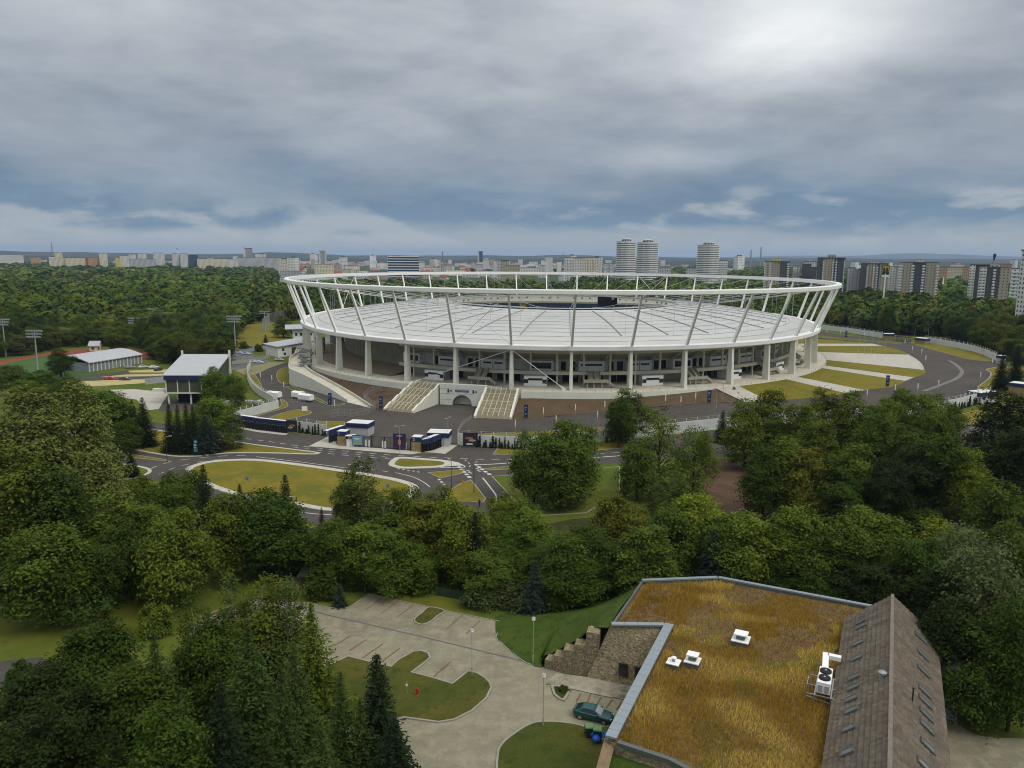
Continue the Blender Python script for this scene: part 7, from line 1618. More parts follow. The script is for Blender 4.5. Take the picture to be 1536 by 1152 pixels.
for px_, d in spots:
    k = rr.choices(list(LAB), (.34, .3, .16, .2))[0]; p = at_dist(px_, 388, d); s = rr.uniform(.8, 1.5); cl = (*rr.choice(TINT), 1); zr_ = rr.uniform(-.5, .5)
    sc_ = (s * rr.uniform(.8, 1.2), s, s * rr.uniform(.75, 1.3))
    if protos[k] is None:
        t = protos[k] = farproto(k); t['label'] = LAB[k]; t['group'] = 'far town buildings'; t.location = (p.x, d, 0); t.scale = sc_
        for c_ in t.children: c_.color = cl
    else: dup(protos[k], (p.x, d, 0), zr_, LAB[k], sc_, None, cl)
# ------------------------------------------------------------------ trees
LEAF = attrmat('leaf', rough=.75, trans=.13, obj=True)
BARK = mat('bark', (.055, .042, .03), .9, .3, 2, .6, 6); BARKW = mat('birch_bark', (.34, .32, .28), .85, .35, 1.5)
def kites(C, Nn, size, asp, rng):
    """one folded leaf-shaped face at each centre, facing along Nn"""
    n = len(C); r = rng.normal(size=(n, 3)); U = np.cross(Nn, r); U /= np.linalg.norm(U, axis=1)[:, None] + 1e-9; W = np.cross(Nn, U); s = size[:, None]
    V = np.stack([C - U * s, C - W * s * asp + Nn * s * .12, C + U * s, C + W * s * asp + Nn * s * .12], 1)
    return V.reshape(-1, 3), np.arange(4 * n).reshape(-1, 4)
def norm(a): return a / (np.linalg.norm(a, axis=-1, keepdims=True) + 1e-9)
def broad(seed, h=12., w=9., lobes=15, clumps=330, per=27, leaf=.26, base=.2, top=1., airy=0.0, flat=1.0, spread=.5):
    """crown: big lobes inside an uneven envelope, clumps of leaves on the lobes"""
    rng = np.random.default_rng(seed); L = []; R = []
    for i in range(lobes):
        f = (i + .5) / lobes; z = base + (1 - base) * f; env = math.sin(PI * min(.97, .13 + .83 * ((z - base) / (1 - base)) ** top)) ** .75
        a = i * 2.4 + rng.uniform(-.5, .5); rad = w / 2 * env * rng.uniform(.35, .72); L.append((rad * math.cos(a), rad * math.sin(a), (z + rng.uniform(-.05, .05)) * h * .93)); R.append(w * rng.uniform(.12, .25) * (.5 + .6 * env))
    L = np.array(L); R = np.array(R); pr = R ** 2; pr /= pr.sum(); k = rng.choice(lobes, clumps, p=pr)
    d = norm(rng.normal(size=(clumps, 3)) + np.array([0, 0, .45])); out = norm(L[k] * np.array([1, 1, 0]) + 1e-3); d = norm(d + out * .6)
    cc = L[k] + d * (R[k] * np.where(rng.random(clumps) < .14, rng.uniform(1.08, 1.38, clumps), rng.uniform(.68, 1.05, clumps)))[:, None] * np.array([1, 1, .9 * flat])
    cs = w * .05 * rng.uniform(.7, 1.5, clumps) * (1 + spread * .3)
    ci = np.repeat(np.arange(clumps), per); off = rng.normal(size=(clumps * per, 3)) * cs[ci][:, None] * np.array([1, 1, .48]); off[:, 2] -= .32 * np.linalg.norm(off[:, :2], axis=1)
    C = cc[ci] + off; N_ = norm(d[ci] * .7 + np.array([0, 0, 1.15]) + rng.normal(size=C.shape) * .55); sz = leaf * rng.uniform(.6, 1.35, len(C))
    ct = rng.uniform(.74, 1.28, clumps)[ci] * rng.uniform(.88, 1.12, len(C)); hue = rng.normal(0, .05, clumps)[ci]
    if airy: m = rng.random(len(C)) > airy; C, N_, sz, ct, hue = C[m], N_[m], sz[m], ct[m], hue[m]
    V, F_ = kites(C, N_, sz, .55, rng); col = np.c_[ct * (1 + hue * .9), ct, ct * (1 - hue)]
    return V, F_, col, L, R
def limbs(h, L, R, rad, m, name='trunk', fork=.28, seed=0):
    b = MB(); r = random.Random(seed); top = h * .8; P = [(0, 0, -.3), (0, 0, .25), (r.uniform(-.1, .1), r.uniform(-.1, .1), h * fork), (r.uniform(-.3, .3), r.uniform(-.3, .3), h * .55), (r.uniform(-.3, .3), r.uniform(-.3, .3), top)]
    b.tube(P, [rad * 1.5, rad, rad * .85, rad * .5, rad * .12], 9)
    for i, (l, rr_) in enumerate(zip(L, R)):
        z0 = max(h * fork * .9, min(l[2] * .72, top * .9)); s = Vector((0, 0, z0)); e = Vector(l); mid = s.lerp(e, .5) + Vector((0, 0, .06 * h)); b.tube([s, mid, e], [rad * .42, rad * .26, rad * .07], 5, cap=False)
    return b
def conifer(seed, h=14., w=5., layers=34, br=10, leaf=.24, droop=.35, base=.03, soft=0., dens=9, irr=.25, prof=.85):
    rng = np.random.default_rng(seed); C = []; N_ = []; S = []; T = []
    for i in range(layers):
        f = (i + rng.uniform(0, .6)) / layers; z = h * (base + (1 - base) * f); rr_ = w / 2 * (1 - f) ** (prof + soft * .2) * rng.uniform(1 - irr, 1 + irr * .4) + .13; nb = max(6, int(br * (1 - f * .5)))
        for k in range(nb):
            a = 2 * PI * (k + rng.uniform(-.35, .35)) / nb + i * .7; l = rr_ * rng.uniform(.72, 1.1); tone = rng.uniform(.75, 1.25); nn_ = max(3, int(dens * l / (w / 2) + 4))
            t = (np.arange(nn_) + rng.uniform(.2, .9, nn_)) / nn_; sp_ = (1.05 - t) * l * .28
            x = l * t; y = rng.normal(size=nn_) * sp_; zz = z - droop * l * t ** 1.4 + .12 * l * t ** 3 - np.abs(y) * .3 + rng.normal(size=nn_) * .06
            C.append(np.c_[x * math.cos(a) - y * math.sin(a), x * math.sin(a) + y * math.cos(a), zz]); N_.append(np.tile([math.cos(a) * .35, math.sin(a) * .35, 1.], (nn_, 1)) + rng.normal(size=(nn_, 3)) * (.35 + soft * .3)); S.append(leaf * rng.uniform(.7, 1.4, nn_) * (.55 + .6 * (1 - f))); T.append(np.full(nn_, tone) * rng.uniform(.8, 1.2, nn_))
    C = np.concatenate(C); N_ = norm(np.concatenate(N_)); S = np.concatenate(S); T = np.concatenate(T); V, F_ = kites(C, N_, S * 1.15, .42, rng); return V, F_, np.c_[T, T, T]
PROTO = {}
CWID = {'maple': 9.5, 'linden': 8.5, 'birch': 6.5, 'willow': 10, 'poplar': 15, 'bush': 4.2, 'spruce': 5.4, 'larch': 6.5, 'thuja': 2.6}
def proto(key, h, crown, trunk_b, bark, seed=0):
    V, F_, col = crown; V = V.copy(); V[:, 2] *= h / np.percentile(V[:, 2], 99.7); wv = np.percentile(np.abs(V[:, :2]), 98.5) * 2; V[:, :2] *= CWID[key.rstrip('0123456789')] / wv
    cm = npmesh('crown', V, F_, LEAF, {'tone': col}); COL.objects.unlink(cm); tr = trunk_b.build('trunk', bark, smooth=True); COL.objects.unlink(tr); PROTO[key] = (h, cm.data, tr.data)
for i in range(4):
    V, F_, c, L, R = broad(100 + i, 12, 9.5, 20, 420, 34, .21); proto('maple%d' % i, 12, (V, F_, c), limbs(12, L, R, .26, BARK, seed=i), BARK)
for i in range(3):
    V, F_, c, L, R = broad(200 + i, 14, 8.5, 24, 450, 32, .2, base=.12, top=.8); proto('linden%d' % i, 14, (V, F_, c), limbs(14, L, R, .28, BARK, seed=i), BARK)
for i in range(2):
    V, F_, c, L, R = broad(300 + i, 13, 6.5, 24, 380, 26, .17, base=.16, top=.85, airy=.08, flat=1.3); V = V.copy(); proto('birch%d' % i, 13, (V, F_, c), limbs(13, L, R, .17, BARKW, fork=.2, seed=i), BARKW)
for i in range(2):
    V, F_, c, L, R = broad(400 + i, 13, 10, 24, 380, 24, .2, base=.14, top=.9, airy=.12); proto('willow%d' % i, 13, (V, F_, c), limbs(13, L, R, .3, BARK, fork=.15, seed=i), BARK)
for i in range(2):
    V, F_, c, L, R = broad(500 + i, 25, 15, 24, 620, 26, .36, base=.1, top=.75); proto('poplar%d' % i, 25, (V, F_, c), limbs(25, L, R, .5, BARK, seed=i), BARK)
for i in range(3):
    V, F_, c, L, R = broad(600 + i, 3.2, 4.2, 12, 190, 24, .17, base=.02, top=1.0); proto('bush%d' % i, 3.2, (V, F_, c), limbs(3.2, L, R, .07, BARK, fork=.1, seed=i), BARK)
def poleb(h, r):
    b = MB(); b.tube([(0, 0, -.3), (0, 0, h * .5), (0, 0, h * .97)], [r, r * .6, r * .1], 8); return b
for i in range(3): proto('spruce%d' % i, 14, conifer(700 + i, 14, 5.4, 58, 15, .17, .45, dens=19, prof=.68), poleb(14, .2), BARK)
for i in range(2): proto('larch%d' % i, 15, conifer(800 + i, 15, 6.5, 52, 13, .15, .2, .06, soft=1, dens=24, irr=.5), poleb(15, .22), BARK)
for i in range(1): proto('thuja%d' % i, 6, conifer(900 + i, 6, 2.6, 26, 10, .16, .3, dens=7), poleb(6, .1), BARK)
COLS = {'dk': (.040, .066, .008), 'md': (.064, .098, .012), 'br': (.088, .128, .014), 'ol': (.084, .112, .012), 'ye': (.125, .152, .013), 'pale': (.118, .142, .032), 'gy': (.080, .102, .034), 'blue': (.034, .052, .036), 'con': (.017, .029, .011), 'lar': (.042, .068, .014), 'bi': (.072, .094, .018), 'red': (.05, .025, .02), 'vd': (.022, .034, .007), 'gold': (.095, .103, .013)}
NAMES = {'maple': ('maple_tree', 'tree'), 'linden': ('linden_tree', 'tree'), 'birch': ('birch_tree', 'tree'), 'willow': ('willow_tree', 'tree'), 'poplar': ('poplar_tree', 'tree'), 'bush': ('bush', 'bush'), 'spruce': ('spruce_tree', 'conifer'), 'larch': ('larch_tree', 'conifer'), 'thuja': ('spruce_sapling', 'conifer')}
tr_rng = random.Random(77)
def plant(key, loc, h, w, colour, label, group=None, parts=True):
    k = key.rstrip('0123456789'); ph, cme, tme = PROTO[key]; nm, cat = NAMES[k]
    cw = CWID[k]
    t = thing(nm, label, cat, loc, tr_rng.uniform(0, 6.28), group); w *= .95; t.scale = (w / cw, w / cw * tr_rng.uniform(.9, 1.08), h / ph)
    c = COLS[colour] if isinstance(colour, str) else colour; v = tr_rng.uniform(.88, 1.14); c = (c[0] * v * tr_rng.uniform(.93, 1.07), c[1] * v, c[2] * v)
    o = bpy.data.objects.new('crown', cme); COL.objects.link(o); o.parent = t; o.color = (*c, 1)
    o = bpy.data.objects.new('trunk', tme); COL.objects.link(o); o.parent = t
    return t
# pixel of the crown's top, height, width, kind, colour, label
T = [
 # big pale poplars on the left
 (38, 592, 26, 17, 'poplar0', 'pale', 'huge pale green poplar at the left picture edge, farthest of the pale group'), (112, 580, 25, 15, 'poplar1', 'pale', 'huge pale green poplar, the tallest top of the pale group'), (140, 676, 18, 11, 'poplar0', 'pale', 'pale green poplar standing lower in front of the tall pale one'), (20, 668, 22, 14, 'poplar1', 'ol', 'olive poplar at the left edge under the pale crowns'), (78, 700, 19, 13, 'linden1', 'dk', 'dark linden in the shade below the pale poplars'),
 (60, 556, 10, 13, 'maple0', 'md', 'green round tree before the track field, middle of the near row'), (14, 548, 11, 13, 'maple1', 'md', 'green round tree at the left edge before the track field'), (104, 566, 10, 12, 'maple2', 'md', 'green round tree before the sand coloured parking rows'), (36, 572, 9, 12, 'maple3', 'br', 'fresh green tree low behind the pale poplars'), (88, 523, 12, 11, 'linden0', 'dk', 'dark dense tree standing alone in front of the track field'), (138, 585, 10, 10, 'maple2', 'md', 'green tree at the corner of the sand coloured parking'),
 (166, 587, 15, 13, 'linden2', 'md', 'green round linden left of the tallest dark spruce'), (186, 630, 9, 8, 'maple0', 'dk', 'dark low tree at the foot of the round linden'),
 (213, 597, 13, 6.6, 'spruce0', 'con', 'broad dark spruce left of the hall court'), (197, 601, 12, 5.5, 'spruce1', 'con', 'dark spruce half hidden behind the broad one'), (252, 604, 13, 4.6, 'spruce2', 'con', 'slim dark spruce, first of the row before the hall'), (265, 608, 12.5, 4.3, 'spruce0', 'con', 'slim dark spruce, second of the row before the hall'), (278, 605, 13, 4.5, 'spruce1', 'con', 'slim dark spruce, third of the row before the hall'), (288, 607, 12.5, 4.2, 'spruce2', 'con', 'slim dark spruce, last of the row before the hall'), (307, 624, 9.5, 8, 'spruce1', 'blue', 'broad bluish spruce behind the black totem'),
 (318, 596, 13, 12, 'maple1', 'br', 'leafy tree in front of the hall right behind the bluish spruce'), (348, 622, 9, 9, 'birch0', 'bi', 'light airy birch at the right of the leafy tree'), (321, 551, 13, 9, 'maple2', 'br', 'leafy tree against the hall glass, left of two'), (351, 560, 12, 7.5, 'maple3', 'br', 'leafy tree against the hall side wall, right of two'), (195, 677, 6, 3.6, 'spruce0', 'con', 'small dark spruce at the road mouth by the corner lawn'),
 (270, 497, 12, 10, 'maple0', 'md', 'green tree behind the hall roof, left one'), (256, 503, 12, 11, 'linden0', 'md', 'round green tree between the stand and the hall roof'), (296, 488, 13, 11, 'linden1', 'ol', 'olive round tree behind the hall roof'), (322, 490, 12, 10, 'maple1', 'dk', 'dark tree just left of the tallest floodlight mast'), (152, 478, 13, 11, 'maple2', 'ye', 'yellow green tree behind the red track'), (176, 490, 14, 12, 'maple3', 'ol', 'broad olive tree at the far rim of the red track'), (236, 512, 8, 8, 'maple3', 'md', 'small green tree beside the right end of the stand'),
 (398, 502, 6, 4.5, 'thuja0', 'con', 'small dark conifer on the meadow by the annex'), (388, 516, 4, 5, 'bush0', 'dk', 'dark round bush on the lot beside the annex'), (424, 475, 13, 13, 'linden2', 'md', 'round green tree directly behind the tall annex'), (365, 512, 4, 5, 'bush1', 'md', 'green bush at the meadow edge by the mast'),
 # left middle
 (204, 715, 12, 9, 'maple0', 'ol', 'olive tree beside the small spruce at the road mouth'), (170, 742, 14, 12, 'linden0', 'br', 'fresh green linden below the pale poplars'), (272, 706, 11, 11, 'maple1', 'md', 'bushy green tree at the rim of the roundabout lawn'), (240, 722, 11, 9, 'maple2', 'md', 'green tree between the olive tree and the bushy one'), (304, 699, 16.5, 5.6, 'spruce2', 'con', 'tall dark spruce rising before the roundabout lawn, left one'), (427, 714, 16, 5.6, 'spruce0', 'con', 'tall dark spruce rising before the roundabout lawn, right one'), (359, 727, 9, 3.6, 'spruce1', 'con', 'short spruce tip against the roundabout lawn'),
 (334, 742, 14, 9, 'linden1', 'ol', 'olive linden with hanging boughs left of the dense dark trees'), (386, 733, 13.5, 12, 'maple2', 'dk', 'dense dark green tree below the roundabout lawn'), (415, 748, 13, 11, 'maple3', 'dk', 'dense dark tree right of its bigger neighbour'), (262, 765, 14.5, 11.5, 'maple0', 'br', 'bright green spreading tree with a clear trunk on the meadow'), (212, 757, 13, 10, 'linden2', 'ol', 'olive crown between the bright tree and the pale poplars'), (180, 780, 12, 9, 'maple3', 'dk', 'dark tree behind the bright spreading one'), (62, 790, 14, 13, 'maple1', 'md', 'wide green tree with bare trunk on the left meadow'), (120, 808, 12, 10, 'maple2', 'dk', 'dark tree right of the wide green one'), (20, 770, 13, 10, 'linden0', 'dk', 'dark tree at the left edge above the meadow'),
 (218, 855, 5, 5, 'bush0', 'br', 'bright green sapling bush beside the spreading tree'), (228, 905, 4.5, 4.5, 'bush1', 'br', 'bright green bush below the spreading tree'),
 (458, 800, 7, 5, 'maple0', 'dk', 'low dark tree beside the reddish conifer'), (482, 762, 8.5, 2.6, 'spruce1', 'red', 'small reddish brown conifer'), (541, 687, 17, 9.5, 'birch0', 'bi', 'tall birch rising against the roundabout lawn'), (520, 700, 15, 6, 'birch1', 'bi', 'slim birch stem on the left of the tall one'), (574, 737, 13, 9, 'birch1', 'md', 'greener birch at the right of the tall one'), (498, 775, 11, 8, 'maple2', 'md', 'green tree left below the tall birch'), (554, 783, 10, 9, 'maple3', 'br', 'fresh green tree below the tall birch'), (610, 732, 13, 9, 'maple1', 'ol', 'olive tree right of the birches'), (660, 730, 13, 8, 'linden0', 'ol', 'yellowish olive tree left of the junction lawn'), (634, 752, 12, 9, 'linden1', 'gold', 'brownish olive tree in front of the yellowish one'), (694, 752, 13, 10, 'maple2', 'ol', 'olive tree below the junction lawn'), (713, 770, 12, 4.5, 'spruce2', 'con', 'dark spruce among the trees below the junction lawn'), (585, 796, 10, 7.5, 'linden2', 'md', 'green linden above the hedge of the car park'),
 (622, 818, 7, 7, 'maple3', 'br', 'bright low tree behind the car park hedge'), (730, 826, 7.5, 8.5, 'maple1', 'md', 'round low tree behind the wire fence'), (688, 836, 4.4, 4.5, 'bush2', 'md', 'green bush left of the round low tree'), (755, 742, 12, 8, 'maple0', 'ye', 'light yellow green tree on the path below the junction'), (790, 752, 12, 9, 'maple2', 'br', 'light green tree right of the yellow green one'), (780, 790, 10, 9, 'linden0', 'md', 'green linden in front of the two light ones'), (846, 800, 11, 9, 'linden1', 'md', 'green linden between the fresh green and the olive tree'),
 (802, 647, 15, 12, 'maple1', 'md', 'left half of the big round chestnut pair'), (862, 629, 17.5, 13, 'maple2', 'br', 'big round chestnut, the brighter right one of the pair'), (840, 662, 14, 12, 'linden2', 'md', 'shaded chestnut in the middle of the round pair'),
 (944, 584, 15, 12, 'linden0', 'md', 'dark green tree standing before the brown soil bank'), (930, 600, 13, 9, 'maple0', 'dk', 'darker side crown of the tree before the soil bank'), (992, 614, 18, 13, 'willow0', 'br', 'tall willow between the chestnut and the pine'), (1044, 640, 15, 10, 'willow1', 'br', 'lower willow at the right of the tall one'), (958, 660, 13, 9, 'linden1', 'md', 'shaded tree at the left foot of the tall willow'), (985, 697, 14, 6, 'birch0', 'bi', 'pale slender birch before the willow'), (1012, 700, 11, 6, 'birch1', 'md', 'greener birch leaning beside the pale slender one'), (930, 742, 12, 9, 'maple3', 'gold', 'golden olive tree, alone in front of the chestnuts'), (1085, 616, 9, 5, 'spruce1', 'blue', 'dark bluish pine beside the white sloping hut roof'), (1054, 652, 8, 5, 'maple1', 'md', 'small green tree under the bluish pine'),
 # right cluster of lindens
 (1122, 600, 17, 12, 'linden0', 'ol', 'olive linden, leftmost of the big right cluster'), (1155, 585, 18, 12, 'linden1', 'ol', 'olive linden with the highest left top of the cluster'), (1198, 606, 17, 12, 'linden2', 'ol', 'olive linden below the cream path, third from the left'), (1238, 584, 18, 12, 'linden0', 'ol', 'olive linden covering the middle of the cream lawn'), (1282, 588, 18, 12, 'linden1', 'ol', 'olive linden left of the brighter maples'), (1318, 606, 16, 11, 'linden2', 'ol', 'olive linden where the cluster meets the loop road'), (1228, 632, 17, 11, 'linden2', 'ol', 'rounded linden in the second row of the cluster'), (1316, 622, 16, 11, 'linden0', 'md', 'green linden in the second row by the bright maples'), (1184, 657, 16, 10, 'linden1', 'ol', 'linden of the front row, second from its left end'), (1150, 668, 15, 10, 'linden0', 'dk', 'dark linden at the left end of the front row'), (1212, 672, 15, 10, 'linden2', 'gold', 'linden of the front row with a golden cast'), (1284, 667, 15, 9, 'linden1', 'ol', 'linden of the front row standing apart on the right'), (1250, 690, 13, 10, 'linden0', 'dk', 'dark gap filler tree between the front lindens'),
 (1357, 583, 15, 11, 'maple0', 'br', 'bright maple top reaching over the loop road'), (1398, 590, 16, 12, 'maple1', 'br', 'bright maple, tallest beside the loop road'), (1340, 598, 14, 10, 'maple2', 'br', 'bright maple left of its two taller neighbours'), (1426, 604, 13, 9, 'maple3', 'md', 'green maple at the fence wall end'), (1366, 640, 15, 11, 'linden2', 'md', 'blue green crown behind the dark pair of trunks'), (1412, 647, 17, 13, 'maple2', 'dk', 'tall dark tree with several bare trunks'), (1372, 668, 14, 11, 'maple3', 'vd', 'very dark tree in the shade of the tall one'), (1335, 690, 13, 9, 'maple1', 'vd', 'very dark tree above the golden bush'), (1460, 674, 15, 8, 'linden0', 'ye', 'yellow olive tree with open crown on the right'), (1500, 720, 13, 10, 'maple0', 'md', 'green tree at the right edge below the dark giant'), (1310, 717, 8.5, 9, 'maple2', 'ol', 'low olive tree before the dark trunks'), (1345, 752, 5, 8, 'bush1', 'dk', 'dark undergrowth bush behind the front maples'), (1390, 765, 4.5, 8, 'bush2', 'dk', 'dark undergrowth bush under the bare trunks'),
 (1514, 588, 21, 17, 'linden1', 'vd', 'giant very dark tree at the right picture edge'), (1545, 640, 19, 14, 'linden2', 'vd', 'dark giant cut by the picture edge'), (1500, 650, 16, 11, 'maple3', 'vd', 'very dark lower tree in front of the dark giant'),
 (1412, 530, 9, 0.1, 'bush0', 'vd', ''), (1506, 528, 14, 7, 'spruce0', 'con', 'dark spruce beside the right gate, left of the pair'), (1528, 518, 15, 7, 'spruce1', 'con', 'dark spruce beside the right gate, right of the pair'),
 # row in front, above the grass roof
 (970, 790, 12, 10, 'linden2', 'md', 'green linden left end of the row above the grass roof'), (1008, 760, 13, 9, 'maple1', 'md', 'green maple, second in the row above the grass roof'), (1046, 738, 14, 11, 'maple2', 'ye', 'yellow green maple in the row above the grass roof'), (1118, 766, 13, 11, 'maple3', 'br', 'fresh green maple in the row beside the clay path'), (1080, 778, 12, 9, 'maple0', 'md', 'green maple between the yellow green and the fresh one'), (1165, 776, 12, 9, 'linden0', 'br', 'fresh linden with a pale dead twig'), (1074, 795, 11, 7, 'spruce2', 'blue', 'blue green spruce hidden in the row of maples'), (1202, 760, 13, 11, 'maple1', 'br', 'fresh green maple in the middle of the front row'), (1250, 772, 13, 11, 'maple2', 'md', 'green maple right of the middle one'), (1300, 760, 13, 10, 'maple0', 'br', 'fresh maple below the low olive tree'), (1340, 778, 12, 10, 'maple3', 'md', 'green maple under the bare trunks'), (1414, 783, 12, 9, 'linden1', 'ye', 'yellow topped linden before the grey willow'), (1444, 786, 14, 11, 'willow0', 'gy', 'grey green willow above the barn'), (1492, 812, 17, 12, 'willow1', 'gy', 'big grey green tree with a pale trunk right of the barn'), (1530, 790, 14, 10, 'maple2', 'md', 'green tree at the right edge above the grey one'), (1382, 812, 12, 10, 'maple1', 'dk', 'dark maple left of the grey willow'),
 (1010, 826, 6.0, 9, 'maple3', 'dk', 'dark tree just behind the roof edge, left end'), (1058, 826, 6.2, 9, 'maple0', 'dk', 'dark tree just behind the roof edge peak'), (1110, 828, 6.2, 9, 'linden2', 'dk', 'dark tree behind the roof edge, second from the peak'), (1165, 834, 6.5, 9, 'maple1', 'dk', 'dark tree behind the roof edge, third from the peak'), (1222, 838, 7, 9, 'maple2', 'dk', 'dark tree behind the roof edge, fourth from the peak'), (1278, 842, 7.5, 9, 'linden0', 'vd', 'very dark tree left of the barn gable'), (1335, 848, 8.5, 9, 'maple3', 'vd', 'very dark tree straight behind the barn gable'), (1424, 852, 11, 9, 'linden1', 'vd', 'very dark tree behind the right barn eave'), (1440, 900, 13, 9, 'maple0', 'vd', 'very dark tree in the shade right of the barn'), (1480, 935, 12, 9, 'willow0', 'dk', 'dark lower boughs beside the rear yard'), (1535, 900, 15, 9, 'maple1', 'dk', 'dark tree at the right edge beside the rear yard'),
 # behind the car park
 (880, 792, 11, 10, 'maple1', 'dk', 'large dark tree left of the grass bank'), (915, 812, 9, 9, 'linden1', 'dk', 'large dark tree above the grass bank'), (944, 826, 7, 7, 'maple2', 'dk', 'dark tree touching the end of the grass roof'), (862, 838, 8, 8, 'maple3', 'dk', 'dark tree above the grass bank, lower one'), (803, 843, 8, 4, 'spruce0', 'blue', 'small bluish spruce above the flowering hedge'),
 (760, 868, 3.8, 6, 'bush0', 'gy', 'white flecked flowering bush, first in the hedge'), (792, 874, 3.8, 6, 'bush1', 'gy', 'white flecked flowering bush, second in the hedge'), (722, 872, 3.6, 5.5, 'bush2', 'gy', 'white flecked bush at the left end of the hedge'), (828, 880, 3.6, 6, 'bush0', 'md', 'green bush at the right end of the hedge'), (862, 876, 3.4, 5, 'bush2', 'dk', 'dark bush over the crest of the bank'), (890, 868, 3.4, 5, 'bush1', 'dk', 'dark bush beside the roof end'),
 (560, 846, 4, 4.5, 'bush1', 'dk', 'dark bush behind the corner lamp'), (600, 838, 4.6, 5.5, 'bush2', 'md', 'broad green bush in the hedge behind the car park'), (634, 854, 3.8, 4.8, 'bush0', 'md', 'green bush at the right end of the broad hedge'), (578, 860, 2.6, 3.6, 'bush0', 'dk', 'low dark bush at the kerb behind the car park'), (530, 846, 3.8, 4, 'bush2', 'dk', 'dark bush left of the corner lamp'), (487, 845, 5, 6, 'bush0', 'dk', 'dark bush over the hut roof'), (509, 876, 3.4, 2.1, 'thuja0', 'blue', 'small bluish spruce on the lawn at the car park corner'), (770, 812, 8, 8, 'maple2', 'md', 'low green tree behind the bluish spruce'),
 (846, 1029, .6, 1.5, 'bush0', 'dk', 'low dark shrub in the kerbed planting bed'),
 # foreground left, close and dark
 (345, 866, 14, 5, 'birch0', 'bi', 'olive birch with pale stems, left of the birch pair'), (388, 868, 14, 7.5, 'birch1', 'ol', 'olive birch beside the car park, right of the pair'), (428, 868, 14, 7.5, 'birch0', 'bi', 'thin birch with bare pale twigs beside the car park'), (466, 906, 14.5, 9.5, 'larch0', 'ol', 'golden tipped larch beside the parking bays'), (290, 905, 14, 6, 'birch1', 'dk', 'thin dark birch behind the larches'), (230, 948, 15, 7.5, 'larch1', 'lar', 'soft green larch in the lower left'), (370, 930, 16, 9, 'larch0', 'lar', 'tall larch in the dark lower left group'), (138, 914, 14, 9.5, 'linden0', 'dk', 'dark round tree with an olive top in the lower left'), (60, 992, 11, 10, 'maple2', 'vd', 'very dark maple in the bottom left corner'), (110, 1040, 11, 9, 'maple0', 'vd', 'very dark maple right of the corner one'), (565, 985, 15, 6.2, 'spruce0', 'con', 'pointed dark spruce at the edge of the island lawn'), (420, 1000, 15, 7, 'larch0', 'lar', 'dark larch below the golden tipped one'), (510, 1010, 14, 7, 'larch1', 'lar', 'feathery dark larch left of the pointed spruce'), (330, 1020, 14, 8, 'larch1', 'con', 'dark feathery larch at the bottom'), (250, 1060, 13, 8, 'linden2', 'dk', 'dark leafy crown at the bottom edge left'), (480, 1085, 12, 7.5, 'larch0', 'lar', 'soft dark larch at the bottom edge under the golden tipped one'), (590, 1080, 12, 6, 'spruce2', 'con', 'dark spruce at the bottom edge beside the road'), (170, 1090, 11, 8, 'larch0', 'vd', 'very dark larch at the bottom edge'), (395, 1105, 11, 8, 'larch1', 'vd', 'very dark larch low at the bottom edge'), (20, 1090, 10, 8, 'linden1', 'vd', 'very dark crown in the lowest left corner'),
 (200, 1000, 12, 9, 'linden1', 'dk', 'dark leafy crown between the lower left maples and the larches'), (318, 935, 12, 8, 'maple2', 'dk', 'dark leafy tree behind the lower left larches'), (440, 965, 14, 7, 'larch1', 'lar', 'dark larch behind the golden tipped one'), (540, 1050, 12, 6.5, 'larch0', 'lar', 'feathery dark larch at the foot of the pointed spruce'), (30, 992, 3.2, 3.2, 'bush1', 'dk', 'dark bush on the park road at the left edge'), (300, 960, 10, 6, 'birch1', 'dk', 'thin airy birch before the pale paving'),
]
for px_, py_, h, w, key, c, lab in T:
    if w < 1: continue
    q = at_h(px_, py_, h); plant(key, (q.x, q.y, q.z - h), h, w, c, lab)

# ------------------------------------------------------------------ the woods: near rim as single trees, the rest as one mass
def lowcrown(seed, n=210, size=.1, m=10, J=7):
    rng = np.random.default_rng(seed); d = norm(rng.normal(size=(n, 3)) + np.array([0, 0, .5])); lob = norm(rng.normal(size=(9, 3))); bump = .72 + .34 * np.max(np.clip(d @ lob.T, 0, 1) ** 5, axis=1)
    C = d * bump[:, None] * np.array([.5, .5, .42]) + np.array([0, 0, .56]); N_ = norm(d + np.array([0, 0, .5]) + rng.normal(size=(n, 3)) * .35); V, F_ = kites(C, N_, size * rng.uniform(.7, 1.4, n), .8, rng)
    # inner mass so that no sky shows through
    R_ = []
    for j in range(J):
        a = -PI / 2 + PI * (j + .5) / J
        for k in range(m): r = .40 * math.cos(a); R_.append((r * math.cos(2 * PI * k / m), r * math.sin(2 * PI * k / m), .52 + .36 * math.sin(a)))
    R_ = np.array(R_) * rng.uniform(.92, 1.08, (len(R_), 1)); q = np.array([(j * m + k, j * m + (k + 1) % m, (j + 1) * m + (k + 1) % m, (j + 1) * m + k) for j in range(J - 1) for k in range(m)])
    T_ = np.r_[np.full(len(q), .55), rng.uniform(.88, 1.14, n)]  # inner mass toned darker: shade inside the crown put into its colour
    return np.r_[R_, V], np.r_[q, F_ + len(R_)], T_
LOW = [lowcrown(1000 + i) for i in range(6)]; LOWF = [lowcrown(1100 + i, 34, .2, 6, 4) for i in range(5)]
def blocked(x, y):
    """open ground that carries no wood"""
    P = [[(-400, -200), (-140, 120), (-120, 240), (-80, 262), (-330, 262), (-400, 262)]]
    return False
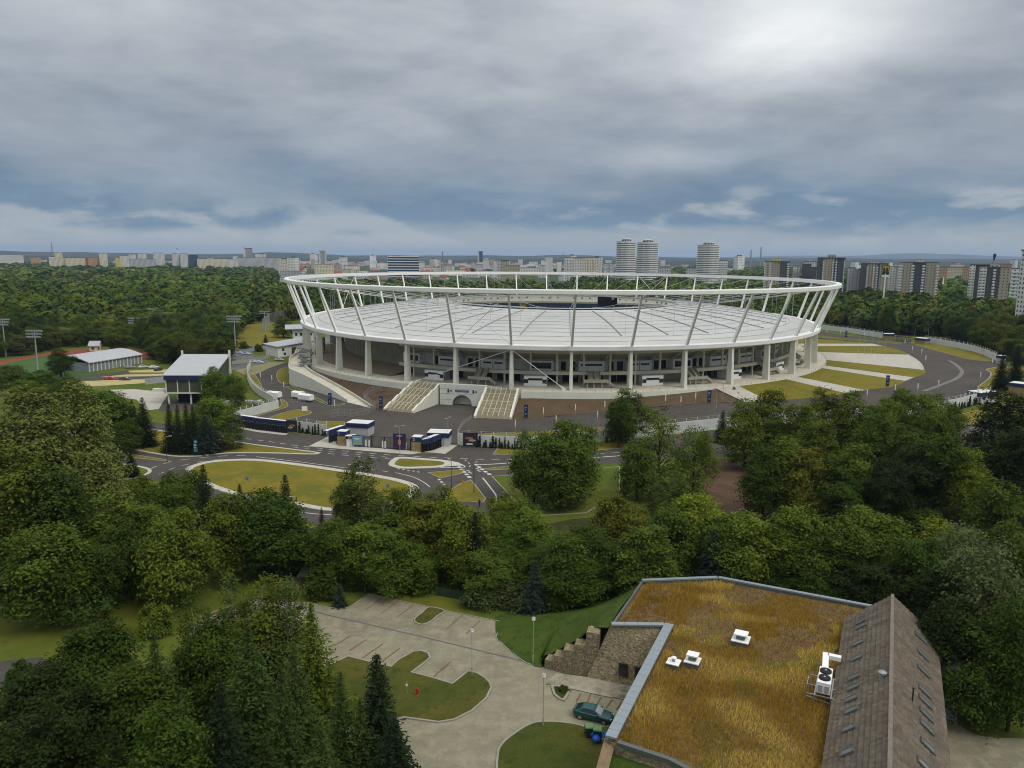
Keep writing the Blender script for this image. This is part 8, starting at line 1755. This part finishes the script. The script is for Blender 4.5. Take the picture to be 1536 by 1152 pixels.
OPEN = [pix(p) for p in ([(440, 480), (700, 470), (1000, 470), (1240, 488), (1240, 800), (440, 800)], [(-60, 545), (60, 529), (100, 522), (200, 520), (228, 530), (240, 550), (345, 552), (344, 520), (350, 503), (372, 486), (412, 480), (440, 486), (470, 540), (470, 700), (-200, 720)], [(1215, 489), (1271, 495), (1323, 503), (1368, 505), (1400, 504), (1430, 512), (1465, 524), (1494, 536), (1530, 545), (1700, 570), (1700, 760), (1100, 800), (1215, 600)], [(1400, 466), (1425, 470), (1422, 478), (1395, 474)], [(1228, 478), (1246, 478), (1250, 487), (1226, 488)])]
def is_open(x, y):
    o = np.zeros(x.shape, bool)
    for P in OPEN: o |= inpoly(x, y, P)
    o |= ((x - SC[0]) / 150) ** 2 + ((y - SC[1]) / 166) ** 2 < 1
    o |= y < 225
    return o
rng = np.random.default_rng(5); X = []; Y = []; Sz = []
r = 235.0
while r < 3800:
    step = 8.0 if r < 420 else 8.6 if r < 700 else 9.5 if r < 1100 else 12 if r < 1800 else 19; a0, a1 = math.radians(-37), math.radians(37); n = int((a1 - a0) * r / step); a = np.linspace(a0, a1, n) + rng.uniform(-.45, .45, n) * step / r; rr_ = r + rng.uniform(-.4, .4, n) * step
    X.append(rr_ * np.sin(a)); Y.append(rr_ * np.cos(a)); Sz.append(np.full(n, step)); r += step * .92
X, Y, Sz = np.concatenate(X), np.concatenate(Y), np.concatenate(Sz); k = ~is_open(X, Y); az_ = np.degrees(np.arctan2(X, Y)); D = np.hypot(X, Y)
clear = vnoise(X + 5000, Y, 140, 21)
k &= ~((D > 1500) & (rng.random(len(X)) < .25)) & ~((D > 1150) & (az_ > -17) & (az_ < 10) & (clear > .12)) & ~((D > 1900) & (az_ > -17) & (rng.random(len(X)) < .5)) & ~((D > 900) & (clear > .72)) & ~((az_ > 8) & (D > 380) & (clear > .78)) 
X, Y, Sz, D, az_ = X[k], Y[k], Sz[k], D[k], az_[k]
hidden = (np.abs(X - SC[0]) < 105) & (D < 640) & (D > 388); k = ~hidden; X, Y, Sz, D, az_ = X[k], Y[k], Sz[k], D[k], az_[k]
patch = vnoise(X + 900, Y + 300, 60, 33); pv = vnoise(X, Y, 17, 34)
H = np.where(D < 700, rng.uniform(10.5, 16, len(X)), rng.uniform(11, 17, len(X))) * (.72 + .6 * patch) * rng.uniform(.8, 1.2, len(X)); Wd = Sz * rng.uniform(.85, 1.75, len(X)); Wd = np.clip(Wd, 8.5, 26)
PAL = np.array([(.036, .064, .010), (.052, .090, .011), (.076, .115, .013), (.090, .104, .015), (.042, .072, .014), (.115, .135, .045)])
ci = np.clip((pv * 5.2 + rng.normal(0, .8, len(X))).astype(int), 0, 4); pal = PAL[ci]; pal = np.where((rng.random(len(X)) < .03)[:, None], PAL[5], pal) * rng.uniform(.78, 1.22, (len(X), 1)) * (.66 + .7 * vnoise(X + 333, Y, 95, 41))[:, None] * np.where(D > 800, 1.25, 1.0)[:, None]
order = np.argsort(D); inview = np.abs(az_) < 34.2; near = [i for i in order if inview[i]][:235]; nearset = set(near)
LOWM = []
for V, F_, T_ in LOW[:4]:
    o = npmesh('crown', V * np.array([1, 1, 1]), F_, LEAF, {'tone': np.c_[T_, T_, T_]}); COL.objects.unlink(o); LOWM.append(o.data)
WK_ = [('dark green', .0), ('mid green', .4), ('fresh green', .5), ('olive', .6), ('bluish green', .7)]
keys = ['maple0', 'maple1', 'maple2', 'maple3', 'linden0', 'linden1', 'linden2']
for i in near:
    side = 'left of the stadium' if az_[i] < 0 else 'right of the stadium'
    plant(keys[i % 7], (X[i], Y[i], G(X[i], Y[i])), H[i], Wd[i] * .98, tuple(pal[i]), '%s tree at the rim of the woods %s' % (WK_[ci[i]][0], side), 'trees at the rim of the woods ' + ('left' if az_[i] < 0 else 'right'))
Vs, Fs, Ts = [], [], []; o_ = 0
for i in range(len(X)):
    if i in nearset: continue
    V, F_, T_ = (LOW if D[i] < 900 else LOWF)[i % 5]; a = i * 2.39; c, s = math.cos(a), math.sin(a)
    v = np.c_[(V[:, 0] * c - V[:, 1] * s) * Wd[i] + X[i], (V[:, 0] * s + V[:, 1] * c) * Wd[i] + Y[i], (V[:, 2] - .08) * H[i] + G(X[i], Y[i])]; Vs.append(v); Fs.append(F_ + o_); o_ += len(V); Ts.append(T_[:, None] * pal[i] * np.where(T_ < .6, .9, 1)[:, None])  # inner faces coloured a little darker again as crown shade
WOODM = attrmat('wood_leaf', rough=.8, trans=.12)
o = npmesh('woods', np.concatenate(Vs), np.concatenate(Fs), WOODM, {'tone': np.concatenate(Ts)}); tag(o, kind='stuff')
print('trees', len(X), 'faces', sum(len(f) for f in Fs))
